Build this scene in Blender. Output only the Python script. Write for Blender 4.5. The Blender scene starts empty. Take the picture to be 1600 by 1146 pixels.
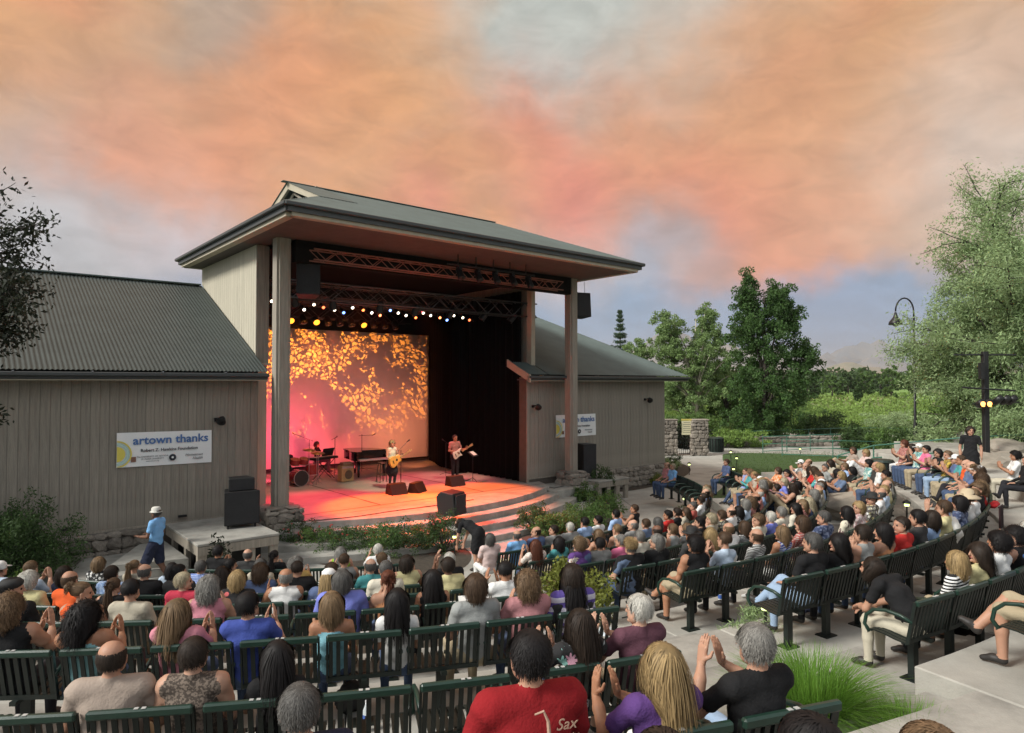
import bpy, bmesh, math, random
import numpy as np
from mathutils import Vector, Matrix, noise
random.seed(7); rng = np.random.default_rng(7)
R_ = math.radians; PI = math.pi
SC = bpy.context.scene; COL = SC.collection

# ---------------------------------------------------------------- camera
cd = bpy.data.cameras.new('camera'); cam = bpy.data.objects.new('camera', cd); COL.objects.link(cam)
cam.location = (0, 0, 4.5); cam.rotation_euler = (R_(90) + math.atan(25/1050), 0, 0)
cd.sensor_width = 36; cd.lens = 36*1050/1600; cd.clip_start = .05; cd.clip_end = 30000
SC.camera = cam

# ---------------------------------------------------------------- sky
def srgb(r, g, b):
    f = lambda c: (c/255/12.92 if c/255 <= .04045 else ((c/255+.055)/1.055)**2.4)
    return (f(r), f(g), f(b), 1)
def pdir(x, y):                      # direction of a feature of the sky, from its compass bearing and height
    v = Vector(((x-800)/1050, 1, (598-y)/1050)); return v.normalized()
wd = bpy.data.worlds.new('World'); SC.world = wd; wd.use_nodes = True
nt = wd.node_tree; N = nt.nodes; L = nt.links; N.clear()
SUN_AZ, SUN_EL = R_(-118), R_(38)
def nd(t, **k):
    n = N.new(t)
    for a, b in k.items(): setattr(n, a, b)
    return n
tc = nd('ShaderNodeTexCoord'); out = nd('ShaderNodeOutputWorld'); bg = nd('ShaderNodeBackground')
no = nd('ShaderNodeTexNoise'); no.inputs['Scale'].default_value = 3.4; no.inputs['Detail'].default_value = 7; no.inputs['Roughness'].default_value = .62
L.new(tc.outputs['Generated'], no.inputs['Vector'])
sb = nd('ShaderNodeVectorMath', operation='SUBTRACT'); sb.inputs[1].default_value = (.5, .5, .5); L.new(no.outputs['Color'], sb.inputs[0])
sc_ = nd('ShaderNodeVectorMath', operation='SCALE'); sc_.inputs['Scale'].default_value = .27; L.new(sb.outputs[0], sc_.inputs[0])
ad = nd('ShaderNodeVectorMath', operation='ADD'); L.new(tc.outputs['Generated'], ad.inputs[0]); L.new(sc_.outputs[0], ad.inputs[1])
nz = nd('ShaderNodeVectorMath', operation='NORMALIZE'); L.new(ad.outputs[0], nz.inputs[0])
sky = nd('ShaderNodeTexSky', sky_type='NISHITA'); sky.sun_disc = False; sky.sun_elevation = SUN_EL; sky.sun_rotation = SUN_AZ
sk = nd('ShaderNodeVectorMath', operation='SCALE'); sk.inputs['Scale'].default_value = .10; L.new(sky.outputs[0], sk.inputs[0])
def mixc(fac, a, b):
    m = nd('ShaderNodeMix', data_type='RGBA'); 
    if isinstance(fac, float): m.inputs[0].default_value = fac
    else: L.new(fac, m.inputs[0])
    for s, v in ((6, a), (7, b)):
        if isinstance(v, tuple): m.inputs[s].default_value = v
        else: L.new(v, m.inputs[s])
    return m.outputs[2]
def blob(prev, x, y, r, col, amt=1.0):
    d = pdir(x, y); k = 1.0/((r/1050)**2)      # exp(-angle^2/r^2) = exp(-2(1-dot)/r^2)
    dp = nd('ShaderNodeVectorMath', operation='DOT_PRODUCT'); L.new(nz.outputs[0], dp.inputs[0]); dp.inputs[1].default_value = d
    m1 = nd('ShaderNodeMath', operation='MULTIPLY_ADD'); L.new(dp.outputs['Value'], m1.inputs[0]); m1.inputs[1].default_value = 2*k; m1.inputs[2].default_value = -2*k
    e = nd('ShaderNodeMath', operation='EXPONENT'); L.new(m1.outputs[0], e.inputs[0])
    m2 = nd('ShaderNodeMath', operation='MULTIPLY'); L.new(e.outputs[0], m2.inputs[0]); m2.inputs[1].default_value = amt; m2.use_clamp = True
    return mixc(m2.outputs[0], prev, srgb(*col))
pale = srgb(248, 252, 255)
c = mixc(.8, sk.outputs[0], pale)
# smoke plume fills the forward half of the sky
dpf = nd('ShaderNodeVectorMath', operation='DOT_PRODUCT'); L.new(nz.outputs[0], dpf.inputs[0]); dpf.inputs[1].default_value = Vector((0, 1, .35)).normalized()
mr = nd('ShaderNodeMapRange'); mr.interpolation_type = 'SMOOTHSTEP'; L.new(dpf.outputs['Value'], mr.inputs[0]); mr.inputs[1].default_value = .25; mr.inputs[2].default_value = .75
c = mixc(mr.outputs[0], c, srgb(221, 161, 104))
# streaked smoke: long soft bands running down to the right, warmer and paler by turns
mpw = nd('ShaderNodeMapping'); mpw.inputs['Rotation'].default_value = (0, R_(-28), 0); mpw.inputs['Scale'].default_value = (1.5, 1.6, 3.1); L.new(tc.outputs['Generated'], mpw.inputs[0])
nw = nd('ShaderNodeTexNoise'); nw.inputs['Scale'].default_value = 3.2; nw.inputs['Detail'].default_value = 10; nw.inputs['Roughness'].default_value = .52; nw.inputs['Distortion'].default_value = .35; L.new(mpw.outputs[0], nw.inputs['Vector'])
mw = nd('ShaderNodeMapRange'); L.new(nw.outputs['Fac'], mw.inputs[0]); mw.inputs[1].default_value = .50; mw.inputs[2].default_value = .72; mw.inputs[4].default_value = .7
mw2 = nd('ShaderNodeMath', operation='MULTIPLY'); L.new(mw.outputs[0], mw2.inputs[0]); L.new(mr.outputs[0], mw2.inputs[1])
c = mixc(mw2.outputs[0], c, srgb(244, 152, 104))
mv = nd('ShaderNodeMapRange'); L.new(nw.outputs['Fac'], mv.inputs[0]); mv.inputs[1].default_value = .46; mv.inputs[2].default_value = .28; mv.inputs[4].default_value = .6
c = mixc(mv.outputs[0], c, srgb(196, 178, 150))
for b in [(60, 120, 170, (211, 158, 122), .7), (150, 345, 125, (172, 182, 184), 1.15), (20, 380, 120, (188, 190, 194), 1), (290, 400, 110, (198, 198, 206), 1),
          (330, 15, 90, (160, 160, 150), .9), (880, 10, 140, (188, 200, 196), 1.25), (1060, -60, 160, (196, 198, 190), .9), (640, -90, 150, (190, 170, 150), .5),
          (430, 150, 120, (228, 152, 108), .8), (190, 235, 70, (236, 152, 108), .7), (560, 260, 130, (228, 165, 118), .6), (330, 270, 90, (233, 154, 112), .8),
          (860, 190, 70, (232, 142, 112), .7), (760, 250, 110, (226, 158, 116), .6), (900, 320, 110, (238, 142, 122), .9), (1180, 310, 150, (238, 146, 118), .95), (1290, 420, 110, (238, 152, 120), .9),
          (640, 320, 60, (240, 150, 128), .7), (1380, 130, 150, (216, 164, 118), .8), (1150, 120, 120, (219, 160, 116), .7), (1600, 240, 130, (226, 228, 222), 1.3), (1590, 120, 90, (214, 176, 148), .8),
          (1060, 385, 62, (172, 166, 170), .8), (1000, 440, 62, (176, 178, 192), 1), (1140, 440, 60, (180, 166, 168), .6), (1400, 330, 120, (230, 168, 126), .6),
          (960, 500, 60, (186, 190, 200), 1), (880, 480, 90, (196, 190, 196), .9), (1540, 420, 100, (214, 190, 170), .7)]:
    c = blob(c, *b)
# band of clear blue-grey air over the horizon
sx = nd('ShaderNodeSeparateXYZ'); L.new(nz.outputs[0], sx.inputs[0])
mh = nd('ShaderNodeMapRange'); mh.interpolation_type = 'SMOOTHSTEP'; L.new(sx.outputs['Z'], mh.inputs[0])
mh.inputs[1].default_value = .15; mh.inputs[2].default_value = .075; mh.inputs[3].default_value = 0; mh.inputs[4].default_value = .92
c = mixc(mh.outputs[0], c, srgb(136, 170, 204))
# fine wisps
n2 = nd('ShaderNodeTexNoise'); n2.inputs['Scale'].default_value = 9; n2.inputs['Detail'].default_value = 9; n2.inputs['Roughness'].default_value = .6; n2.inputs['Distortion'].default_value = .6
L.new(mpw.outputs[0], n2.inputs['Vector'])
m3 = nd('ShaderNodeMapRange'); L.new(n2.outputs['Fac'], m3.inputs[0]); m3.inputs[1].default_value = .3; m3.inputs[2].default_value = .7; m3.inputs[3].default_value = .68; m3.inputs[4].default_value = .92
vm = nd('ShaderNodeVectorMath', operation='SCALE'); L.new(c, vm.inputs[0]); L.new(m3.outputs[0], vm.inputs['Scale'])
L.new(vm.outputs[0], bg.inputs['Color']); bg.inputs['Strength'].default_value = 1.0
L.new(bg.outputs[0], out.inputs[0])

sl = bpy.data.lights.new('sun', 'SUN'); sl.energy = 3.9; sl.angle = R_(16); sl.color = (1, .97, .90)
so = bpy.data.objects.new('sun', sl); COL.objects.link(so)
sd = Vector((math.sin(SUN_AZ)*math.cos(SUN_EL), math.cos(SUN_AZ)*math.cos(SUN_EL), math.sin(SUN_EL)))
so.rotation_euler = (-sd).to_track_quat('-Z', 'Y').to_euler()
SC.view_settings.view_transform = 'Standard'; SC.view_settings.look = 'None'; SC.view_settings.gamma = 1
SC.view_settings.use_curve_mapping = False; SC.view_settings.exposure = 0.3
SC.render.resolution_x = 1024; SC.render.resolution_y = 733

# ---------------------------------------------------------------- materials
MC = {}
def mat(key, col, rough=.7, var=.25, vscale=4, bump=0, bscale=40, metal=0, col2=None, spec=.5, coords='Object', stretch=(1, 1, 1), rand=0, island=0, sheen=0, subs=0, alpha=None):
    if key in MC: return MC[key]
    m = bpy.data.materials.new(key); m.use_nodes = True; t = m.node_tree; n = t.nodes; l = t.links
    b = n['Principled BSDF']; b.inputs['Roughness'].default_value = rough; b.inputs['Metallic'].default_value = metal
    b.inputs['Specular IOR Level'].default_value = spec
    if sheen: b.inputs['Sheen Weight'].default_value = sheen
    col = tuple(col[:3])+(1,)
    c2 = tuple(col2[:3])+(1,) if col2 else tuple(max(0, v*(1-var)) for v in col[:3])+(1,)
    tcn = n.new('ShaderNodeTexCoord'); mp = n.new('ShaderNodeMapping'); mp.inputs['Scale'].default_value = stretch
    l.new(tcn.outputs[coords], mp.inputs[0])
    nn = n.new('ShaderNodeTexNoise'); nn.inputs['Scale'].default_value = vscale; nn.inputs['Detail'].default_value = 6; nn.inputs['Roughness'].default_value = .65
    l.new(mp.outputs[0], nn.inputs['Vector'])
    rp = n.new('ShaderNodeMapRange'); rp.inputs[1].default_value = .32; rp.inputs[2].default_value = .68; l.new(nn.outputs['Fac'], rp.inputs[0])
    mx = n.new('ShaderNodeMix'); mx.data_type = 'RGBA'; l.new(rp.outputs[0], mx.inputs[0]); mx.inputs[6].default_value = col; mx.inputs[7].default_value = c2
    o = mx.outputs[2]
    def vmul(o, src, amt):
        r2 = n.new('ShaderNodeMapRange'); l.new(src, r2.inputs[0]); r2.inputs[3].default_value = 1-amt; r2.inputs[4].default_value = 1+amt
        v = n.new('ShaderNodeVectorMath'); v.operation = 'SCALE'; l.new(o, v.inputs[0]); l.new(r2.outputs[0], v.inputs['Scale']); return v.outputs[0]
    if rand:
        oi = n.new('ShaderNodeObjectInfo'); o = vmul(o, oi.outputs['Random'], rand)
    if island:
        g = n.new('ShaderNodeNewGeometry'); o = vmul(o, g.outputs['Random Per Island'], island)
    l.new(o, b.inputs['Base Color'])
    if bump:
        bn = n.new('ShaderNodeTexNoise'); bn.inputs['Scale'].default_value = bscale; bn.inputs['Detail'].default_value = 5; l.new(mp.outputs[0], bn.inputs['Vector'])
        bp = n.new('ShaderNodeBump'); bp.inputs['Strength'].default_value = bump; bp.inputs['Distance'].default_value = .02
        l.new(bn.outputs['Fac'], bp.inputs['Height']); l.new(bp.outputs[0], b.inputs['Normal'])
    if subs:
        b.inputs['Subsurface Weight'].default_value = subs; b.inputs['Subsurface Scale'].default_value = .02
    MC[key] = m; return m
def emis(key, col, s):
    if key in MC: return MC[key]
    m = bpy.data.materials.new(key); m.use_nodes = True; b = m.node_tree.nodes['Principled BSDF']
    b.inputs['Base Color'].default_value = tuple(col)+(1,); b.inputs['Emission Color'].default_value = tuple(col)+(1,); b.inputs['Emission Strength'].default_value = s
    MC[key] = m; return m
def leafmat(key, col, var=.35, trans=.35, island=.35):
    if key in MC: return MC[key]
    m = mat(key, col, rough=.6, var=var, vscale=1.2, island=island, spec=.3)
    t = m.node_tree; n = t.nodes; l = t.links; b = n['Principled BSDF']
    tr = n.new('ShaderNodeBsdfTranslucent'); src = b.inputs['Base Color'].links[0].from_socket; l.new(src, tr.inputs[0])
    ms = n.new('ShaderNodeMixShader'); ms.inputs[0].default_value = trans; l.new(b.outputs[0], ms.inputs[1]); l.new(tr.outputs[0], ms.inputs[2])
    l.new(ms.outputs[0], n['Material Output'].inputs[0]); return m

concrete = mat('concrete', (.42, .405, .36), .85, .34, 1.1, .25, 55, rand=.07)
concrete_w = mat('concrete_worn', (.38, .365, .325), .85, .42, 2.2, .25, 60, rand=.06)
soil = mat('soil', (.07, .055, .04), .95, .5, 9, .9, 30)
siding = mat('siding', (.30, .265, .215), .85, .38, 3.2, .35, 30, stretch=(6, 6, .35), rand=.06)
siding_lit = mat('siding_lit', (.50, .46, .36), .85, .22, 3, .3, 30, stretch=(6, 6, .35), rand=.05)  # left side wall: brightness of the light it faces put into a paler siding
timber = mat('timber', (.33, .29, .235), .8, .35, 4, .3, 30, stretch=(5, 5, .4), rand=.05)
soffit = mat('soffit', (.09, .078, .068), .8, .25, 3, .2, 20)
trim = mat('trim', (.42, .37, .28), .7, .15, 5)
fascia = mat('fascia', (.05, .055, .055), .5, .2, 5)
roofw = mat('roof_metal_shaded', (.058, .069, .064), .6, .2, 1.5, 0, metal=0, spec=.3)  # same metal as roof_metal; duller light on the left slope put in colour
roofm = mat('roof_metal', (.105, .138, .132), .6, .2, 1.5, 0, metal=0, spec=.3)
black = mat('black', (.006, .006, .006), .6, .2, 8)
blackcloth = mat('black_cloth', (.0035, .0035, .0035), .97, .4, 5, spec=.1)
blackmetal = mat('black_metal', (.02, .02, .02), .45, .2, 10, metal=.4)
benchgreen = mat('bench_green', (.012, .038, .026), .38, .3, 12, .05, 80, spec=.5)
stone = mat('stone', (.27, .235, .195), .9, .45, 6, .7, 14, rand=.32)
mortar = mat('mortar', (.16, .145, .125), .95, .3, 9, .5, 30)
alu = mat('aluminium', (.45, .45, .46), .35, .2, 8, metal=.9)
bark = mat('bark', (.09, .075, .06), .95, .4, 6, .8, 18, stretch=(3, 3, .6))
grassm = leafmat('grass', (.085, .15, .03))
lawnm = mat('lawn', (.06, .115, .03), .95, .4, 3, .9, 120)

# ---------------------------------------------------------------- mesh helpers
def props(o, label=None, cat=None, group=None, kind=None):
    if label: o['label'] = label
    if cat: o['category'] = cat
    if group: o['group'] = group
    if kind: o['kind'] = kind
    return o
def empty(name, loc=(0, 0, 0), rz=0, label=None, cat=None, group=None, parent=None):
    o = bpy.data.objects.new(name, None); o.empty_display_size = .1; COL.objects.link(o); o.location = loc; o.rotation_euler = (0, 0, rz)
    if parent: o.parent = parent
    return props(o, label, cat, group)
def link(name, me, parent=None, loc=(0, 0, 0), rot=(0, 0, 0), scale=(1, 1, 1)):
    o = bpy.data.objects.new(name, me); COL.objects.link(o); o.location = loc; o.rotation_euler = rot; o.scale = scale
    if parent: o.parent = parent
    return o
def npmesh(name, V, F, mats, mi=None, smooth=False):
    V = np.asarray(V, dtype=np.float32); F = np.asarray(F, dtype=np.int32)
    me = bpy.data.meshes.new(name); k = F.shape[1]
    me.vertices.add(len(V)); me.vertices.foreach_set('co', V.ravel())
    me.loops.add(F.size); me.loops.foreach_set('vertex_index', F.ravel())
    me.polygons.add(len(F)); me.polygons.foreach_set('loop_start', np.arange(0, F.size, k, dtype=np.int32))
    me.polygons.foreach_set('loop_total', np.full(len(F), k, dtype=np.int32))
    if smooth: me.polygons.foreach_set('use_smooth', np.ones(len(F), dtype=bool))
    for m in (mats if isinstance(mats, (list, tuple)) else [mats]): me.materials.append(m)
    if mi is not None: me.polygons.foreach_set('material_index', np.asarray(mi, dtype=np.int32))
    me.update(); me.validate(); return me
class MB:
    def __init__(s): s.v = []; s.f = []
    def add(s, vs, fs):
        b = len(s.v); s.v += [tuple(v) for v in vs]; s.f += [tuple(b+i for i in f) for f in fs]; return s
    def box(s, c, d, M=None):
        x, y, z = c; a, b, h = (k/2 for k in d)
        vs = [Vector((sx*a, sy*b, sz*h)) for sz in (-1, 1) for sy in (-1, 1) for sx in (-1, 1)]
        if M is not None: vs = [M @ v for v in vs]
        vs = [v+Vector(c) for v in vs]
        return s.add(vs, [(0, 2, 3, 1), (4, 5, 7, 6), (0, 1, 5, 4), (2, 6, 7, 3), (0, 4, 6, 2), (1, 3, 7, 5)])
    def prism(s, pts, z0, z1, close=True):      # vertical prism over polygon; z0,z1 numbers or lists
        n = len(pts); a = z0 if isinstance(z0, (list, tuple)) else [z0]*n; b = z1 if isinstance(z1, (list, tuple)) else [z1]*n
        vs = [(p[0], p[1], a[i]) for i, p in enumerate(pts)]+[(p[0], p[1], b[i]) for i, p in enumerate(pts)]
        fs = [(i, (i+1) % n, n+(i+1) % n, n+i) for i in range(n)]+[tuple(range(n-1, -1, -1)), tuple(range(n, 2*n))]
        return s.add(vs, fs)
    def extr(s, pts, d):                        # any planar polygon extruded along d
        n = len(pts); d = Vector(d); P = [Vector(p) for p in pts]
        return s.add(P+[p+d for p in P], [(i, (i+1) % n, n+(i+1) % n, n+i) for i in range(n)]+[tuple(range(n-1, -1, -1)), tuple(range(n, 2*n))])
    def tube(s, pts, r, n=8, cap=True):
        P = [Vector(p) for p in pts]; rr = r if isinstance(r, (list, tuple)) else [r]*len(P); vs = []
        ref = None
        for i, p in enumerate(P):
            t = (P[min(i+1, len(P)-1)]-P[max(i-1, 0)]).normalized()
            if ref is None: ref = Vector((0, 0, 1)) if abs(t.z) < .9 else Vector((1, 0, 0))
            a = t.cross(ref).normalized(); b = a.cross(t).normalized(); ref = b
            for k in range(n):
                q = 2*PI*k/n; vs.append(p+(a*math.cos(q)+b*math.sin(q))*rr[i])
        fs = [(i*n+k, i*n+(k+1) % n, (i+1)*n+(k+1) % n, (i+1)*n+k) for i in range(len(P)-1) for k in range(n)]
        if cap: fs += [tuple(range(n-1, -1, -1)), tuple((len(P)-1)*n+k for k in range(n))]
        return s.add(vs, fs)
    def lathe(s, prof, c=(0, 0, 0), n=14, M=None):
        vs = []
        for (r, z) in prof:
            for k in range(n):
                q = 2*PI*k/n; v = Vector((r*math.cos(q), r*math.sin(q), z))
                if M is not None: v = M @ v
                vs.append(v+Vector(c))
        fs = [(i*n+k, i*n+(k+1) % n, (i+1)*n+(k+1) % n, (i+1)*n+k) for i in range(len(prof)-1) for k in range(n)]
        fs += [tuple(range(n-1, -1, -1)), tuple((len(prof)-1)*n+k for k in range(n))]
        return s.add(vs, fs)
    def mesh(s, name, m, bevel=0, smooth=False, fixn=True):
        me = bpy.data.meshes.new(name); me.from_pydata([tuple(v) for v in s.v], [], s.f)
        for q in (m if isinstance(m, (list, tuple)) else [m]): me.materials.append(q)
        b = bmesh.new(); b.from_mesh(me)
        if fixn: bmesh.ops.recalc_face_normals(b, faces=b.faces)
        if bevel: bmesh.ops.bevel(b, geom=b.edges, offset=bevel, segments=1, affect='EDGES')
        b.to_mesh(me); b.free()
        if smooth:
            for p in me.polygons: p.use_smooth = True
        me.update(); return me
    def build(s, name, m, parent=None, bevel=0, smooth=False, **k):
        return link(name, s.mesh(name, m, bevel, smooth), parent, **k)
def struct(name, mb, m, bevel=0):
    o = mb.build(name, m, bevel=bevel); o['kind'] = 'structure'; return o
def copytree(o, parent=None):
    c = o.copy(); COL.objects.link(c)
    if parent: c.parent = parent
    for ch in [x for x in KIDS.get(o.name, [])]: copytree(ch, c)
    return c
KIDS = {}
def reg(root):                       # remember the children of a prototype before copying it
    for o in bpy.data.objects:
        if o.parent: KIDS.setdefault(o.parent.name, [])
    for o in bpy.data.objects:
        if o.parent and (o.parent == root or (o.parent.parent == root)):
            if o not in KIDS[o.parent.name]: KIDS[o.parent.name].append(o)
def Rz(a): return Matrix.Rotation(a, 3, 'Z')

# seating bowl: concentric rows about the stage
C0 = Vector((-5.1, 22.6, 0))
ROW = {'G': (9.9, .12), 'F': (11.3, .27), 'E': (12.8, .56), 'D': (14.2, .86), 'C': (15.6, 1.16), 'B': (17.24, 1.50), 'A': (18.52, 1.58), 'Z': (20.15, 1.93), 'Y': (21.45, 2.22)}
ORD = 'GFEDCBAZY'
FRONT = 1.0                           # a terrace begins this far in front of its bench backs
def ring(R, phi, z=0): return Vector((C0.x+R*math.sin(phi), C0.y-R*math.cos(phi), z))
def floor_at(x, y):
    R = math.hypot(x-C0.x, y-C0.y); z = 0
    for k in ORD:
        if R > ROW[k][0]-FRONT: z = ROW[k][1]
    return z
def at(x, y, Z):                      # point at depth Z seen in that direction
    return Vector(((x-800)/1050*Z, Z, 4.5-(y-598)/1050*Z))
def gpt(x, y, h=0):                   # point on the level h
    Z = (4.5-h)*1050/(y-598); return Vector(((x-800)/1050*Z, Z, h))
# ================================================================ ground
far = MB(); far.add([(-9000, -3000, -.06), (9000, -3000, -.06), (9000, 12000, -.06), (-9000, 12000, -.06)], [(0, 1, 2, 3)])
fieldm = mat('field', (.10, .17, .045), .95, .5, .02, .3, 3, col2=(.17, .17, .08))
struct('ground', far, fieldm)
def sheet(name, pts, z, m, parent=None):
    o = MB().add([(p[0], p[1], z) for p in pts], [tuple(range(len(pts)))]).build(name, m, parent)
    if not parent: o['kind'] = 'structure'
    return o
def smoothpoly(pts, n=6):
    P = [Vector((p[0], p[1])) for p in pts]; o = []; m = len(P)
    for i in range(m):
        a, b, c_, d = P[i-1], P[i], P[(i+1) % m], P[(i+2) % m]
        for k in range(n):
            t = k/n; o.append(.5*((2*b)+(c_-a)*t+(2*a-5*b+4*c_-d)*t*t+(3*b-a-3*c_+d)*t*t*t))
    return o
# plaza and the path curving away past the wing
pl = [(-40, 8), (30, 8), (30, 30), (24, 46), (24, 58), (10, 58), (8.5, 44), (8, 36), (-6, 20), (-14, 14), (-40, 10)]
sheet('plaza_pavement', [(-34, 4), (32, 4), (34, 62), (6, 62), (2, 30), (-14, 21), (-34, 6)], 0.0, concrete)
# thin saw-cut joints in the paving are recessed strips of darker joint filler
jm = mat('joint', (.12, .11, .10), .95)
js = MB()
for a, b in [(gpt(0, 925), gpt(20, 960)), (gpt(195, 890), gpt(160, 925)), (gpt(560, 930), gpt(600, 905)), (gpt(735, 905), gpt(780, 930)), (gpt(985, 790), gpt(1120, 772)), (gpt(960, 770), gpt(985, 790)), (gpt(1040, 745), gpt(1135, 735))]:
    d = (b-a).normalized(); n_ = Vector((-d.y, d.x, 0))*.012
    js.add([a-n_+Vector((0, 0, .004)), b-n_+Vector((0, 0, .004)), b+n_+Vector((0, 0, .004)), a+n_+Vector((0, 0, .004))], [(0, 1, 2, 3)])
o = js.build('pavement_joint', jm); o['kind'] = 'structure'
# beds
def bed(name, px, m, z=.004, h=0, edge=True):
    P = smoothpoly([gpt(x, y, 0) for x, y in px]); return sheet(name, P, z, m)
bed('soil_bed', [(430, 868), (500, 880), (640, 898), (720, 888), (735, 862), (690, 845), (560, 848), (440, 845)], soil)
bed('soil_bed', [(812, 835), (850, 850), (950, 826), (968, 800), (950, 780), (900, 790), (840, 805)], soil, .008)
bed('soil_bed', [(952, 768), (1030, 758), (1072, 742), (1076, 730), (1050, 722), (990, 726), (940, 745)], soil)
bed('soil_bed', [(-60, 915), (40, 895), (125, 875), (70, 862), (-60, 850)], soil)
bed('lawn', [(1128, 716), (1150, 708), (1310, 712), (1420, 724), (1420, 780), (1240, 800), (1040, 850), (1020, 835), (1080, 795), (1120, 768), (1138, 750), (1142, 735)], lawnm, .008)
# lawn strip at the left of the rows, sloping up
mb = MB(); seg = []
for i in range(13):
    ph = R_(-75+i*60/12)
    for R, h in ((9.3, .006), (10.4, .12), (12.4, .5), (14.8, 1.05)): seg.append(ring(R, ph, h))
for i in range(12):
    for j in range(3): a = i*4+j; mb.f.append((a, a+4, a+5, a+1))
mb.v = [tuple(v) for v in seg]; struct('lawn_bank', mb, lawnm)

# terraces: every slab between two joints is its own piece
def sector(mb, r0, r1, a0, a1, z0, z1, n=5):
    pts = [ring(r0, a0+(a1-a0)*i/n) for i in range(n+1)]+[ring(r1, a1-(a1-a0)*i/n) for i in range(n+1)]
    mb.prism([(p.x, p.y) for p in pts], z0, z1)
AISLE = (R_(20.6), R_(28.0)); RR = {'Z': 19.62, 'Y': 21.2}    # the right block's upper rows sit a little nearer
for i, k in enumerate(ORD+'X'):
    if k == 'X': R0, h, R1 = 22.45, 2.62, 31
    else:
        R0 = ROW[k][0]-FRONT; h = ROW[k][1]; R1 = ROW[ORD[i+1]][0]-FRONT if i+1 < len(ORD) else 22.45
    root = empty('terrace', ring(R0, 0, 0)); root['kind'] = 'structure'
    inv = Vector(root.location)
    a_start = {'G': -10, 'F': -13.5, 'E': -13.5, 'D': -13.5}.get(k, -62); a_end = {'G': 84, 'F': 91, 'E': 92}.get(k, 100)
    spans = [(R_(a_start), AISLE[0]), (AISLE[1], R_(a_end))] 
    Rl = R0
    for (s0, s1) in spans:
        R0 = Rl; R1_ = R1
        if s0 > R_(20):
            R0 = RR.get(k, 1e9)-FRONT if k in RR else R0; nk = ORD[i+1] if i+1 < len(ORD) else None
            if nk in RR: R1_ = RR[nk]-FRONT
        n = max(1, round((s1-s0)*(R0+.6)/2.4)); da = (s1-s0)/n
        for j in range(n):
            mb = MB(); g = .006/R0; sector(mb, R0, R1_-.002, s0+j*da+g, s0+(j+1)*da-g, -.2, h, 4)
            me = mb.mesh('slab', concrete if (j+i) % 3 else concrete_w, bevel=.012)
            me.transform(Matrix.Translation(-inv)); link('slab', me, root)
    R0 = Rl
    if 1:                                  # aisle: two risers per terrace
        hp = 0 if i == 0 else ROW[ORD[i-1]][1] if i < len(ORD) else 2.32
        for (ra, rb, hh) in ((R0-.42, R0-.002, (hp+h)/2), (R0, R1-.424, h)):
            if k == 'X': rb = rb if hh < h else R1
            mb = MB(); sector(mb, ra, rb, AISLE[0]+.0006, AISLE[1]-.0006, -.2, hh, 3)
            me = mb.mesh('step', concrete_w, bevel=.012); me.transform(Matrix.Translation(-inv)); link('step', me, root)
# dark joint filler under the gaps
mb = MB(); sector(mb, 21.5, 30, R_(-60), R_(98), -.3, 1.9, 40); 
# rising ground to the right of the seats
mb = MB(); g = []
xs = [12, 14, 16, 19, 24, 32, 45]; ys = [14, 18, 22, 26, 31, 38, 48]
for yy in ys:
    for xx in xs:
        r = math.hypot(xx-C0.x, yy-C0.y); s = max(0, min(1, (r-16)/4))*max(0, min(1, (xx-12)/3)); e = max(0, min(1, (29-yy)/6))
        mb.v.append((xx, yy, (-.3+(2.1+.3*noise.noise(Vector((xx*.3, yy*.3, 0))))*s*e) + (.9*max(0, (xx-17)/15))*e))
for j in range(len(ys)-1):
    for i in range(len(xs)-1): a = j*len(xs)+i; mb.f.append((a, a+1, a+1+len(xs), a+len(xs)))
o = struct('hillside', mb, mat('scrub_ground', (.10, .10, .06), .95, .5, 1.5, .8, 20))

# ================================================================ stage house
F0 = Vector((-5.31, 15.8, 0)); U = Vector((math.sin(R_(50)), math.cos(R_(50)), 0)); Vv = Vector((-math.sin(R_(40)), math.cos(R_(40)), 0))
BR = math.atan2(U.y, U.x)                      # rotation of the building
def B(u, v, z=0): return F0+U*u+Vv*v+Vector((0, 0, z))
house = empty('stage_house', F0, BR, 'timber stage house with tall roofed opening, grey metal roof and two posts', 'stage building')
# everything of the building is modelled in its own frame (u along the front, v to the back)
SF = .72
def part(mb, name, m, bevel=0, parent=None, smooth=False): return mb.build(name, m, parent or house, bevel=bevel, smooth=smooth)
def corr(P00, P10, P11, P01, pitch, amp, upn=None):
    """corrugated sheet on a quad; ridges run from edge 0 to edge 1 (P00->P01)"""
    P00, P10, P11, P01 = map(Vector, (P00, P10, P11, P01)); n = (P10-P00).cross(P01-P00).normalized()
    if n.z < 0: n = -n
    Lb = max((P10-P00).length, (P11-P01).length); k = int(Lb/pitch)*4; vs = []; fs = []
    for i in range(k+1):
        t = i/k; o = n*(amp*math.sin(2*PI*i/4))
        vs += [P00.lerp(P10, t)+o, P01.lerp(P11, t)+o]
    fs = [(2*i, 2*i+2, 2*i+3, 2*i+1) for i in range(k)]
    return vs, fs
EH = 8.5; RH = 10.7
# posts and stone bases
for (u) in (.95, 12.25):
    p = empty('post', (u, 2.8, 0), 0, parent=house)
    MB().box((0, 0, 4.85), (.26, .38, 7.5)).build('core', timber, p, bevel=.01)
    for s in (-1, 1): MB().box((s*.165, 0, 4.85), (.07, .30, 7.5)).build('side_board', timber, p, bevel=.006)
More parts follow.
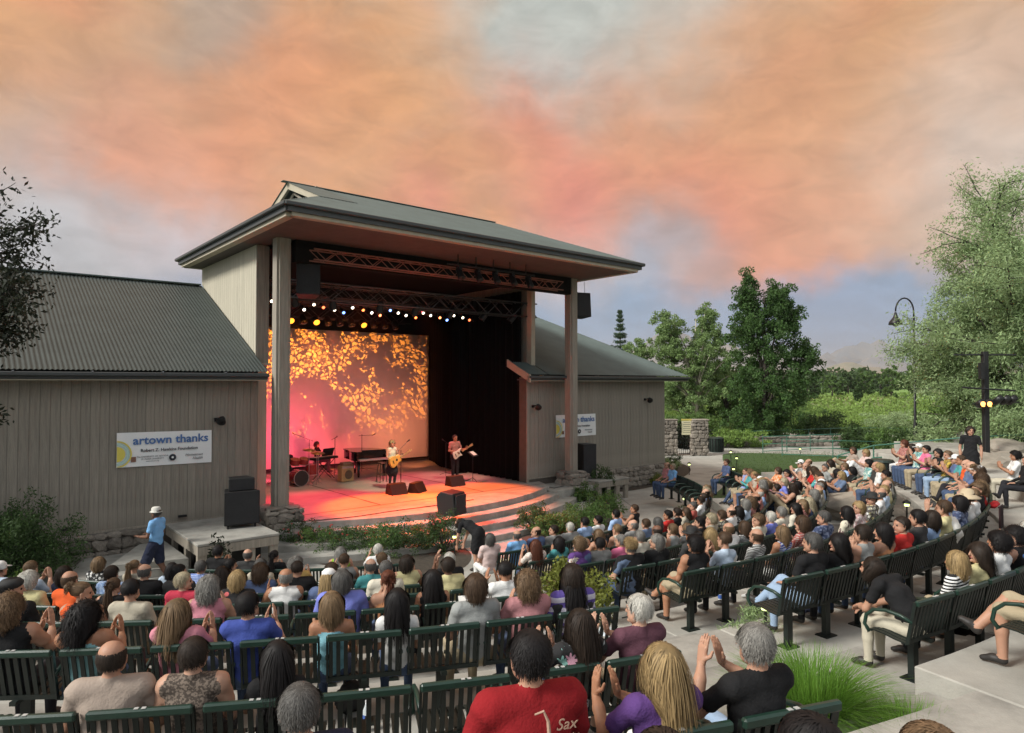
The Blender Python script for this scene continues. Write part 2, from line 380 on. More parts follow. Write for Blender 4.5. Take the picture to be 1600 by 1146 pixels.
# soffit, fascia and gutters
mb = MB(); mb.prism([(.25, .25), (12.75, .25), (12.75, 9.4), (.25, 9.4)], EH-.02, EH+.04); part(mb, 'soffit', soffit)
for a, b in (((0, 0), (13, 0)), ((13, 0), (13, 9.65)), ((0, 9.65), (0, 0)), ((13, 9.65), (0, 9.65))):
    A = Vector((*a, 0)); Bb = Vector((*b, 0)); d = (Bb-A).normalized(); nn = Vector((d.y, -d.x, 0)); M = Matrix.Rotation(math.atan2(d.y, d.x), 3, 'Z'); mid = (A+Bb)/2; Ln = (Bb-A).length
    MB().box(mid+Vector((0, 0, EH+.02))-nn*.13, (Ln-.26, .22, .09), M).build('soffit_trim', trim, house)
    MB().box(mid+Vector((0, 0, EH+.14)), (Ln, .10, .15), M).build('fascia', fascia, house)
    MB().box(mid+Vector((0, 0, EH+.235))+nn*.07, (Ln+.2, .15, .10), M).build('gutter', fascia, house, bevel=.02)
# roof planes
T0 = EH+.30
def rp(v): return T0+(RH-T0)*v/4.82
vs, fs = corr((-.1, -.1, T0-.02), (13.1, -.1, T0-.02), (10.0, 4.82, RH), (2.2, 4.82, RH), .11, .014)
# split front plane so that it keeps straight ridges
mb = MB()
def cplane(mb, poly_fn, u0, u1, pitch=.11, amp=.014, slope_axis='v'):
    k = int((u1-u0)/pitch*4); prev = None; lastt = 0
    for i in range(k+1):
        u = u0+(u1-u0)*i/k; r = poly_fn(u)
        if i and r and abs(r[1][0]-lastt) > 1: prev = None
        if r: lastt = r[1][0]
        if r is None: prev = None; continue
        (va, za), (vb, zb) = r; o = amp*math.sin(PI*i/2)
        cur = len(mb.v); mb.v += [(u, va, za+o), (u, vb, zb+o)]
        if prev is not None: mb.f.append((prev, cur, cur+1, prev+1))
        prev = cur
def frontp(u):
    if u < 1.7: top = 4.82*min(1, max(0, (u+.1)/4.0))
    else: top = 4.82
    if u < 2.95: top = min(2.5*(u+.1)/2.0, 2.55)
    if u > 10: top = 4.82*(13.1-u)/3.1
    return ((-.1, T0-.02), (max(-.09, top), rp(max(0, top))))
cplane(mb, frontp, -.1, 13.1); part(mb, 'roof_sheet', roofm, smooth=True)
mb = MB()
def backp(u):
    f = frontp(u); (a, za), (b, zb) = f; return ((9.65-a, za), (9.65-b, zb))
cplane(mb, backp, -.1, 13.1); part(mb, 'roof_sheet', roofm, smooth=True)
# hips
mb = MB(); mb.add([(13.1, -.1, T0-.02), (13.1, 9.75, T0-.02), (10, 4.82, RH)], [(0, 1, 2)]); mb.add([(-.1, -.1, T0-.02), (-.1, 9.75, T0-.02), (2.0, 7.1, rp(2.5)), (2.0, 2.5, rp(2.5))], [(0, 1, 2, 3)]); part(mb, 'hip_sheet', roofm)
# gablet with truss and louvres
mb = MB(); mb.extr([(2.85, 2.5, rp(2.5)), (2.85, 7.14, rp(2.5)), (2.85, 4.82, RH-.1)], (.03, 0, 0)); g = part(mb, 'gablet', black)
for s in (1, -1):
    c_ = 4.82
    mb = MB(); mb.extr([(1.9, c_, RH+.02), (1.9, c_-s*2.45, rp(2.37)+.02), (1.9, c_-s*2.45, rp(2.37)-.17), (1.9, c_, RH-.2)], (.08, 0, 0)); mb.build('barge_board', trim, g)
    mb = MB(); mb.extr([(1.86, c_, RH+.02), (1.86, c_-s*2.5, rp(2.34)+.012), (3.0, c_-s*2.5, rp(2.34)+.012), (3.0, c_, RH+.02)], (0, 0, .006)); mb.build('verge_sheet', roofm, g)
    mb = MB(); mb.tube([(2.1, c_, RH-.3), (2.1, c_-s*1.1, rp(2.5)+.05)], .05, 4); mb.build('brace', timber, g)
for i in range(7): MB().box((2.75, 4.82, rp(2.5)+.12+i*.13), (.05, 2.6-i*.36, .035), Matrix.Rotation(.5, 3, 'Y')).build('louvre', timber, g)
MB().box((5.9, 4.82, RH+.015), (8.4, .2, .03)).build('ridge_cap', roofm, house, bevel=.015)
# side wall, left: boards run down to the wing roof
def wingz(v): return 4.82+(v-3.0)*(7.87-4.82)/6.38
n = 26
for i in range(n):
    v0 = 3.95+i*5.45/n; v1 = v0+5.45/n-.012
    z0 = wingz(v0)+.03; z1 = wingz(v1)+.03
    MB().prism([(.66, v0), (.72, v0), (.72, v1), (.66, v1)], [z0, z0, z1, z1], EH-.03).build('board', siding_lit, house)
MB().prism([(.73, 3.95), (.98, 3.95), (.98, 9.4), (.73, 9.4)], 0, EH-.03).build('wall', siding_lit, house)
MB().box((.82, 3.915, 6.75), (.36, .05, 3.4)).build('corner_board', siding, house)
MB().box((.73, 3.8, 5.02), (.5, .35, .06)).build('sill', trim, house)
# right side wall and its end trim
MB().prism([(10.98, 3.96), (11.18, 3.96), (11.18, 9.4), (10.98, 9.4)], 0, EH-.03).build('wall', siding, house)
MB().prism([(11.0, 3.7), (11.2, 3.7), (11.2, 3.95), (11.0, 3.95)], 4.95, EH-.03).build('corner_board', trim, house)
# back box of the stage (black-box interior)
mb = MB(); mb.prism([(1.6, 13.3), (14.2, 13.3), (14.2, 13.5), (1.6, 13.5)], 0, 7.9); part(mb, 'rear_wall', black)
mb = MB(); mb.prism([(1.0, 9.42), (14.2, 9.42), (14.2, 13.5), (1.0, 13.5)], 7.9, 8.0); part(mb, 'rear_roof', roofm)
mb = MB(); mb.prism([(14.05, 9.2), (14.2, 9.2), (14.2, 13.29), (14.05, 13.29)], 0, 7.89); part(mb, 'rear_wall', black)
mb = MB(); mb.prism([(1.0, 9.42), (1.15, 9.42), (1.6, 13.29), (1.45, 13.29)], 0, 7.89); part(mb, 'rear_wall', black)
mb = MB(); mb.prism([(12.16, 9.0), (14.2, 9.0), (14.2, 9.19), (12.16, 9.19)], 0, 7.89); part(mb, 'rear_wall', black)
mb = MB(); mb.prism([(1.0, 9.2), (12.1, 9.2), (12.1, 9.41), (1.0, 9.41)], 7.6, EH-.03); part(mb, 'header', black)
mb = MB(); mb.prism([(1.0, 2.9), (10.96, 2.9), (10.96, 9.2), (1.0, 9.2)], EH-.16, EH-.06); part(mb, 'ceiling', blackcloth)
mb = MB(); mb.prism([(1.25, 2.55), (12.0, 2.55), (12.0, 2.85), (1.25, 2.85)], 7.85, EH-.03); part(mb, 'beam', mat('dark_beam', (.012, .011, .01), .95, spec=.1))

# stage floor, apron and curved steps
stagem = mat('stage_floor', (.36, .33, .29), .6, .2, 2, .1, 40)
mb = MB(); mb.prism([(.5, 2.6), (10.9, 2.6), (11.3, 3.6), (14.0, 9.0), (14.0, 13.29), (1.5, 13.29), (.5, 9)], 0, SF); fl = part(mb, 'stage_floor', stagem)
for a, b in (((.7, 3.05), (11.0, 3.05)), ((4.2, 3.05), (4.2, 12)), ((8.2, 3.05), (8.2, 12))):
    A, Bq = Vector((*a, SF+.004)), Vector((*b, SF+.004)); d = (Bq-A).normalized()*0.022; q = Vector((-d.y, d.x, 0))
    MB().add([A-q, Bq-q, Bq+q, A+q], [(0, 1, 2, 3)]).build('floor_joint', black, fl)
cu, cv = 5.7, 10.6
for i, (r, z) in enumerate(((9.55, SF), (10.05, .54), (10.6, .36), (11.2, .18))):
    a = math.asin(min(.99, (4.9+i*.42)/r)); pts = []
    for j in range(29):
        t = -a+2*a*j/28; pts.append((cu+r*math.sin(t), cv-r*math.cos(t)))
    if i == 0: pts += [(10.6, 2.595), (.8, 2.595)]
    else:
        pts += [(pts[-1][0], 3.2-.01*i), (pts[0][0], 3.2-.01*i)]
    o = MB().prism(pts, -.05, z if i else SF-.001).build('apron' if i == 0 else 'step', concrete_w, house, bevel=.012)
# corner landing at the right between apron and post
MB().prism([(10.62, 1.9), (13.2, 2.05), (13.2, 3.5), (10.62, 3.5)], 0, .62).build('landing', concrete_w, house, bevel=.01)

# ---- wings
def wing(u0, u1, label, hipR):
    w = empty('stage_wing', tuple(B(u0, 3.6)), BR, label, 'building')
    P = lambda u, v, z: (u-u0, v-3.6, z)
    n = round((u1-u0)/.2); bw = (u1-u0)/n
    bm_ = MB().box((bw/2-.004, -.012, 2.78), (bw-.005, .026, 3.86)).mesh('board', siding)
    for i in range(n): link('board', bm_, w, (i*bw, 0, 0), scale=(1, 1+random.uniform(-.3, .3), 1))
    MB().prism([(0, .005), (u1-u0, .005), (u1-u0, 12), (0, 12)] if not hipR else [(0, .005), (u1-u0, .005), (u1-u0, 12), (3.8, 12), (3.8, 5.85), (.58, 5.85), (.58, .4), (0, .4)], 0, 4.7).build('wall', mat('siding_dark', (.12, .1, .08), .9), w)
    MB().box(((u1-u0)/2, -.035, .86), (u1-u0, .05, .05)).build('sill_board', timber, w)
    MB().prism([(0, .35), (u1-u0, .35), (u1-u0, .42), (0, .42)] if not hipR else [(.6, .42), (u1-u0, .42), (u1-u0, .48), (.6, .48)], 4.705, 5.0).build('wall_plate', fascia, w)
    # eave
    e0 = -0.6 if not hipR else -.45; e1 = (u1-u0)+(.05 if not hipR else .95)
    MB().prism([(e0, -.6), (e1, -.6), (e1, 0), (e0, 0)], 4.58, 4.63).build('soffit', fascia, w)
    MB().box(((e0+e1)/2, -.63, 4.66), (e1-e0, .05, .15)).build('fascia', fascia, w)
    MB().box(((e0+e1)/2, -.72, 4.70), (e1-e0, .12, .10)).build('gutter', fascia, w, bevel=.02)
    MB().box(((e0+e1)/2, -.60, 4.565), (e1-e0, .05, .025)).build('eave_trim', trim, w)
    for i in range(int((e1-e0)/1.5)): MB().box((e0+.6+i*1.5, -.70, 4.765), (.03, .2, .02)).build('gutter_strap', alu, w)
    mb = MB()
    def fp(u):
        top = 6.38
        if hipR and u > e1-4.0: top = 6.38*(e1-u)/4.0
        if hipR and u > e1-.02: top = .01
        if hipR and u < .55: top = min(top, .95)
        return ((-.68, 4.80), (-.6+top, 4.82+top*3.05/6.38))
    cplane(mb, fp, e0, e1, .10, .014); mb.build('roof_sheet', roofm if hipR else roofw, w, smooth=True)
    mb = MB()
    def bp(u):
        (a, za), (b, zb) = fp(max(u, .6) if hipR else u); return ((11.56-a, za), (11.56-b, zb))
    cplane(mb, bp, e0 if not hipR else 3.75, e1, .4, .014); mb.build('roof_sheet', roofm if hipR else roofw, w)
    if hipR: MB().add([(e1, -.68, 4.8), (e1, 12.2, 4.8), (e1-4, 5.78, 7.87)], [(0, 1, 2)]).build('hip_sheet', roofm, w)
    rl = (u1-u0) if not hipR else e1-4
    MB().box((rl/2 if not hipR else (rl+.55)/2, 5.78, 7.9), (rl if not hipR else rl-.55, .25, .05)).build('ridge_cap', roofm, w, bevel=.01)
    return w
wl = wing(-15.5, .6, 'left timber wing with corrugated roof carrying the banner beside the stage', False)
wr = wing(10.65, 19.05, 'right timber wing with hipped corrugated roof between the stage and gate', True)
# rake board where the right wing roof meets the stage house
mb = MB(); mb.extr([(-.45, -.72, 4.5), (-.45, .6, 5.1), (-.45, .6, 5.38), (-.45, -.72, 4.78)], (.06, 0, 0)); mb.build('rake_board', trim, wr)
MB().prism([(0.0, -.04), (.12, -.04), (.12, 0), (0, 0)], SF, 4.55).build('corner_board', timber, wr)

# ---- stones
SV = []
for s in range(14):
    b = bmesh.new(); bmesh.ops.create_icosphere(b, subdivisions=2, radius=.5)
    for v in b.verts:
        c_ = v.co.copy(); m_ = max(abs(c_.x), abs(c_.y), abs(c_.z)); c_ = c_.lerp(c_/m_*.5, .62)
        c_ += Vector((noise.noise(c_*2.3+Vector((s*7, 0, 0))), noise.noise(c_*2.3+Vector((0, s*5, 3))), noise.noise(c_*2.3+Vector((9, 0, s)))))*.20
        v.co = c_
    me = bpy.data.meshes.new('stone'); b.to_mesh(me); b.free(); me.materials.append(stone); SV.append(me)
def stonewall(parent, A, D, length, z0, z1, out_, size=.36, th=.2, cap=280, limit=None):
    """stones laid along D from A; out_ = outward normal; all in the parent's frame"""
    A = Vector(A); D = Vector(D).normalized(); out_ = Vector(out_).normalized(); ang = math.atan2(D.y, D.x); cnt = 0
    z = z0
    while z < z1-.05:
        h = min(size*random.uniform(.6, 1.0), z1-z); x = -random.uniform(0, .15)
        if z1-(z+h) < .1: h = z1-z
        while x < length-.04:
            w_ = size*random.uniform(.7, 1.7); w_ = min(w_, length-x)
            if w_ > .08:
                p = A+D*(x+w_/2)+out_*random.uniform(0, .035)+Vector((0, 0, z+h/2+random.uniform(-.02, .02)))
                link('stone', random.choice(SV), parent, p, (random.uniform(-.06, .06), random.uniform(-.12, .12), ang+random.choice((0, PI))+random.uniform(-.06, .06)), (w_*1.06, th*random.uniform(.8, 1.2), h*1.12)); cnt += 1
            x += w_
        z += h
    return cnt
# plinths of the wings
for w, x0, x1 in ((wl, 2, 13.6), (wr, 3.0, 8.4)):
    p = empty('plinth', (0, 0, 0), 0, parent=w)
    MB().prism([(x0, -.16), (x1, -.16), (x1, -.001), (x0, -.001)], 0, .83).build('mortar', mortar, p)
    stonewall(p, (x0, -.17, 0), (1, 0, 0), x1-x0, 0, .84, (0, -1, 0), .34 if w == wl else .26)
for u in (.95, 12.25):
    p = empty('post_base', (u, 2.8, 0), 0, parent=house)
    MB().box((0, 0, .55), (.72, .78, 1.08)).build('mortar', mortar, p)
    for (a, d, o_, ln) in (((-.38, -.41, 0), (1, 0, 0), (0, -1, 0), .76), ((-.40, -.41, 0), (0, 1, 0), (-1, 0, 0), .82), ((.40, -.41, 0), (0, 1, 0), (1, 0, 0), .82)):
        stonewall(p, a, d, ln, 0, 1.06, o_, .32, .18)
    for i in range(4): link('stone', SV[i], p, (-.22+.42*(i % 2), -.22+.42*(i//2), 1.09), (0, 0, i), (.5, .5, .10))

# ---- side platforms of timber with concrete tops
def platform(u0, u1, v0, v1, z, label):
    t = empty('speaker_platform', tuple(B(u0, v0)), BR, label, 'platform'); a, b = u1-u0, v1-v0
    MB().box((a/2, b/2, z-.03), (a, b, .06)).build('deck', concrete_w, t, bevel=.01)
    MB().box((a/2, .04, z-.17), (a-.02, .06, .2)).build('front_beam', timber, t, bevel=.005)
    MB().box((.04, b/2, z-.17), (.06, b-.1, .2)).build('side_beam', timber, t, bevel=.005)
    for i in range(4): MB().box((.12+i*(a-.24)/3, .1, (z-.27)/2), (.2, .12, z-.27)).build('leg', timber, t, bevel=.005)
    for j in range(2): MB().box((.1, b*(.4+.4*j), (z-.27)/2), (.12, .16, z-.27)).build('leg', timber, t)
    MB().box((a/2, b/2+.2, (z-.27)/2), (a-.5, b-.7, z-.3)).build('deck_shade', black, t)  # black box standing in for the shade beneath the deck
    return t
platform(-1.8, .05, .45, 3.35, .9, 'low timber platform with concrete top left of the left post')
platform(12.62, 14.4, 1.75, 3.42, .8, 'low timber platform with concrete top right of the right post')
st = empty('entrance_steps', tuple(B(-5.6, 1.0)), BR, 'broad shallow concrete steps rising to the left speaker platform', 'steps')
for i, (a, z) in enumerate(((0, .16), (1.15, .32), (2.3, .48))):
    MB().prism([(a, .3*i), (3.8, .1+.0*i), (3.8, 2.3), (a+.9, 2.3)], 0, z).build('step', concrete_w, st, bevel=.012)

# ---- stage drapes and backdrop
def drape(name, A, Bp, z0, z1, m, amp=.08, pitch=.35, parent=None, label=None):
    A = Vector(A); Bp = Vector(Bp); Ln = (Bp-A).length; d = (Bp-A)/Ln; nn = Vector((-d.y, d.x, 0)); k = int(Ln/pitch*6); vs = []; 
    for i in range(k+1):
        t = i/k; o_ = nn*amp*(math.sin(i*2*PI/6+.7*math.sin(i*.23))+.4*math.sin(i*.9))
        vs += [A+d*(Ln*t)+o_*1.1+Vector((0, 0, z0)), A+d*(Ln*t)+o_*.8+Vector((0, 0, z1))]
    mb = MB().add(vs, [(2*i, 2*i+2, 2*i+3, 2*i+1) for i in range(k)]); me = mb.mesh(name, m, smooth=True)
    o = link(name, me)
    so_ = o.modifiers.new('thick', 'SOLIDIFY'); so_.thickness = .012
    return o
d1 = drape('stage_curtain', B(10.75, 4.0), B(10.8, 9.3), SF+.02, 8.0, blackcloth); props(d1, 'long black pleated curtain lining the right side of the stage', 'curtain', 'black stage curtains')
d2 = drape('stage_curtain', B(9.9, 7.4), B(10.6, 7.3), SF+.02, 7.5, blackcloth); props(d2, 'narrow black leg curtain jutting in behind the guitarist', 'curtain', 'black stage curtains')
d3 = drape('stage_curtain', B(12.04, 12.28), B(10.8, 9.32), SF+.02, 7.5, blackcloth); props(d3, 'black curtain right beside the edge of the glowing backdrop', 'curtain', 'black stage curtains')
bm_ = mat('backdrop_cloth', (.8, .76, .72), .95, .04, 1)
mb = MB(); vs = []
for i in range(61):
    u = 1.7+i*10.3/60; vs += [(u, .012*math.sin(i*1.7)+.008*math.sin(i*.5), 0), (u, .006*math.sin(i*1.7), 5.9)]
mb.add(vs, [(2*i, 2*i+2, 2*i+3, 2*i+1) for i in range(60)])
bd = mb.build('backdrop', bm_, smooth=True); so_ = bd.modifiers.new('thick', 'SOLIDIFY'); so_.thickness = .01
bd.location = B(0, 12.4, SF+.18); bd.rotation_euler = (0, 0, BR)
props(bd, 'white backdrop cloth glowing orange and pink behind the band', 'backdrop')
ORDN = ['first', 'second', 'third', 'fourth', 'fifth', 'sixth', 'seventh', 'eighth', 'ninth', 'tenth', 'eleventh', 'twelfth', 'thirteenth', 'fourteenth', 'fifteenth', 'sixteenth', 'seventeenth', 'eighteenth', 'nineteenth', 'twentieth', 'twenty first', 'twenty second', 'twenty third', 'twenty fourth']
# ================================================================ trusses and lamps
def truss(A, Bq, s, step, m, label, group=None, r=.022):
    A = Vector(A); Bq = Vector(Bq); d = Bq-A; Ln = d.length; t = empty('truss', A, math.atan2(d.y, d.x), label, 'truss', group)
    ch = MB().tube([(0, 0, 0), (Ln, 0, 0)], r, 6).mesh('chord', m, smooth=True)
    for y in (-s/2, s/2):
        for z in (-s/2, s/2): link('chord', ch, t, (0, y, z))
    n = int(Ln/step); st_ = Ln/n
    br = MB().tube([(0, 0, -s/2), (st_, 0, s/2)], r*.6, 5).mesh('brace', m, smooth=True)
    br2 = MB().tube([(0, 0, s/2), (st_, 0, -s/2)], r*.6, 5).mesh('brace', m, smooth=True)
    for i in range(n):
        for y in (-s/2, s/2): link('brace', br if i % 2 else br2, t, (i*st_, y, 0))
    bh = MB().tube([(0, -s/2, 0), (st_, s/2, 0)], r*.5, 5).mesh('brace', m, smooth=True)
    for i in range(n): link('brace', bh, t, (i*st_, 0, s/2), scale=(1, 1 if i % 2 else -1, 1))
    return t
darkalu = mat('dark_aluminium', (.10, .10, .10), .4, .2, 8, metal=.7)
stagelit = mat('truss_stagelit', (.32, .12, .08), .6, .2, 6)  # orange stage light put into the colour of the front truss
truss(B(1.6, 2.3, 8.05), B(11.2, 2.3, 8.05), .3, .36, stagelit, 'reddish lighting truss highest and nearest the roof edge')
truss(B(1.1, 4.2, 7.3), B(11.5, 4.2, 7.3), .52, .6, darkalu, 'grey box truss across the stage below the reddish truss', r=.03)
truss(B(1.1, 10.4, 7.35), B(9.6, 10.4, 7.35), .5, .6, darkalu, 'rear box truss just above the backdrop carrying round lamps', r=.028)
truss(B(1.1, 7.2, 7.75), B(11.4, 7.2, 7.75), .4, .55, darkalu, 'middle truss holding the row of small white and coloured lamps', r=.028)
# bar with fixtures under the front eave
fb = empty('lighting_bar', tuple(B(5.6, 1.5, 8.15)), BR, 'black pipe with hanging lamps under the front eave', 'lighting bar')
MB().tube([(0, 0, 0), (3.6, 0, 0)], .03, 8).build('pipe', blackmetal, fb, smooth=True)
for i in range(5):
    MB().tube([(.4+i*.7, 0, 0), (.4+i*.7, 0, .33)], .02, 6).build('hanger', blackmetal, fb)
    M = Matrix.Rotation(R_(150), 3, 'X'); MB().lathe([(.07, -.2), (.10, -.1), (.11, .2), (.115, .22)], (.5+i*.72, .05, -.22), 12, M).build('lamp_housing', blackmetal, fb, smooth=True)
    MB().lathe([(.05, 0), (.05, .12)], (.5+i*.72, .0, -.12), 8).build('yoke', blackmetal, fb)
def parcan(loc, aim, label, colr=None, strength=8, group='par lamps over the stage', r=.11):
    t = empty('par_lamp', loc, 0, label, 'stage lamp', group)
    d = (Vector(aim)-Vector(loc)).normalized(); M = d.to_track_quat('Z', 'Y').to_matrix()
    MB().lathe([(r*.5, -.24), (r*.8, -.2), (r, -.05), (r, .12), (r*1.08, .13), (r*1.08, .15)], (0, 0, 0), 12, M).build('housing', blackmetal, t, smooth=True)
    lens = emis('lamp_glow_%s' % (str(colr)), colr, strength) if colr else mat('lens_dark', (.02, .02, .022), .15)
    MB().lathe([(r*.9, .151), (r*.7, .165), (.01, .17)], (0, 0, 0), 12, M).build('lens', lens, t, smooth=True)
    MB().tube([(0, 0, .22), (-r-.03, 0, .18), (-r-.03, 0, 0)], .012, 4).build('yoke', blackmetal, t)
    return t
AMB = (1, .35, .03)
lit = {0: 1, 3: 1, 5: 1, 7: 1, 11: 1}
for i in range(15):
    u = 1.5+i*.52
    parcan(B(u, 10.1, 6.98), B(u, 2, 1.2) if i in lit else B(u, 6, 0), ('%s amber lit round lamp from the left above the backdrop' % ORDN[sorted(lit).index(i)] if i in lit else '%s unlit black round lamp from the left above the backdrop' % ORDN[sum(1 for q in range(i) if q not in lit)]), AMB if i in lit else None, 2.2, 'lit amber lamps above the backdrop' if i in lit else 'unlit lamps above the backdrop', .14)
cols = [(1, .9, .7), (1, .85, .6), None, (1, .9, .75), (1, .85, .6), (1, .15, .05), (1, .9, .7), (.15, .3, 1), (1, .9, .7), (1, .2, .05), (1, .9, .75), (1, .25, .1), (.2, .35, 1), (1, .9, .7), (1, .9, .7), (1, .2, .05), (1, .85, .6), (1, .9, .7), (1, .3, .1), (.2, .4, 1), (1, .9, .7), (1, .85, .6), (1, .15, .05), (1, .9, .75)]
nm = {(1, .15, .05): 'red', (1, .2, .05): 'red', (1, .25, .1): 'red', (1, .3, .1): 'red', (.15, .3, 1): 'blue', (.2, .35, 1): 'blue', (.2, .4, 1): 'blue'}
for i, c_ in enumerate(cols):
    u = 2.2+i*.375; w_ = nm.get(c_, 'warm white') if c_ else 'unlit'
    parcan(B(u, 7.0+.05*(i % 3), 7.30-.07*(i % 4)), B(u-1, -3, 1.5), '%s small lamp, %s from the left in the middle truss row' % (w_, ORDN[i]), c_, 4, '%s small lamps over the stage' % w_, .06)
for i in range(7):
    parcan(B(1.7+i*1.45+random.uniform(-.2, .2), 4.2, 6.95), B(5, 7, .5), '%s dark lamp from the left hanging from the grey box truss' % ORDN[i], None, 0, 'dark lamps on the grey box truss', .12)

def spot(name, loc, aim, power, col, size, blend=.4, radius=.1, label=None):
    l = bpy.data.lights.new(name, 'SPOT'); l.energy = power; l.color = col; l.spot_size = R_(size); l.spot_blend = blend; l.shadow_soft_size = radius
    o = bpy.data.objects.new(name, l); COL.objects.link(o); o.location = loc; o.rotation_euler = (Vector(aim)-Vector(loc)).to_track_quat('-Z', 'Y').to_euler()
    return o
GY = -.12
# gobo: leaf silhouettes thrown on the backdrop
gl = spot('gobo_light', B(5.2, 6.4, 6.9), B(6.6, 12.4, 4.6), 4300, (1, .29, .03), 88, .25, .01)
lt = gl.data; lt.use_nodes = True; t = lt.node_tree; n = t.nodes; l = t.links
em = n['Emission']; tx = n.new('ShaderNodeTexCoord'); sp = n.new('ShaderNodeSeparateXYZ'); l.new(tx.outputs['Normal'], sp.inputs[0])
dx = n.new('ShaderNodeMath'); dx.operation = 'DIVIDE'; l.new(sp.outputs[0], dx.inputs[0]); l.new(sp.outputs[2], dx.inputs[1])
dy = n.new('ShaderNodeMath'); dy.operation = 'DIVIDE'; l.new(sp.outputs[1], dy.inputs[0]); l.new(sp.outputs[2], dy.inputs[1])
cx = n.new('ShaderNodeCombineXYZ'); l.new(dx.outputs[0], cx.inputs[0]); l.new(dy.outputs[0], cx.inputs[1])
wn = n.new('ShaderNodeTexNoise'); wn.inputs['Scale'].default_value = 11; wn.inputs['Detail'].default_value = 3; l.new(cx.outputs[0], wn.inputs['Vector'])
wa = n.new('ShaderNodeMixRGB'); wa.blend_type = 'ADD'; wa.inputs[0].default_value = .11; l.new(cx.outputs[0], wa.inputs[1]); l.new(wn.outputs['Color'], wa.inputs[2])
vo = n.new('ShaderNodeTexVoronoi'); vo.feature = 'DISTANCE_TO_EDGE'; vo.inputs['Scale'].default_value = 30; l.new(wa.outputs[0], vo.inputs['Vector'])
r1 = n.new('ShaderNodeMapRange'); r1.inputs[1].default_value = .10; r1.inputs[2].default_value = .15; l.new(vo.outputs['Distance'], r1.inputs[0])
vo2 = n.new('ShaderNodeTexVoronoi'); vo2.feature = 'F1'; vo2.inputs['Scale'].default_value = 30; l.new(wa.outputs[0], vo2.inputs['Vector'])
mk = n.new('ShaderNodeTexNoise'); mk.inputs['Scale'].default_value = 3.6; mk.inputs['Detail'].default_value = 4; mk.inputs['Roughness'].default_value = .75; l.new(cx.outputs[0], mk.inputs['Vector'])
r2 = n.new('ShaderNodeMapRange'); r2.inputs[1].default_value = .50; r2.inputs[2].default_value = .515; gy = n.new('ShaderNodeMath'); gy.operation = 'MULTIPLY_ADD'; gy.inputs[1].default_value = GY; l.new(dy.outputs[0], gy.inputs[0]); l.new(mk.outputs['Fac'], gy.inputs[2]); l.new(gy.outputs[0], r2.inputs[0])
m1 = n.new('ShaderNodeMath'); m1.operation = 'MULTIPLY'; l.new(r1.outputs[0], m1.inputs[0]); l.new(r2.outputs[0], m1.inputs[1])
vr = n.new('ShaderNodeMapRange'); vr.inputs[1].default_value = 0; vr.inputs[2].default_value = 1; vr.inputs[3].default_value = .4; vr.inputs[4].default_value = 1.3; l.new(vo2.outputs['Color'], vr.inputs[0])
m2 = n.new('ShaderNodeMath'); m2.operation = 'MULTIPLY'; l.new(m1.outputs[0], m2.inputs[0]); l.new(vr.outputs[0], m2.inputs[1])
m3 = n.new('ShaderNodeMath'); m3.operation = 'ADD'; l.new(m2.outputs[0], m3.inputs[0]); m3.inputs[1].default_value = .015
lv = n.new('ShaderNodeMapRange'); lv.inputs[1].default_value = -.40; lv.inputs[2].default_value = -.36; l.new(dy.outputs[0], lv.inputs[0]); m4 = n.new('ShaderNodeMath'); m4.operation = 'MULTIPLY'; l.new(m3.outputs[0], m4.inputs[0]); l.new(lv.outputs[0], m4.inputs[1]); l.new(m4.outputs[0], em.inputs['Strength'])
# washes
spot('wash_light', B(3.0, 9.6, 1.2), B(4.2, 12.4, 2.0), 430, (1, .06, .16), 130, 1, .2)
spot('wash_light', B(6.5, 9.8, 1.1), B(6.6, 12.4, 1.9), 260, (1, .09, .10), 130, 1, .2)
spot('wash_light', B(10.0, 9.8, 1.1), B(10.4, 12.4, 1.9), 170, (1, .28, .12), 130, 1, .2)
spot('wash_light', B(6, 8, 7.2), B(7, 12.4, 4), 190, (1, .22, .12), 110, 1, .2)
spot('stage_light', B(2.8, 6.8, 7.4), B(3.0, 4.6, SF), 3800, (1, .05, .10), 50, .7, .12)
spot('stage_light', B(4.6, 5.6, 7.5), B(4.6, 2.9, SF), 11000, (1, .11, .006), 40, .5, .12)
spot('stage_light', B(7.4, 5.6, 7.5), B(7.8, 3.3, SF), 6500, (1, .14, .01), 40, .5, .12)
spot('stage_light', B(8.0, 7.0, 7.5), B(8.2, 6.6, SF), 2600, (1, .12, .16), 50, .8, .12)
spot('stage_light', B(5.6, 6.5, 7.5), B(6.4, 1.2, .3), 7500, (1, .07, .04), 33, .35, .12)
# warm key on the singer and the bass player
spot('key_light', B(6.0, 1.9, 7.7), B(6.15, 5.9, 1.6), 2300, (1, .80, .55), 22, .7, .1)
spot('key_light', B(9.0, 1.9, 7.7), B(9.6, 6.2, 1.6), 1300, (1, .75, .5), 22, .7, .1)
spot('key_light', B(4.0, 2.0, 7.7), B(3.4, 8.0, 1.6), 1500, (1, .5, .35), 30, .7, .1)

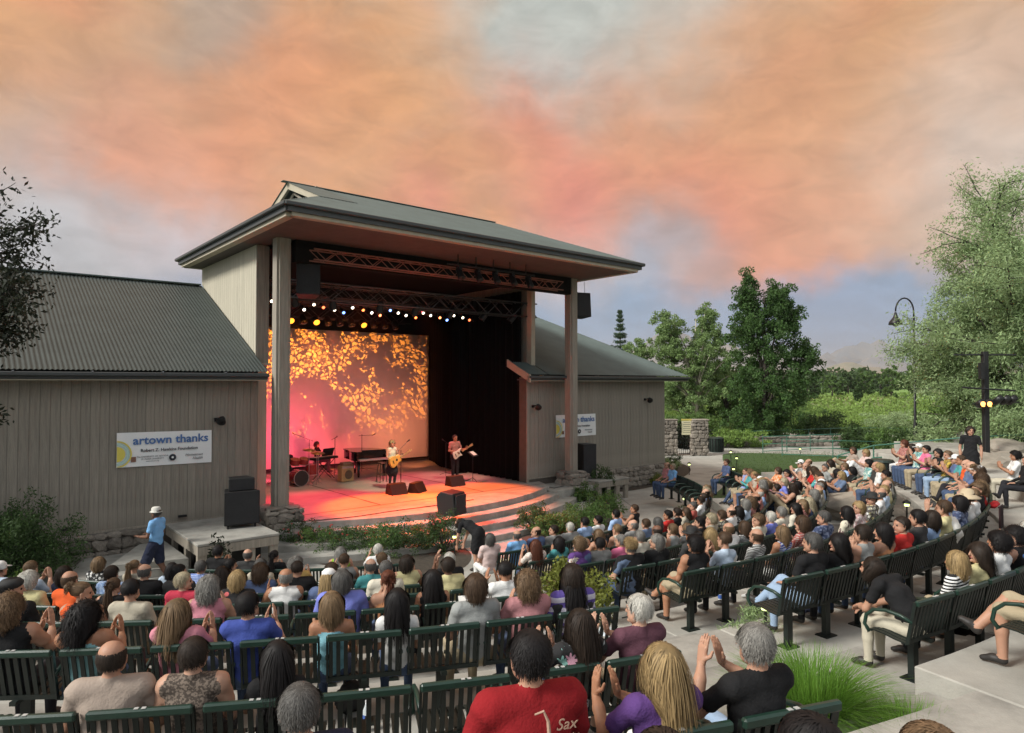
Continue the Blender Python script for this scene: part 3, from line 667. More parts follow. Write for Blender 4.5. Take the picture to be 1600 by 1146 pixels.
# ================================================================ speakers
def speaker(name, c, d, rz, label, cat='loudspeaker', tilt=0, grille=True, wheels=False):
    t = empty(name, c, rz, label, cat); a, b, h = d
    M = Matrix.Rotation(tilt, 3, 'X')
    mb = MB(); pts = [Vector((-a/2, -b/2, 0)), Vector((a/2, -b/2, 0)), Vector((a*.36, b/2, 0)), Vector((-a*.36, b/2, 0))]
    vs = [M @ p for p in pts]+[M @ (p+Vector((0, 0, h))) for p in pts]
    mb.add(vs, [(0, 1, 5, 4), (1, 2, 6, 5), (2, 3, 7, 6), (3, 0, 4, 7), (3, 2, 1, 0), (4, 5, 6, 7)]); mb.build('cabinet', black, t, bevel=.015)
    mb = MB(); f = [Vector((-a*.46, -b/2-.012, h*.04)), Vector((a*.46, -b/2-.012, h*.04)), Vector((a*.46, -b/2-.012, h*.96)), Vector((-a*.46, -b/2-.012, h*.96))]
    mb.extr([M @ p for p in f], M @ Vector((0, .011, 0))); mb.build('grille', mat('grille', (.025, .025, .027), .8, .3, 3, .8, 300), t)
    if wheels:
        for s in (-1, 1): MB().lathe([(.05, -.02), (.05, .02)], (s*a*.38, -b*.4, -.05), 10, Matrix.Rotation(PI/2, 3, 'Y')).build('castor', black, t)
    return t
FR = BR
sub = speaker('subwoofer', B(-.42, 1.9, .98), (.84, .66, .82), FR-.12, 'large black subwoofer on castors on the left platform', 'loudspeaker', wheels=True)
speaker('loudspeaker', B(-.40, 1.95, 1.81), (.62, .5, .30), FR-.12, 'flat black speaker lying on top of the left subwoofer')
speaker('loudspeaker', B(13.0, 2.75, .88), (.6, .6, 1.24), FR-.25, 'tall black speaker on the platform right of the right post', wheels=True)
h1 = speaker('hanging_speaker', B(1.75, 2.9, 6.95), (.66, .6, 1.15), FR-.35, 'black speaker hung inside the left post under the trusses', tilt=-.1)
MB().tube([(-.2, 0, 1.1), (-.2, 0, 1.5)], .012, 5).build('chain', alu, h1); MB().tube([(.2, 0, 1.1), (.2, 0, 1.5)], .012, 5).build('chain', alu, h1)
h2 = speaker('hanging_speaker', B(12.95, 3.0, 7.05), (.70, .6, .95), FR-.3, 'black speaker hung under the eave outside the right post', tilt=-.08)
for s in (-1, 1): MB().tube([(s*.22, 0, .9), (s*.22, .05, 1.44)], .012, 5).build('chain', alu, h2)
def wedge(c, w, h, rz, label):
    t = empty('floor_monitor', c, rz, label, 'stage monitor', None)
    mb = MB(); mb.extr([(-w/2, -h*.9, 0), (-w/2, h*.5, 0), (-w/2, h*.25, h), (-w/2, -h*.35, h)], (w, 0, 0)); mb.build('cabinet', black, t, bevel=.012)
    mb = MB(); mb.extr([(-w*.45, h*.48+.01, h*.06), (-w*.45, h*.26+.01, h*.94), (-w*.45, h*.24, h*.94), (-w*.45, h*.46, h*.06)], (w*.9, 0, 0)); mb.build('grille', MC['grille'], t)
    return t
wedge(gpt(619, 771, SF), .62, .36, BR, 'black floor monitor directly in front of the singer')
wedge(gpt(650, 768, SF), .6, .34, BR+.5, 'black floor monitor angled just right of the singer')
wedge(gpt(710, 758, SF), .62, .36, BR, 'black floor monitor before the electric guitarist')
big = empty('side_fill_speaker', gpt(706, 802, SF), BR+.35, 'big black speaker box standing on the edge of the apron', 'loudspeaker')
mb = MB(); mb.extr([(-.3, -.34, 0), (-.3, .28, .0), (-.3, .34, .5), (-.3, .2, .66), (-.3, -.26, .62)], (.6, 0, 0)); mb.build('cabinet', black, big, bevel=.02)
MB().box((0, -.32, .32), (.5, .03, .5)).build('grille', MC['grille'], big); MB().box((.305, 0, .33), (.02, .2, .06)).build('handle', alu, big)

# ---- instruments
gold = mat('tan_tolex', (.42, .27, .12), .6, .2, 9, .2, 80)
amp = empty('guitar_amplifier', gpt(541, 752, SF), BR+.15, 'tan guitar amplifier with round grille left of the piano', 'amplifier')
MB().box((0, 0, .32), (.55, .3, .60)).build('cabinet', gold, amp, bevel=.02)
MB().lathe([(.17, 0), (.17, .012), (.02, .014)], (0.03, -.152, .27), 20, Matrix.Rotation(PI/2, 3, 'X')).build('speaker_cone', mat('amp_cone', (.12, .08, .05), .8), amp)
MB().box((0, -.153, .55), (.5, .012, .08)).build('control_panel', alu, amp)
MB().box((0, 0, .68), (.4, .22, .12)).build('amp_head', mat('amp_head', (.25, .17, .1), .6), amp, bevel=.01)
piano = empty('grand_piano', gpt(574, 742, SF), BR-.1, 'black grand piano with closed lid behind the singer', 'piano')
pol = mat('piano_black', (.008, .008, .009), .12, .1, 3)
PO = smoothpoly([(-.75, -.7), (.75, -.7), (.78, 0), (.7, .5), (.35, .85), (.1, 1.1), (-.3, 1.2), (-.7, 1.05), (-.76, .2)], 4)
MB().prism([(p.x*.9, p.y*.9) for p in PO], .66, 1.0).build('case', pol, piano); MB().prism([(p.x*.93, p.y*.93) for p in PO], 1.0, 1.03).build('lid', pol, piano)
MB().box((0, -.75, .72), (1.3, .22, .07)).build('keyboard', mat('ivory', (.7, .66, .55), .4), piano); MB().box((0, -.72, .99), (1.0, .02, .2)).build('music_desk', pol, piano)
for x, y in ((-.55, -.5), (.55, -.5), (-.2, .8)): MB().tube([(x, y, 0), (x, y, .1), (x, y, .66)], [.035, .05, .07], 8).build('leg', pol, piano, smooth=True)
stool = empty('bar_stool', gpt(597, 753, SF), BR, 'dark bar stool between the piano and the singer', 'stool')
MB().lathe([(.16, .7), (.17, .72), (.16, .75)], n=14).build('seat', mat('stool_wood', (.06, .035, .02), .5), stool, smooth=True)
for i in range(4): q = i*PI/2+.78; MB().tube([(.13*math.cos(q), .13*math.sin(q), .7), (.21*math.cos(q), .21*math.sin(q), 0)], .018, 6).build('leg', MC['stool_wood'], stool)
for i in range(4):
    q = i*PI/2+.78; q2 = q+PI/2; MB().tube([(.17*math.cos(q), .17*math.sin(q), .3), (.17*math.cos(q2), .17*math.sin(q2), .3)], .012, 5).build('rung', MC['stool_wood'], stool)
def micstand(c, h, rz, label, boom=.5, up=.35):
    t = empty('microphone_stand', c, rz, label, 'microphone stand')
    MB().tube([(0, 0, .03), (0, 0, h)], .012, 6).build('pole', blackmetal, t)
    for i in range(3): q = i*2.094; MB().tube([(0, 0, .1), (.28*math.cos(q), .28*math.sin(q), .01)], .010, 5).build('leg', blackmetal, t)
    MB().tube([(-.15, 0, h-.05), (boom, 0, h+up)], .009, 5).build('boom', blackmetal, t)
    MB().lathe([(.012, -.09), (.018, 0), (.028, .03), (.024, .06), (.005, .075)], (boom+.03, 0, h+up+.02), 10, Matrix.Rotation(R_(60), 3, 'Y')).build('microphone', blackmetal, t, smooth=True)
    return t
micstand(gpt(627, 762, SF), 1.35, BR, 'straight microphone stand in front of the singer', .28, .3)
micstand(gpt(524, 742, SF), 1.5, BR, 'tall microphone stand right of the keyboard player', .02, .02)
micstand(gpt(484, 740, SF), 1.4, BR+2.6, 'microphone stand reaching over the drum kit', .6, .25)
micstand(gpt(566, 735, SF), 1.55, BR, 'microphone stand over the piano', .55, -.05)
micstand(gpt(697, 742, SF), 1.3, BR+2, 'microphone stand left of the electric guitarist', .1, .1)
ms = empty('music_stand', gpt(739, 752, SF), BR+.5, 'black music stand with a white sheet right of the guitarist', 'music stand')
MB().tube([(0, 0, .02), (0, 0, 1.0)], .012, 6).build('pole', blackmetal, ms)
for i in range(3): q = i*2.094; MB().tube([(0, 0, .15), (.28*math.cos(q), .28*math.sin(q), .01)], .010, 5).build('leg', blackmetal, ms)
MB().box((0, 0, 1.05), (.5, .02, .3), Matrix.Rotation(R_(-55), 3, 'X')).build('desk', blackmetal, ms)
MB().box((0, -.02, 1.075), (.3, .006, .22), Matrix.Rotation(R_(-55), 3, 'X')).build('sheet_music', mat('paper', (.75, .74, .7), .8), ms)
rack = empty('equipment_rack', gpt(733, 735, SF), BR, 'black equipment rack on a stand behind the guitarist', 'rack')
MB().box((0, 0, .72), (.5, .4, .5)).build('case', black, rack, bevel=.01)
for s in (-1, 1): MB().tube([(s*.25, -.2, 0), (s*.25, -.2, 1.25)], .018, 6).build('frame', alu, rack)
MB().tube([(-.25, -.2, 1.25), (.25, -.2, 1.25)], .018, 6).build('frame', alu, rack)
kb = empty('electric_keyboard', gpt(507, 748, SF), BR+.3, 'electric keyboard on a crossed stand before its player', 'keyboard')
MB().box((0, 0, .82), (1.2, .32, .09)).build('body', black, kb, bevel=.01); MB().box((0, .07, .872), (1.1, .14, .012)).build('keys', MC['ivory'], kb)
MB().box((.1, -.12, 1.05), (.55, .02, .32), Matrix.Rotation(R_(20), 3, 'X')).build('music_rest', black, kb)
for y in (-.1, .1):
    for s in (-1, 1): MB().tube([(-.45*s, y, 0), (.45*s, y, .78)], .016, 6).build('leg', blackmetal, kb)
dk = empty('drum_kit', gpt(457, 760, SF), BR+.1, 'drum kit with dark bass drum and brass cymbals behind the left post', 'drum kit')
shell = mat('drum_shell', (.18, .02, .02), .25, .2, 5); skin_ = mat('drum_head', (.55, .5, .45), .6); brass = mat('brass', (.55, .38, .12), .3, .2, 9, metal=.9)
def drum(r, d, c, M, nm_='drum'):
    o = MB().lathe([(r, 0), (r, d)], c, 20, M).build(nm_, shell, dk, smooth=False)
    MB().lathe([(r*1.02, -.012), (r*1.02, .012)], c, 20, M).build('rim', alu, o); MB().lathe([(r*.96, -.014), (.01, -.015)], c, 20, M).build('drum_head', skin_ if nm_ != 'bass_drum' else black, o)
drum(.29, .42, (.25, -.25, .30), Matrix.Rotation(-PI/2, 3, 'X'), 'bass_drum')
drum(.19, .25, (-.15, .3, .75), Matrix.Identity(3)); drum(.17, .2, (.1, -.02, .8), Matrix.Rotation(.3, 3, 'X')); drum(.17, .2, (.45, -.02, .8), Matrix.Rotation(.3, 3, 'X')); drum(.22, .38, (.85, .1, .35), Matrix.Identity(3))
for x, y, z in ((-.5, .0, 1.05), (.95, -.1, 1.15), (.55, -.25, 1.3), (1.25, .3, 1.1)):
    MB().tube([(x, y, 0), (x, y, z)], .012, 6).build('cymbal_stand', alu, dk); MB().lathe([(.24, 0), (.08, .02), (.02, .05)], (x, y, z), 20, Matrix.Rotation(.2, 3, 'X')).build('cymbal', brass, dk, smooth=True)
    for i in range(3): q = i*2.094; MB().tube([(x, y, .2), (x+.2*math.cos(q), y+.2*math.sin(q), .01)], .009, 5).build('stand_leg', alu, dk)
# cables
for i, pts in enumerate(([(455, 815), (500, 812), (560, 806), (620, 797), (690, 788), (740, 780)],)):
    P = [gpt(x, y, SF+.012) for x, y in pts]; o = MB().tube(P, .012, 5).build('stage_cable', black, smooth=True); props(o, 'black cable lying across the orange lit apron', 'cable')
P = [gpt(x, y, .62+.02) for x, y in ((842, 752), (850, 760), (866, 762), (880, 759))]; props(MB().tube(P, .012, 5).build('stage_cable', black, smooth=True), 'black cable curling to the base of the right post', 'cable')

# ================================================================ banners and wall lamps
FONT = None
def text(s, size, loc, m, parent, extr=.001, bold=0, align='CENTER', shear=0, name='lettering', sx=1):
    c_ = bpy.data.curves.new(name, 'FONT'); c_.body = s; c_.size = size; c_.extrude = extr; c_.offset = bold; c_.align_x = align; c_.shear = shear; c_.resolution_u = 3
    o = bpy.data.objects.new(name, c_); COL.objects.link(o); bpy.context.view_layer.update()
    dg = bpy.context.evaluated_depsgraph_get(); me = bpy.data.meshes.new_from_object(o.evaluated_get(dg)); bpy.data.objects.remove(o)
    me.materials.clear(); me.materials.append(m)
    me.transform(Matrix.Rotation(PI/2, 4, 'X') @ Matrix.Diagonal((sx, 1, 1, 1))); return link(name, me, parent, loc)
white = mat('banner_white', (.80, .80, .78), .6, .06, 1.5, .35, 3); blue = mat('banner_blue', (.06, .15, .36), .6, .05); ink = mat('ink', (.02, .02, .03), .7); yel = mat('banner_yellow', (.72, .60, .10), .6, .1); tealm = mat('banner_teal', (.45, .62, .55), .6, .1)
def banner(u0, z0, W_, H_, label, dz=0):
    t = empty('banner', tuple(B(u0, 3.54, z0)), BR, label, 'banner')
    mb = MB(); nn_ = 24; vs = []
    for i in range(nn_+1):
        for j in range(9): x = W_*i/nn_; z = H_*j/8; vs.append((x, -.012*math.sin(x*3.1+z*2.3)-.006*math.sin(x*9+z*4), z+dz*x))
    mb.add(vs, [(i*9+j, (i+1)*9+j, (i+1)*9+j+1, i*9+j+1) for i in range(nn_) for j in range(8)]); mb.build('sheet', white, t, smooth=True)
    mx = t
    off = -.028
    def arc(r0, r1, m_, zc, y):
        mb = MB(); k = 16; vs = []
        for i in range(k+1):
            q = -PI/2+PI*i/k; 
            for r in (r0, r1):
                x = r*math.cos(q); z = zc+r*math.sin(q); vs.append((max(.005, min(W_, x)), y, min(H_-.01, max(.01, z))+dz*x))
        mb.add(vs, [(2*i, 2*i+2, 2*i+3, 2*i+1) for i in range(k)]); mb.build('emblem_arc', m_, t)
    arc(0, .22*H_, yel, .38*H_, off-.002); arc(.25*H_, .33*H_, tealm, .38*H_, off-.003); arc(.35*H_, .39*H_, yel, .38*H_, off-.004)
    s = H_/1.0
    text('artown thanks', .34*s, (W_*.56, off, H_*.66+dz*W_*.56), blue, t, bold=.006, sx=1.05)
    text('Robert Z. Hawkins Foundation', .125*s, (W_*.54, off, H_*.43+dz*W_*.5), ink, t, bold=.002)
    text('The UNIVERSITY OF NEVADA', .065*s, (W_*.36, off, H_*.26+dz*W_*.36), ink, t); text('ST. MARIA UNIVERSITY', .06*s, (W_*.36, off, H_*.19+dz*W_*.36), ink, t); text('www.artown.org', .05*s, (W_*.36, off, H_*.13+dz*W_*.36), ink, t)
    MB().box((W_*.13+.08, off, H_*.21), (.13*s, .004, .15*s)).build('crest', mat('crest', (.25, .12, .08), .7), t)
    MB().lathe([(.1*s, 0), (.1*s, .004)], (W_*.57, off, H_*.22+dz*W_*.57), 20, Matrix.Rotation(PI/2, 3, 'X')).build('round_logo', ink, t)
    MB().lathe([(.035*s, 0), (.035*s, .004)], (W_*.57, off-.004, H_*.22+dz*W_*.57), 6, Matrix.Rotation(PI/2, 3, 'X')).build('round_logo', white, t)
    text('Hometown', .11*s, (W_*.80, off, H_*.24+dz*W_*.8), ink, t, shear=.4); text('Health', .11*s, (W_*.84, off, H_*.13+dz*W_*.84), ink, t, shear=.4)
    return t
banner(-2.87, 2.39, 2.23, .86, 'long white banner reading artown thanks on the left wing wall', -.012)
banner(12.13, 2.34, 2.27, .88, 'white artown thanks banner on the right wing partly hidden behind the post', 0)
def walllamp(p, label):
    t = empty('wall_lamp', p, BR, label, 'wall lamp'); MB().box((0, -.02, 0), (.1, .05, .1)).build('bracket', blackmetal, t)
    MB().tube([(0, -.04, 0), (.05, -.18, .04)], .02, 6).build('arm', blackmetal, t)
    MB().lathe([(.05, .1), (.08, .05), (.13, -.08), (.125, -.09)], (.08, -.22, .0), 14, Matrix.Rotation(R_(-50), 3, 'X') @ Matrix.Rotation(.5, 3, 'Y')).build('shade', blackmetal, t, smooth=True)
walllamp(B(-.52, 3.56, 3.5), 'black flood lamp on the left wing wall right above the banner')
walllamp(B(10.95, 3.56, 3.6), 'black wall lamp left of the right post')
walllamp(B(17.6, 3.56, 3.75), 'black wall lamp near the far end of the right wing')
for u in (-6.0, -3.9, -1.35):
    o = MB().box((0, -.04, 0), (.2, .08, .05)).build('step_light', black, loc=tuple(B(u, 3.54, 1.02)), rot=(0, 0, BR)); props(o, '%s small black step light low on the left wing wall' % {-6.0: 'leftmost', -3.9: 'middle', -1.35: 'rightmost'}[u], 'step light', 'step lights along the wing wall')
# ================================================================ vegetation
def leaves(name, C_, n_per, spread, ls, m, parent, aspect=.5, droop=0, dens_seed=0):
    """C_ cluster centres (k,3), spread (3,) or scalar, leaf quads of length ls"""
    C_ = np.asarray(C_, dtype=float); k = len(C_); n_ = k*n_per
    c_ = np.repeat(C_, n_per, 0); d = rng.normal(size=(n_, 3)); d /= np.linalg.norm(d, axis=1)[:, None]; d *= (rng.random(n_)**.45)[:, None]
    sp_ = np.repeat(np.atleast_2d(spread), n_ if np.ndim(spread) < 2 else n_per, 0) if np.ndim(spread) == 2 else np.full((n_, 3), spread) if np.ndim(spread) == 0 else np.tile(spread, (n_, 1))
    p = c_+d*sp_
    a = rng.normal(size=(n_, 3)); a[:, 2] -= droop; a /= np.linalg.norm(a, axis=1)[:, None]
    b = np.cross(a, rng.normal(size=(n_, 3))); b /= np.linalg.norm(b, axis=1)[:, None]
    s = ls*(.6+.8*rng.random(n_))[:, None]; a = a*s*.5; b = b*s*.5*aspect
    V = np.stack([p-a, p+b, p+a, p-b], 1).reshape(-1, 3); F = np.arange(n_*4).reshape(-1, 4)
    return link(name, npmesh(name, V, F, m), parent)
def limbs(base, dirs, m, parent, r0=.12, name='trunk'):
    mb = MB()
    for pts, ra, rb in dirs:
        k = len(pts); mb.tube(pts, [ra+(rb-ra)*i/(k-1) for i in range(k)], 7)
    return mb.build(name, m, parent, smooth=True)
def blobclusters(n, c, r, lump=.35, seed=0, hollow=.55):
    """cluster centres through an uneven crown volume"""
    o = []; rs = random.Random(seed)
    while len(o) < n:
        d = Vector((rs.gauss(0, 1), rs.gauss(0, 1), rs.gauss(0, 1))).normalized(); q = hollow+(1-hollow)*rs.random()**.7
        k = 1+lump*2*noise.noise(d*2.1+Vector((seed*3.3, 0, 0)))
        o.append((c[0]+d.x*r[0]*q*k, c[1]+d.y*r[1]*q*k, c[2]+d.z*r[2]*q*k))
    return o
def shrub(name, c, r, h, m, label, cat='shrub', group=None, n=46, npr=34, ls=.06, seed=1, asp=.5, stems=True, lump=.35):
    t = empty(name, c, 0, label, cat, group)
    cl = [(x, y, max(.05, z)) for x, y, z in blobclusters(n, (0, 0, h*.5), (r, r*.8, h*.52), lump, seed, .4)]
    leaves('foliage', cl, npr, (.16*r+.05, .16*r+.05, .14*h+.03), ls, m, t, asp)
    if stems: limbs(None, [([(0, 0, 0), (x*.4, y*.4, z*.6), (x, y, z)], .02, .006) for x, y, z in cl[:14]], bark, t, name='stem')
    return t
lf_dark = leafmat('leaf_dark', (.07, .125, .04)); lf_mid = leafmat('leaf_mid', (.12, .21, .055)); lf_pale = leafmat('leaf_pale', (.17, .25, .11), trans=.4); lf_olive = leafmat('leaf_olive', (.34, .46, .22), trans=.4)
lf_yel = leafmat('leaf_yellow', (.22, .25, .05)); lf_cotton = leafmat('leaf_cottonwood', (.075, .15, .04), trans=.35); lf_cotton2 = leafmat('leaf_cottonwood_sunlit', (.24, .35, .13), trans=.4)  # pale cottonwoods: sunlit brightness put into the leaf colour
lf_black = leafmat('leaf_locust_backlit', (.018, .026, .012), trans=.15); lf_con = leafmat('leaf_conifer', (.06, .10, .05), trans=.1); pinkm = leafmat('petal_pink', (.55, .12, .10)); reed = leafmat('leaf_reed', (.22, .34, .08))  # locust leaves near black: their backlit look is put into the colour
# beds in front of the stage
for i, (x, y, r, h) in enumerate([(462, 862, .62, .75), (500, 864, .7, .7), (545, 864, .72, .7), (590, 866, .75, .72), (632, 864, .72, .75), (668, 852, .55, .62), (694, 862, .62, .98)]):
    s = shrub('rose_bush', gpt(x, y), r, h, lf_mid if i % 2 else lf_dark, ['low', 'broad', 'dense', 'leafy', 'rounded', 'small', 'tall'][i]+' green rose bush, '+['first from the left post', 'second from the left post', 'third from the left post', 'fourth from the left post', 'fifth from the left post', 'next to last in the bed', 'at the right end of the bed'][i], 'shrub', 'rose bushes before the stage', 70, 60, .05, seed=i+1)
    leaves('blossom', [(random.uniform(-r, r)*.8, random.uniform(-r, r)*.6, h*random.uniform(.6, 1.05)) for _ in range(9)], 6, .03, .045, pinkm, s, .9)
for i, (x, y, r, h, n_) in enumerate([(832, 832, .55, .85, 'reddish flowering bush at the left end of the right bed'), (858, 836, .62, .65, 'spreading green bush second in the right bed'), (888, 832, .75, .7, 'wide low green bush in the middle of the right bed'), (922, 822, .8, .75, 'bushy green shrub near the right end of the bed'), (946, 806, .6, .8, 'rounded green shrub at the path corner of the bed'), (912, 790, .5, .75, 'green shrub right behind the middle of the right bed'), (942, 780, .42, 1.15, 'tall dark shrub beside the right speaker platform')]):
    shrub('garden_bush', gpt(x, y), r, h, lf_dark if i in (0, 6) else lf_mid, n_, 'shrub', None, 60, 55, .06, seed=i+11)
for i, (x, y, r, h, mm, n_) in enumerate([(1012, 742, .8, .95, lf_mid, 'leafy green shrub at the foot of the right wing'), (1000, 752, .55, .8, lf_dark, 'darker shrub left in the bed by the right wing'), (1035, 740, .85, .8, lf_olive, 'grey green feathery shrub right in the wing bed'), (1022, 756, .4, .45, lf_yel, 'yellow green strappy plant in the wing bed'), (1050, 732, .6, .7, lf_dark, 'dark shrub at the path tip of the wing bed')]):
    shrub('bed_shrub', gpt(x, y), r, h, mm, n_, 'shrub', None, 50, 50, .08, seed=i+31, asp=.25)
shrub('evergreen_bush', gpt(20, 925)+Vector((0, .3, 0)), 1.15, 1.75, lf_dark, 'large dark green bush at the left end of the wing wall', 'shrub', None, 170, 90, .075, 5, .35)
shrub('young_bush', gpt(8, 950), .55, .7, leafmat('leaf_lime', (.13, .22, .03)), 'small lime green bush in front of the large dark one', 'shrub', None, 50, 50, .07, 6, .4)
shrub('young_tree', gpt(345, 918), .28, 1.25, lf_black, 'thin young shrub before the left speaker platform', 'shrub', None, 26, 24, .09, 8, .4)
shrub('flowering_shrub', Vector((.85, 9.55, 1.16)), .5, .72, lf_yel, 'yellow green flowering shrub between the seat rows', 'shrub', None, 75, 55, .055, 9, .6)
shrub('lavender_clump', ring(16.3, R_(30.2), 1.2), .42, .42, lf_olive, 'grey green lavender clump under the bench backs beside a path light', 'shrub', None, 50, 60, .09, 10, .12, stems=False)
# ornamental grass
def grassclump(c, r, h, n_, label, m):
    t = empty('ornamental_grass', c, 0, label, 'grass clump'); V = []; Fq = []
    for i in range(n_):
        q = rng.random()*2*PI; a = r*.35*rng.random()**.5; b0 = np.array([a*math.cos(q), a*math.sin(q), 0]); q2 = q+rng.normal()*.5; lean = rng.random()**.7; hh = h*(.6+.5*rng.random()); d = np.array([math.cos(q2), math.sin(q2), 0]); sd_ = np.array([-d[1], d[0], 0])*.005
        prev = None
        for k in range(6):
            s = k/5; p = b0+d*(r*lean*1.25*s**1.6)+np.array([0, 0, hh*(s-.45*lean*s**2.4)]); w_ = sd_*(1-s*.9); i0 = len(V); V += [p-w_, p+w_]
            if k: Fq.append((i0-2, i0-1, i0+1, i0))
    link('blades', npmesh('blades', V, Fq, m), t); MB().lathe([(r*.3, 0), (r*.2, .08), (.01, .1)], n=10).build('root_crown', bark, t)
gb = leafmat('grass_blade', (.16, .33, .045), trans=.4)
grassclump(ring(18.5, R_(24.4), 1.58), .6, .66, 2600, 'large bright green ornamental grass clump in the aisle', gb)
grassclump(ring(19.15, R_(25.4), 1.58), .45, .42, 900, 'smaller arching grass clump in front of the large one', gb)
# stuff: lawn blades
def blades(name, fn, n_, h, m, label):
    P = []; 
    while len(P) < n_:
        p = fn()
        if p is not None: P.append(p)
    P = np.array(P); q = rng.random(n_)*2*PI; d = np.stack([np.cos(q), np.sin(q), 0*q], 1)*.012; up = np.zeros((n_, 3)); up[:, 2] = h*(.5+rng.random(n_)); up[:, :2] = rng.normal(size=(n_, 2))*h*.4
    V = np.stack([P-d, P+d, P+up], 1).reshape(-1, 3); o = link(name, npmesh(name, V, np.arange(3*n_).reshape(-1, 3), m)); props(o, label, 'grass', None, 'stuff')
def inlawn():
    x = random.uniform(1020, 1430); y = random.uniform(706, 800)**1
    if x < 1135 and y < 716+((1135-x)*1.0): return None
    if x < 1138+max(0, 0) and y < 790: return None
    return gpt(x, y)+Vector((0, 0, .008))
blades('grass_blades', inlawn, 26000, .05, grassm, 'short mown lawn grass beyond the path')
def inbank():
    ph = R_(random.uniform(-40, -14)); R = random.uniform(9.6, 12.4); h = np.interp(R, [9.3, 10.4, 12.4], [.006, .12, .5]); return ring(R, ph, h)
blades('grass_blades', inbank, 14000, .05, grassm, 'short lawn grass on the bank left of the front rows')

# ---- trees
def tree(name, c, H_, R0, crown, m, label, seed, ncl, npr, ls, asp=.55, trunk_r=.25, limbsn=8, hollow=.45, group=None, lump=.4, droop=0, bm=bark, cat='tree', spread=None):
    t = empty(name, c, 0, label, cat, group); rs = random.Random(seed); cl = []
    for (cx_, cy_, cz_, rx, ry, rz_, fr) in crown: cl += blobclusters(int(ncl*fr), (cx_, cy_, cz_), (rx, ry, rz_), lump, seed+len(cl), hollow)
    cl = [p for p in cl if p[2] > .3]
    sp_ = spread or (R0*.13, R0*.13, R0*.11)
    leaves('crown', cl, npr, sp_, ls, m, t, asp, droop)
    dirs = [([(0, 0, -.3), (rs.uniform(-.1, .1), 0, H_*.3), (rs.uniform(-.2, .2), rs.uniform(-.2, .2), H_*.6), (0, 0, H_*.9)], trunk_r, trunk_r*.15)]
    for i in range(limbsn):
        x, y, z = rs.choice(cl); z0 = max(.15*H_, z*.45); dirs.append(([(0, 0, z0), (x*.35, y*.35, z0+(z-z0)*.5), (x*.75, y*.75, z0+(z-z0)*.85), (x, y, z)], trunk_r*.4, .02))
    limbs(None, dirs, bm, t); return t
# dark cottonwood behind the lawn
tree('cottonwood_tree', (18.8, 50, -.4), 13, 3.2, [(0, 0, 4.2, 3.3, 3, 3.4, .34), (-.3, 0, 8.8, 2.3, 2.2, 2.6, .28), (-1.2, 0, 11.1, .9, .8, 1.8, .09), (.9, 0, 10.9, .85, .8, 1.6, .08), (1.9, 0, 9.9, .8, .8, 2.0, .08), (2.9, 0, 6.6, 1.2, 1.2, 1.8, .09), (.0, 0, 1.6, 2.6, 2.6, 1.6, .14)], lf_cotton, 'tall dark green cottonwood tree with several upright tops beyond the lawn', 3, 700, 90, .17, hollow=.3)
tree('cottonwood_tree', (17.0, 62, -.4), 12, 3, [(-1.0, 0, 3.6, 4.0, 2.6, 3.0, .3), (-1.8, 0, 6.3, 3.2, 2.6, 3.6, .4), (-2.6, 0, 9.6, 1.6, 1.4, 2.2, .2), (1.2, 0, 7.2, 2.2, 2, 3.6, .3), (1.0, 0, 10.6, .8, .8, 1.4, .1)], lf_cotton2, 'pale sunlit cottonwood with bare pale branches left of the dark tree', 7, 520, 84, .18, hollow=.35, bm=mat('bark_pale', (.42, .38, .30), .9, .3, 6), limbsn=30)
tree('cottonwood_tree', (12.0, 66, -.4), 9.5, 2.5, [(0.3, 0, 4.6, 2.2, 2.0, 4.2, .8), (.8, 0, 8.0, 1.0, 1, 1.4, .2)], lf_cotton2, 'pale green tree rising just behind the right wing roof corner', 9, 260, 70, .18, bm=MC['bark_pale'], limbsn=14)
tree('cottonwood_tree', (21.0, 66, -.4), 8, 2.5, [(0, 0, 3.9, 3.0, 2.4, 3.4, 1)], lf_mid, 'mid green tree filling in behind the dark cottonwood', 19, 220, 52, .26)
# conifer
cf = empty('conifer_tree', (12.4, 77, -.3), 0, 'slim grey green conifer showing above the right wing roof', 'tree')
cl = []; 
for i in range(22):
    z = 3+i*.46+random.uniform(-.12, .12); rr = max(.12, (13.2-z)*.19)*random.uniform(.75, 1.15)
    for k in range(9):
        q = k*.7+i*1.1+random.uniform(-.3, .3)
        for s in (.35, .7, 1.0): cl.append((rr*s*math.cos(q), rr*s*math.sin(q), z-rr*s*.15+.2*s*s))
leaves('crown', cl, 20, (.26, .26, .2), .2, lf_con, cf, .3); MB().tube([(0, 0, 0), (0, 0, 12.9)], [.2, .02], 6).build('trunk', bark, cf)
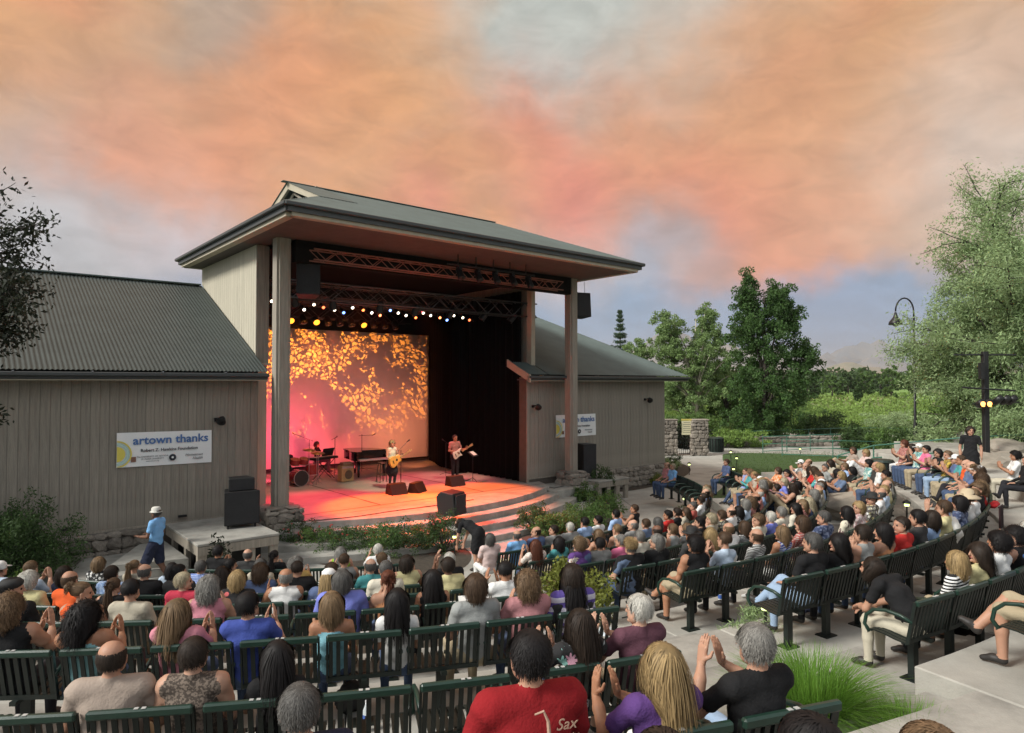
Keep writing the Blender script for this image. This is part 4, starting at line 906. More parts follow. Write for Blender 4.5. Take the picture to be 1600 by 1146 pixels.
# the big pale tree on the right: limbs, twigs and narrow leaves along the twigs
def bigtree(c, label, seed, limbs_def, m, nleaf, twig_n, name='willow_tree', tl=1.1, ls=.11, asp=.28, droop=.25, tr=.3, bk=bark, drop_=.25, leafspread=.09):
    t = empty(name, c, 0, label, 'tree'); rs = random.Random(seed); mb = MB(); tips = []
    def grow(p, d, r, ln, depth):
        pts = [Vector(p)]; dd = Vector(d).normalized(); k = 5
        for i in range(k):
            dd = (dd+Vector((rs.gauss(0, .13), rs.gauss(0, .13), rs.gauss(0, .10)))+Vector((0, 0, .05 if depth < 2 else -.03))).normalized(); pts.append(pts[-1]+dd*ln/k)
        mb.tube(pts, [r*(1-.6*i/k) for i in range(k+1)], 6 if depth < 2 else 4, cap=False)
        if depth >= 3: tips.append((pts, ln)); return
        nb = (4, 5, 5)[depth]
        for i in range(nb):
            q = pts[min(k, 1+int((i+1)/nb*k*.95))]; a = Vector((rs.gauss(0, 1), rs.gauss(0, 1), rs.gauss(0, .7))).normalized()
            grow(q, dd*1.0+a*.85, r*.5, ln*.62*rs.uniform(.8, 1.15), depth+1)
    for (p, d, r, ln) in limbs_def: grow(p, d, r, ln, 0)
    mb.build('trunk', bk, t, smooth=True)
    P = []; 
    for pts, ln in tips:
        for i in range(len(pts)-1):
            for s in (0, .33, .66): P.append(pts[i].lerp(pts[i+1], s))
    P = np.array([tuple(p) for p in P]); n_ = nleaf; idx = rng.integers(0, len(P), n_)
    # small secondary twigs hang from these points
    d = rng.normal(size=(len(P), 3)); d[:, 2] -= drop_; d /= np.linalg.norm(d, axis=1)[:, None]
    s = rng.random(n_)[:, None]*tl*.45; p = P[idx]+d[idx]*s+rng.normal(size=(n_, 3))*leafspread
    a = d[idx]+rng.normal(size=(n_, 3))*.6; a[:, 2] -= droop; a /= np.linalg.norm(a, axis=1)[:, None]; b = np.cross(a, rng.normal(size=(n_, 3))); b /= np.linalg.norm(b, axis=1)[:, None]
    z = ls*(.6+.8*rng.random(n_))[:, None]*.5; a *= z; b *= z*asp
    V = np.stack([p-a, p+b, p+a, p-b], 1).reshape(-1, 3); link('crown', npmesh('crown', V, np.arange(4*n_).reshape(-1, 4), m), t)
    print(label, 'tips', len(tips)); return t
bigtree((21.7, 25, 1.2), 'large pale green willow like tree filling the right edge above the seats', 4,
        [((0, 0, 1.2), (-.35, -.1, 1), .16, 4.4), ((0, 0, 2.0), (-.8, .0, .72), .15, 4.3), ((0, 0, 1.0), (-1, -.1, .30), .13, 3.9), ((0, 0, 2.6), (-.1, .1, 1), .17, 4.9), ((0, 0, .5), (-.9, -.5, .26), .11, 3.4), ((0, 0, 1.5), (-.6, -.6, .8), .14, 3.9), ((-.5, 0, 3.5), (-.7, .2, .5), .12, 3.6), ((-.3, .5, 1.5), (-.9, .4, .5), .12, 3.8), ((0, 0, 3), (.5, .1, .9), .14, 3.6), ((-1.2, 0, 2.6), (-.75, .1, .9), .12, 3.3)],
        lf_olive, 330000, 0, ls=.125, asp=.3, leafspread=.15, bk=mat('bark_dark', (.035, .03, .025), .9))
bigtree((25.5, 30, .6), 'darker green tree standing behind the pale tree at the right edge', 14,
        [((0, 0, .6), (-.4, -.1, .8), .2, 3.8), ((0, 0, 1.0), (-.9, .0, .35), .2, 3.8), ((0, 0, 1.4), (.1, .1, 1), .2, 4.0), ((0, 0, .2), (-1, -.3, .1), .15, 3.4)], lf_mid, 60000, 0, name='dark_tree', ls=.17, asp=.4, leafspread=.2)
# locust branches at the left edge, near the lens
bigtree((-8.1, 8.6, 1.35), 'dark locust tree whose branches enter at the left edge', 22,
        [((0, 0, 4.4), (.7, .05, .25), .05, .45), ((0, 0, 3.7), (.95, .02, .34), .07, 1.42), ((0, 0, 3.2), (.95, -.05, .12), .06, 1.15), ((0, 0, 2.8), (.9, .05, .0), .06, .8), ((-.3, 0, 0), (.1, 0, 1), .12, 1.6)], lf_black, 27000, 0, name='locust_tree', tl=.5, ls=.075, asp=.42, drop_=.5, bk=MC['bark_dark'], leafspread=.05)
# bushes, reeds and meadow beyond the gate
for i, (x, y, Z_, r, h, mm, n_) in enumerate([
    (1072, 690, 46, 1.3, 1.7, lf_black, 'very dark bush added behind the gate to darken its opening'),     (1085, 690, 52, 2.6, 2.2, lf_mid, 'broad green bush behind the stone gate'), (1150, 700, 47, 1.8, 1.3, reed, 'light green reedy bush left of the railings'), (1190, 690, 56, 2.4, 1.8, lf_mid, 'green bush under the dark cottonwood'), (1280, 690, 54, 2.6, 2.0, lf_dark, 'dark bush behind the middle of the railings'),  # first bush is added, near black, so the gate reads dark
    (1345, 690, 44, 1.6, 1.6, lf_dark, 'dark round bush behind the railings near the lamp post'), (1400, 700, 40, 1.7, 1.9, lf_mid, 'green bush left of the lamp post'), (1450, 700, 36, 2.0, 2.4, lf_dark, 'dense dark bush beyond the standing woman'),
    (1570, 700, 30, 2.2, 2.2, lf_dark, 'dark bush at the right edge under the trees'), (1510, 690, 33, 1.9, 2.2, lf_mid, 'mid green bush behind the black light pole'), (1490, 660, 46, 3.4, 2.6, lf_olive, 'tall grey green thicket far right behind the pole'), (1405, 655, 60, 3.0, 1.9, lf_olive, 'grey green thicket right of the open meadow'), (1330, 660, 60, 3.0, 1.0, reed, 'reed bank beyond the railings'), (1235, 655, 75, 3.6, 2.4, lf_mid, 'green thicket right of the cottonwood'), (1060, 650, 75, 4.5, 2.4, reed, 'sunny reed bank left beyond the wall')]):
    p = at(x, 600, Z_); p.z = -.1; shrub('meadow_bush', p, r, h, mm, n_, 'bush', None, 120, 60, .19, seed=i+50, asp=.35)
# reed belts and far tree line
def belt(name, Z0, Z1, x0, x1, h, n_, ls, m, label, asp=.25, kind='stuff', z0=-.1, lump=1):
    C_ = []
    for i in range(n_):
        Z_ = random.uniform(Z0, Z1); X = (random.uniform(x0, x1)-800)/1050*Z_; hh = h*(.45+.9*abs(noise.noise(Vector((X*.09*lump, Z_*.05, 2))))+.3*random.random()); C_.append((X, Z_, z0+hh*random.random()**.6))
    o = leaves(name, C_, 16, (ls*2.2, ls*2.2, ls*1.2), ls, m, None, asp); props(o, label, 'undergrowth', None, kind)
belt('reed_belt', 60, 110, 1040, 1700, .8, 2600, .5, reed, 'green reeds and tall grasses spreading beyond the railings')
belt('meadow_scrub', 110, 260, 1100, 1600, .8, 900, .6, reed, 'mixed green scrub beyond the reeds', .6)
belt('far_woodland', 420, 640, 900, 1750, 9, 1700, 4.2, lf_dark, 'far line of dark trees below the hills', .7)
for i, (x, Z_, w_, h) in enumerate([(1300, 210, 7, 6.5), (1325, 215, 8, 8), (1350, 220, 6, 7.5), (1375, 230, 9, 8.5), (1392, 190, 7, 8.5), (1262, 170, 6, 5), (1245, 240, 9, 9), (1340, 150, 1.6, 3.4), (1430, 200, 8, 9), (1150, 210, 9, 8), (1090, 220, 9, 8), (1480, 210, 9, 9)]):
    p = at(x, 600, Z_); p.z = 0
    tree('meadow_tree', p, h, w_*.5, [(0, 0, h*.55, w_*.5, w_*.5, h*.5, 1)], [lf_mid, lf_dark][i % 2], ['rounded dark', 'wide', 'low', 'bushy', 'tall', 'small', 'broad', 'tiny', 'dense', 'leafy', 'spreading', 'full'][i]+' green tree far away, '+['left end of the row before the hills', 'second in the row before the hills', 'middle of the row before the hills', 'fourth in the row before the hills', 'beside the lamp post top', 'next to the cottonwood foot', 'behind the cottonwood', 'alone on the golf green', 'right of the lamp post', 'behind the pale cottonwood', 'behind the gate', 'behind the black pole'][i], 70+i, 90, 26, .7, limbsn=3, group=None, lump=.3)
# golf green and sandy strip
def farpatch(name, x0, x1, y0, y1, m, z):
    P = [gpt(x0, y1, 0), gpt(x1, y1, 0), gpt(x1, y0, 0), gpt(x0, y0, 0)]; sheet(name, P, z, m)
farpatch('golf_green', 1240, 1420, 606.5, 620, mat('golf_green', (.16, .29, .06), .95, .15, .02), .02)
farpatch('sandy_path', 1240, 1400, 621.5, 626, mat('sandy_track', (.36, .30, .19), .95, .2, .1), .03)
# hills
def hills(name, Z_, base, amp, m, seed, x0=700, x1=1900):
    mb = MB(); nx, nz_ = 90, 26
    for j in range(nz_):
        for i in range(nx):
            d_ = Z_*(1+.55*j/nz_); X = (x0+(x1-x0)*i/(nx-1)-800)/1050*d_; k = math.sin(PI*min(1, (j+1)/nz_*1.0))
            h = amp*(.45+.55*noise.fractal(Vector((X/Z_*9, j*.3, seed)), .9, 2.1, 7)+.35*noise.noise(Vector((X/Z_*2, seed, j*.05))))*k; mb.v.append((X, d_, base+max(-5, h)))
    for j in range(nz_-1):
        for i in range(nx-1): a = j*nx+i; mb.f.append((a, a+1, a+1+nx, a+nx))
    me = mb.mesh(name, m, smooth=True); o = link(name, me); o['kind'] = 'structure'
tan = mat('hill_tan', (.36, .27, .19), .95, .3, .004, 0, col2=(.16, .17, .12)); hb = mat('hill_hazed', (.11, .15, .19), .95, .4, .003, 0, col2=(.26, .22, .18))  # blue of the far hills is distance haze put into the ground colour
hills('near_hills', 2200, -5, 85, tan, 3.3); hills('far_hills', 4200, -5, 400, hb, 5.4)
# ================================================================ gate, rails, poles, lamps, rocks
for i, (x0, x1, y, lab) in enumerate(((1036, 1058, 712, 'stone gate pillar beside the right wing wall'), (1082, 1106, 712, 'stone gate pillar right of the gate opening'))):
    a = gpt(x0, y); b = gpt(x1, y); w_ = (b-a).length; t = empty('stone_pillar', a, 0, lab, 'pillar'); hh = 2.15
    MB().box((w_/2, .3, hh/2), (w_-.1, .55, hh)).build('mortar', mortar, t)
    stonewall(t, (0, 0, 0), (1, 0, 0), w_, 0, hh, (0, -1, 0), .28, .2, cap=150); stonewall(t, (0, 0, 0), (0, 1, 0), .6, 0, hh, (-1, 0, 0), .28, .2)
    MB().box((w_/2, .3, hh+.04), (w_+.1, .8, .08)).build('cap_stone', stone, t, bevel=.02)
gt = empty('gate', gpt(1060, 712)+Vector((.1, .3, 0)), 0, 'black metal gate between the stone pillars', 'gate')
for i in range(8): MB().tube([(i*.13, 0, .05), (i*.13, 0, 1.5)], .014, 5).build('bar', blackmetal, gt)
for z in (.1, 1.0, 1.5): MB().box((.46, 0, z), (.95, .03, .04)).build('rail', blackmetal, gt)
sg = empty('gate_sign', gpt(1060, 712)+Vector((.1, .1, 1.25)), 0, 'cream notice board hanging in the gate opening', 'sign')
MB().box((.42, 0, .45), (.62, .03, .85)).build('board', mat('cream', (.62, .58, .38), .7, .1), sg)
for i in range(6): MB().box((.42, -.018, .78-i*.12), (.4+.08*(i % 2), .004, .035)).build('text_line', mat('sign_ink', (.2, .19, .14), .8), sg)
MB().box((.42, 0, .95), (.66, .035, .1)).build('header_board', mat('sign_yellow', (.6, .5, .12), .7), sg)
# low stone wall behind the bins
lw = empty('garden_wall', gpt(1100, 700), .12, 'low stone wall running right from the gate pillar', 'wall'); MB().box((5, .3, .35), (10, .4, .7)).build('mortar', mortar, lw); stonewall(lw, (0, .08, 0), (1, 0, 0), 10, 0, .75, (0, -1, 0), .45, .2)
lw = empty('garden_wall', gpt(1330, 702), -.05, 'low stone wall behind the railings left of the lamp post', 'wall'); MB().box((3, .3, .35), (6, .4, .7)).build('mortar', mortar, lw); stonewall(lw, (0, .08, 0), (1, 0, 0), 6, 0, .75, (0, -1, 0), .45, .2)
def bin_(p, w_, h, lab):
    t = empty('litter_bin', p, 0, lab, 'bin'); MB().lathe([(w_*.5, 0), (w_*.54, h*.5), (w_*.54, h*.92), (w_*.58, h*.93), (w_*.5, h), (.05, h*1.03)], n=16).build('bin_body', mat('bin_green', (.015, .03, .022), .5), t)
    for k in range(16): q = k*PI/8; MB().box((w_*.56*math.cos(q), w_*.56*math.sin(q), h*.48), (.03, .05, h*.85), Rz(q)).build('slat', blackmetal, t)
bin_(gpt(1118, 706), .85, .95, 'dark slatted litter bin right of the gate pillar')
bin_(Vector((11.3, 20.6, 1.2)), .62, .95, 'dark blue black litter bin left of the standing woman')
# green railings
rg = mat('rail_green', (.05, .16, .11), .4, .15, 8)
def railing(P, h, lab, post_every=2.2, rails=(1.0, .55, .12)):
    t = empty('railing', P[0], 0, lab, 'railing'); P = [p-P[0] for p in P]
    for z in rails: MB().tube([p+Vector((0, 0, z*h)) for p in P], .024, 6).build('rail', rg, t, smooth=True)
    for a, b in zip(P[:-1], P[1:]):
        n_ = max(1, round((b-a).length/post_every))
        for i in range(n_+1):
            if i == n_ and b is not P[-1]: continue
            q = a.lerp(b, i/n_); MB().tube([q, q+Vector((0, 0, h))], .026, 6).build('post', rg, t)
railing([gpt(1152, 698), gpt(1330, 690), gpt(1460, 692)], 1.05, 'long green pipe railing farthest along the ramp')
railing([gpt(1191, 708), gpt(1300, 703), gpt(1400, 704)], 1.05, 'green pipe railing in the middle of the ramp')
railing([gpt(1221, 713), gpt(1300, 716), gpt(1390, 719)], 1.05, 'nearest green pipe railing beside the lawn')
railing([Vector((11.6, 24, .9)), Vector((13.2, 24.6, 1.2)), Vector((15.5, 23.2, 1.6)), Vector((17.5, 21.5, 1.9))], 1.0, 'green pipe railing behind the standing woman')
# lamp posts
def crook(p, H_, lab):
    t = empty('lamp_post', p, 0, lab, 'lamp post'); MB().lathe([(.16, 0), (.16, .25), (.09, .4), (.075, 1.4), (.06, 1.45), (.05, H_-.9)], n=12).build('pole', blackmetal, t, smooth=True)
    arc = [(-.42+.42*math.cos(q), 0, H_-.9+.62*math.sin(q)+.28) for q in [PI*i/10 for i in range(11)]]; MB().tube([(0, 0, H_-.9)]+arc, .035, 7).build('crook_arm', blackmetal, t, smooth=True)
    MB().lathe([(.04, .3), (.07, .2), (.10, .08), (.28, -.16), (.30, -.28), (.28, -.29)], (-.84, 0, H_-.95), 16).build('bell_shade', blackmetal, t, smooth=True)
    MB().lathe([(.02, -.2), (.12, -.24), (.12, -.3), (.02, -.36)], (-.84, 0, H_-.97), 12).build('bulb', mat('glass_globe', (.5, .5, .48), .2), t, smooth=True)
crook(at(1429, 708, 31)*1+Vector((0, 0, 0)), 7.15, 'tall black lamp post with crook arm and bell shade')
pl_ = empty('light_pole', Vector((14.5, 20.6, 1.25)), 0, 'square black pole with cross arms and lit theatre lamps', 'light pole')
MB().box((0, 0, 2.1), (.15, .15, 4.2)).build('pole', black, pl_, bevel=.01)
MB().tube([(-.95, 0, 4.1), (.95, 0, 4.1)], .03, 6).build('cross_bar', blackmetal, pl_); MB().tube([(-.8, -.15, 3.1), (.8, -.15, 3.0)], .03, 6).build('cross_bar', blackmetal, pl_); MB().tube([(-.5, -.15, 2.6), (.9, -.15, 2.65)], .025, 6).build('cross_bar', blackmetal, pl_)
MB().box((-.2, -.13, 3.6), (.12, .12, .5)).build('junction_box', black, pl_)
for x in (-.34, -.14):
    h_ = MB().lathe([(.06, -.25), (.11, -.2), (.115, .12)], (x, -.3, 2.62), 12, Matrix.Rotation(R_(75), 3, 'X') @ Matrix.Rotation(R_(-15), 3, 'Y')).build('lamp_housing', blackmetal, pl_, smooth=True)
    MB().lathe([(.08, 0), (.06, .012)], (x-.03, -.43, 2.6), 12, Matrix.Rotation(R_(85), 3, 'X')).build('lamp_lens', emis('warm_lens', (1, .36, .08), 3.5), pl_)
for x in (.2, .42, .62): MB().lathe([(.06, -.2), (.1, -.15), (.1, .15)], (x, -.25, 2.72), 10, Matrix.Rotation(R_(60), 3, 'X')).build('lamp_housing', blackmetal, pl_, smooth=True)
wp = empty('wooden_lamp', gpt(1361, 705), 0, 'small round white lamp glowing behind the railings', 'lamp'); MB().tube([(0, 0, 0), (0, 0, 1.0)], .025, 6).build('pole', blackmetal, wp); 
b_ = MB().lathe([(.01, -.1), (.07, -.07), (.1, 0), (.07, .07), (.01, .1)], (0, 0, 1.05), 12).build('globe', emis('lamp_white', (1, .97, .85), 6), wp, smooth=True); wp.name = 'globe_lamp'
# path lights: black mushroom tops with a lit yellow-green ring
lr = emis('path_glow', (.85, 1, .35), 2.2)
def pathlight(p, h, lab):
    t = empty('path_light', p, 0, lab, 'path light', 'low garden path lights')
    MB().tube([(0, 0, 0), (0, 0, h-.1)], .018, 6).build('stem', blackmetal, t); MB().lathe([(.05, h-.12), (.055, h-.05)], n=12).build('glow_ring', lr, t)
    MB().lathe([(.085, h-.055), (.095, h-.045), (.08, h-.015), (.03, h+.02), (.008, h+.03)], n=14).build('cap', blackmetal, t, smooth=True)
for (p, h, lab) in [(Vector((-7.55, 11.6, .25)), .62, 'path light beyond the left rows behind a dark curly head'), (gpt(357, 900), .62, 'path light before the left speaker platform'), (gpt(711, 868), .6, 'path light at the right end of the rose bed'),
                    (ring(16.45, R_(30.0), 1.2), .62, 'path light among the lavender under the bench backs'), (gpt(1141, 727), .8, 'path light at the left tip of the lawn'), (gpt(1150, 738), .8, 'second path light on the lawn edge'), (gpt(1145, 758), .8, 'third path light on the lawn edge'),
                    (gpt(1076, 742), .6, 'path light at the tip of the wing bed'), (gpt(1414, 835, .9), .8, 'path light among the rocks on the right'), (gpt(1249, 712), .5, 'path light beside the near railing'), (gpt(1068, 790), .35, 'path light low beside the path left of the rows')]:
    pathlight(p, h, lab)
# boulders
bs = mat('boulder', (.34, .30, .245), .9, .4, 3, .8, 7, rand=.12)
def boulder(p, s, seed, lab, rz=0):
    b = bmesh.new(); bmesh.ops.create_icosphere(b, subdivisions=3, radius=.5)
    for v in b.verts:
        c_ = v.co.copy(); m_ = max(abs(c_.x), abs(c_.y), abs(c_.z)*1.1); c_ = c_.lerp(c_/m_*.5, .55); n0 = noise.noise(c_*1.7+Vector((seed, 0, 0))); n1 = noise.fractal(c_*4+Vector((0, seed, 0)), .8, 2, 4); v.co = c_*(1+.35*n0+.09*n1)
    me = bpy.data.meshes.new('boulder'); b.to_mesh(me); b.free(); me.materials.append(bs)
    o = link('boulder', me, None, p, (random.uniform(-.15, .15), random.uniform(-.15, .15), rz), s); props(o, lab, 'boulder')
for i, (x, y, h, sx_, sy_, sz_, lab) in enumerate([(1345, 790, 1.0, 2.5, 1.2, .95, 'largest grey boulder sloping behind the black hat'), (1385, 800, .9, 2.2, 1.0, .75, 'long boulder right of the largest one'), (1342, 772, 1.15, 1.3, .9, .8, 'upper boulder with flat top left of the red jacket'), (1330, 790, .95, .9, .8, .7, 'small boulder at the left foot of the rock group'), (1430, 800, .95, 1.6, .9, .55, 'low flat boulder by the rocks path light'),
                                                       (1548, 720, 1.9, 2.2, 1.2, .8, 'pale boulder beyond the right seats'), (1500, 775, 1.4, 1.2, .8, .4, 'flat stone below the standing woman'), (1570, 705, 2.1, 1.6, 1, .8, 'rounded boulder at the right edge under the bushes'), (1440, 782, 1.1, .9, .7, .5, 'small stone between the rocks and the aisle'), (1465, 722, 1.2, 1.3, .8, .5, 'stone beside the dark litter bin')]):
    boulder(gpt(x, y+10, h)+Vector((0, 0, .12)), (sx_, sy_, sz_), i*3.7, lab, i)
shrub('wild_shrub', Vector((19, 24.2, 2.0)), .8, 1.0, lf_yel, 'yellowish wild shrub above the pale boulder', 'shrub', None, 50, 40, .08, 77)
shrub('wild_shrub', Vector((17.2, 23.0, 1.9)), .9, .8, lf_dark, 'dark low shrub right of the black light pole', 'shrub', None, 60, 40, .08, 78)
shrub('wild_shrub', Vector((20.5, 26.2, 2.0)), 1.6, 2.2, lf_dark, 'tall dark shrub far right behind the seats', 'shrub', None, 90, 60, .1, 79)
shrub('wild_shrub', Vector((9.2, 30.0, 0)), .9, 1.0, lf_dark, 'dark shrub behind the seated crowd by the railing', 'shrub', None, 60, 40, .1, 80) if 0 else None
# bottles and bags
def bottle(p, lab, c_=(.12, .2, .4)):
    t = empty('water_bottle', p, 0, lab, 'bottle'); MB().lathe([(.03, 0), (.033, .02), (.033, .14), (.014, .19), (.014, .205)], n=12).build('bottle_body', mat('clear_plastic', (.55, .6, .62), .15), t, smooth=True)
    MB().lathe([(.034, .05), (.034, .11)], n=12).build('wrapper', mat('wrap_blue', (.05, .12, .4), .4), t); MB().lathe([(.015, .205), (.015, .225)], n=10).build('cap', mat('cap_white', (.7, .7, .7), .5), t)
bottle(Vector((-1.25, 5.85, 1.54)), 'clear water bottle with blue wrapper standing on the terrace between benches')
def bag(p, s, m_, lab, rz=0, seed=1, cat='bag'):
    b = bmesh.new(); bmesh.ops.create_icosphere(b, subdivisions=4, radius=.5)
    for v in b.verts:
        c_ = v.co.copy(); c_.z = max(c_.z, -.42); n_ = noise.fractal(c_*3+Vector((seed, 2, 0)), 1, 2, 4); v.co = Vector((c_.x*(1-.3*max(0, c_.z)), c_.y*(1-.5*max(0, c_.z)), c_.z))*(1+.22*n_)
    me = bpy.data.meshes.new('bag_body'); b.to_mesh(me); b.free(); me.materials.append(m_); 
    for q in me.polygons: q.use_smooth = True
    t = empty('bag', p, rz, lab, cat); link('bag_body', me, t, (0, 0, s[2]*.42), scale=s)
    MB().tube([(-s[0]*.25, 0, s[2]*.75), (-s[0]*.15, 0, s[2]*1.15), (s[0]*.15, 0, s[2]*1.15), (s[0]*.25, 0, s[2]*.75)], .012, 5).build('strap', m_, t)
bag(ring(15.0, R_(25.0), .9), (.42, .3, .3), mat('plastic_bag', (.62, .68, .72), .35, .1, 6), 'white plastic bag on the floor at the aisle end of the bench', 0, 3)
bag(ring(18.2, R_(33.5), 1.76), (.4, .3, .3), blackcloth, 'black bag on the terrace under the bench at right', 0, 4)
bag(ring(16.3, R_(7), 1.2), (.5, .3, .35), blackcloth, 'black backpack between the rows near the flowering shrub', 0, 5)
hb_ = mat('panda_print', (.72, .71, .66), .6, .05)
bag(ring(17.1, R_(42.5), 1.54+.6), (.5, .3, .42), hb_, 'white handbag with big black spots on top of the bench', .6, 6)
for i, (a_, b_) in enumerate(((-.05, .28), (.12, .22), (-.2, .16))): pass
# beach ball coloured strap on the bench end
cb = empty('folded_towel', ring(18.6, R_(36.0), 1.76+.78), .6, 'blue and orange folded towel hanging over the bench back', 'towel')
MB().box((0, 0, .02), (.22, .16, .05)).build('towel_fold', mat('towel_blue', (.08, .22, .6), .8), cb, bevel=.015); MB().box((.13, 0, .03), (.06, .17, .06)).build('towel_edge', mat('towel_orange', (.8, .35, .03), .8), cb, bevel=.015); MB().box((-.02, -.1, -.13), (.16, .02, .3)).build('towel_drop', MC['towel_blue'], cb)
rj = empty('draped_jacket', ring(17.3, R_(52.0), 1.54+.8), .8, 'bright red jacket draped over the curved bench back', 'jacket'); MB().box((0, 0, 0), (.34, .14, .10)).build('collar_fold', mat('red_cloth', (.55, .015, .02), .8), rj, bevel=.04); MB().box((0, -.1, -.2), (.3, .03, .4)).build('back_panel', mat('dark_cloth', (.03, .01, .012), .9), rj, bevel=.01)
rb = empty('cooler', gpt(1186, 792, .3), .3, 'small red cooler on the ground among the lawn sitters', 'cooler'); MB().box((0, 0, .16), (.4, .28, .30)).build('body', MC['red_cloth'], rb, bevel=.02); MB().box((0, 0, .33), (.42, .3, .05)).build('lid', mat('cooler_white', (.7, .7, .7), .5), rb, bevel=.01)
# ================================================================ benches
BW = .66
def make_bench(detail):
    t = empty('bench', (0, 0, 0)); t.scale = (1, 1, 1.05)
    g = benchgreen; dk_ = mat('bench_shaded', (.005, .011, .0085), .5, .3, 12)  # one green paint: shaded backs and highlit rails put into two colours
    tilt = Matrix.Rotation(R_(14), 3, 'X'); 
    def bp(z): return -.0-(z-.45)*math.tan(R_(14))*1.0-.0       # y of the back plane at height z (seat faces +y); back top at y=0 after shift
    y0 = lambda z: (.80-z)*math.tan(R_(14))
    mbs = {}
    rail = MB().box((0, 0, .80), (BW-.03, .045, .055)).mesh('top_rail', g, bevel=.012)
    slat = MB().box((0, (y0(.78)+y0(.44))/2, .61), (.034, .012, .345), tilt).mesh('slat', dk_)
    n_ = 10
    seat = MB(); 
    prof = [(.09, .44), (.12, .42), (.22, .425), (.34, .445), (.44, .45), (.49, .435), (.50, .41)]
    for i in range(n_):
        x = -BW/2+.05+i*(BW-.10)/(n_-1)
        for (a, b) in zip(prof[:-1], prof[1:]):
            seat.extr([(x-.02, a[0], a[1]), (x+.02, a[0], a[1]), (x+.02, b[0], b[1]), (x-.02, b[0], b[1])], (0, 0, -.012))
    arm = MB().tube([(0, y0(.62)+.0, .62), (0, .16, .655), (0, .30, .665), (0, .42, .64), (0, .50, .57), (0, .52, .48), (0, .47, .42)], .018, 6).mesh('armrest', g, smooth=True)
    side = MB().extr([(0, .0, .81), (0, y0(.42)-.02, .42), (0, y0(.42)+.02, .40), (0, .03, .81)], (.016, 0, 0)).mesh('side_frame', dk_)
    low = MB().box((0, y0(.44), .44), (BW-.03, .03, .035)).mesh('lower_rail', dk_)
    leg = MB().box((0, .22, .22), (.085, .06, .42)).mesh('leg', dk_)
    arm_br = MB().box((0, .25, .41), (.05, .44, .03)).mesh('seat_bracket', dk_)
    plate = MB().box((0, .22, .006), (.2, .16, .012)).mesh('base_plate', dk_)
    if detail:
        link('top_rail', rail, t)
        for i in range(n_): link('slat', slat, t, (-BW/2+.05+i*(BW-.10)/(n_-1), 0, 0))
        link('seat', seat.mesh('seat', dk_), t); link('lower_rail', low, t); link('leg', leg, t); link('seat_bracket', arm_br, t); link('base_plate', plate, t)
        for s in (-1, 1): link('armrest', arm, t, (s*(BW/2-.02), 0, 0)); link('side_frame', side, t, (s*(BW/2-.02)-.008, 0, 0))
        w_ = mat('number_plate', (.5, .5, .48), .5)
        for s in (-1, 1): MB().box((s*.022, -.004, .829), (.026, .026, .003)).build('number_plate', w_, t)
    else:
        b = bmesh.new()
        for me, locs in ((rail, [0]), (slat, [-BW/2+.05+i*(BW-.10)/(n_-1) for i in range(n_)]), (seat.mesh('seat', dk_), [0]), (low, [0]), (leg, [0]), (arm_br, [0]), (plate, [0]), (arm, [-(BW/2-.02), BW/2-.02]), (side, [-(BW/2-.012), BW/2-.028])):
            for x in locs:
                m2 = me.copy(); m2.transform(Matrix.Translation((x, 0, 0))); f0 = len(b.faces); b.from_mesh(m2); b.faces.ensure_lookup_table()
                for q in range(f0, len(b.faces)): b.faces[q].material_index = 0 if me in (rail, arm) else 1
                bpy.data.meshes.remove(m2)
        me = bpy.data.meshes.new('bench'); b.to_mesh(me); b.free(); me.materials.append(g); me.materials.append(dk_); me.transform(Matrix.Diagonal((1, 1, 1.05, 1))); bpy.data.objects.remove(t); return me
    return t
bench_hi = make_bench(True); reg(bench_hi); bench_lo = make_bench(False)

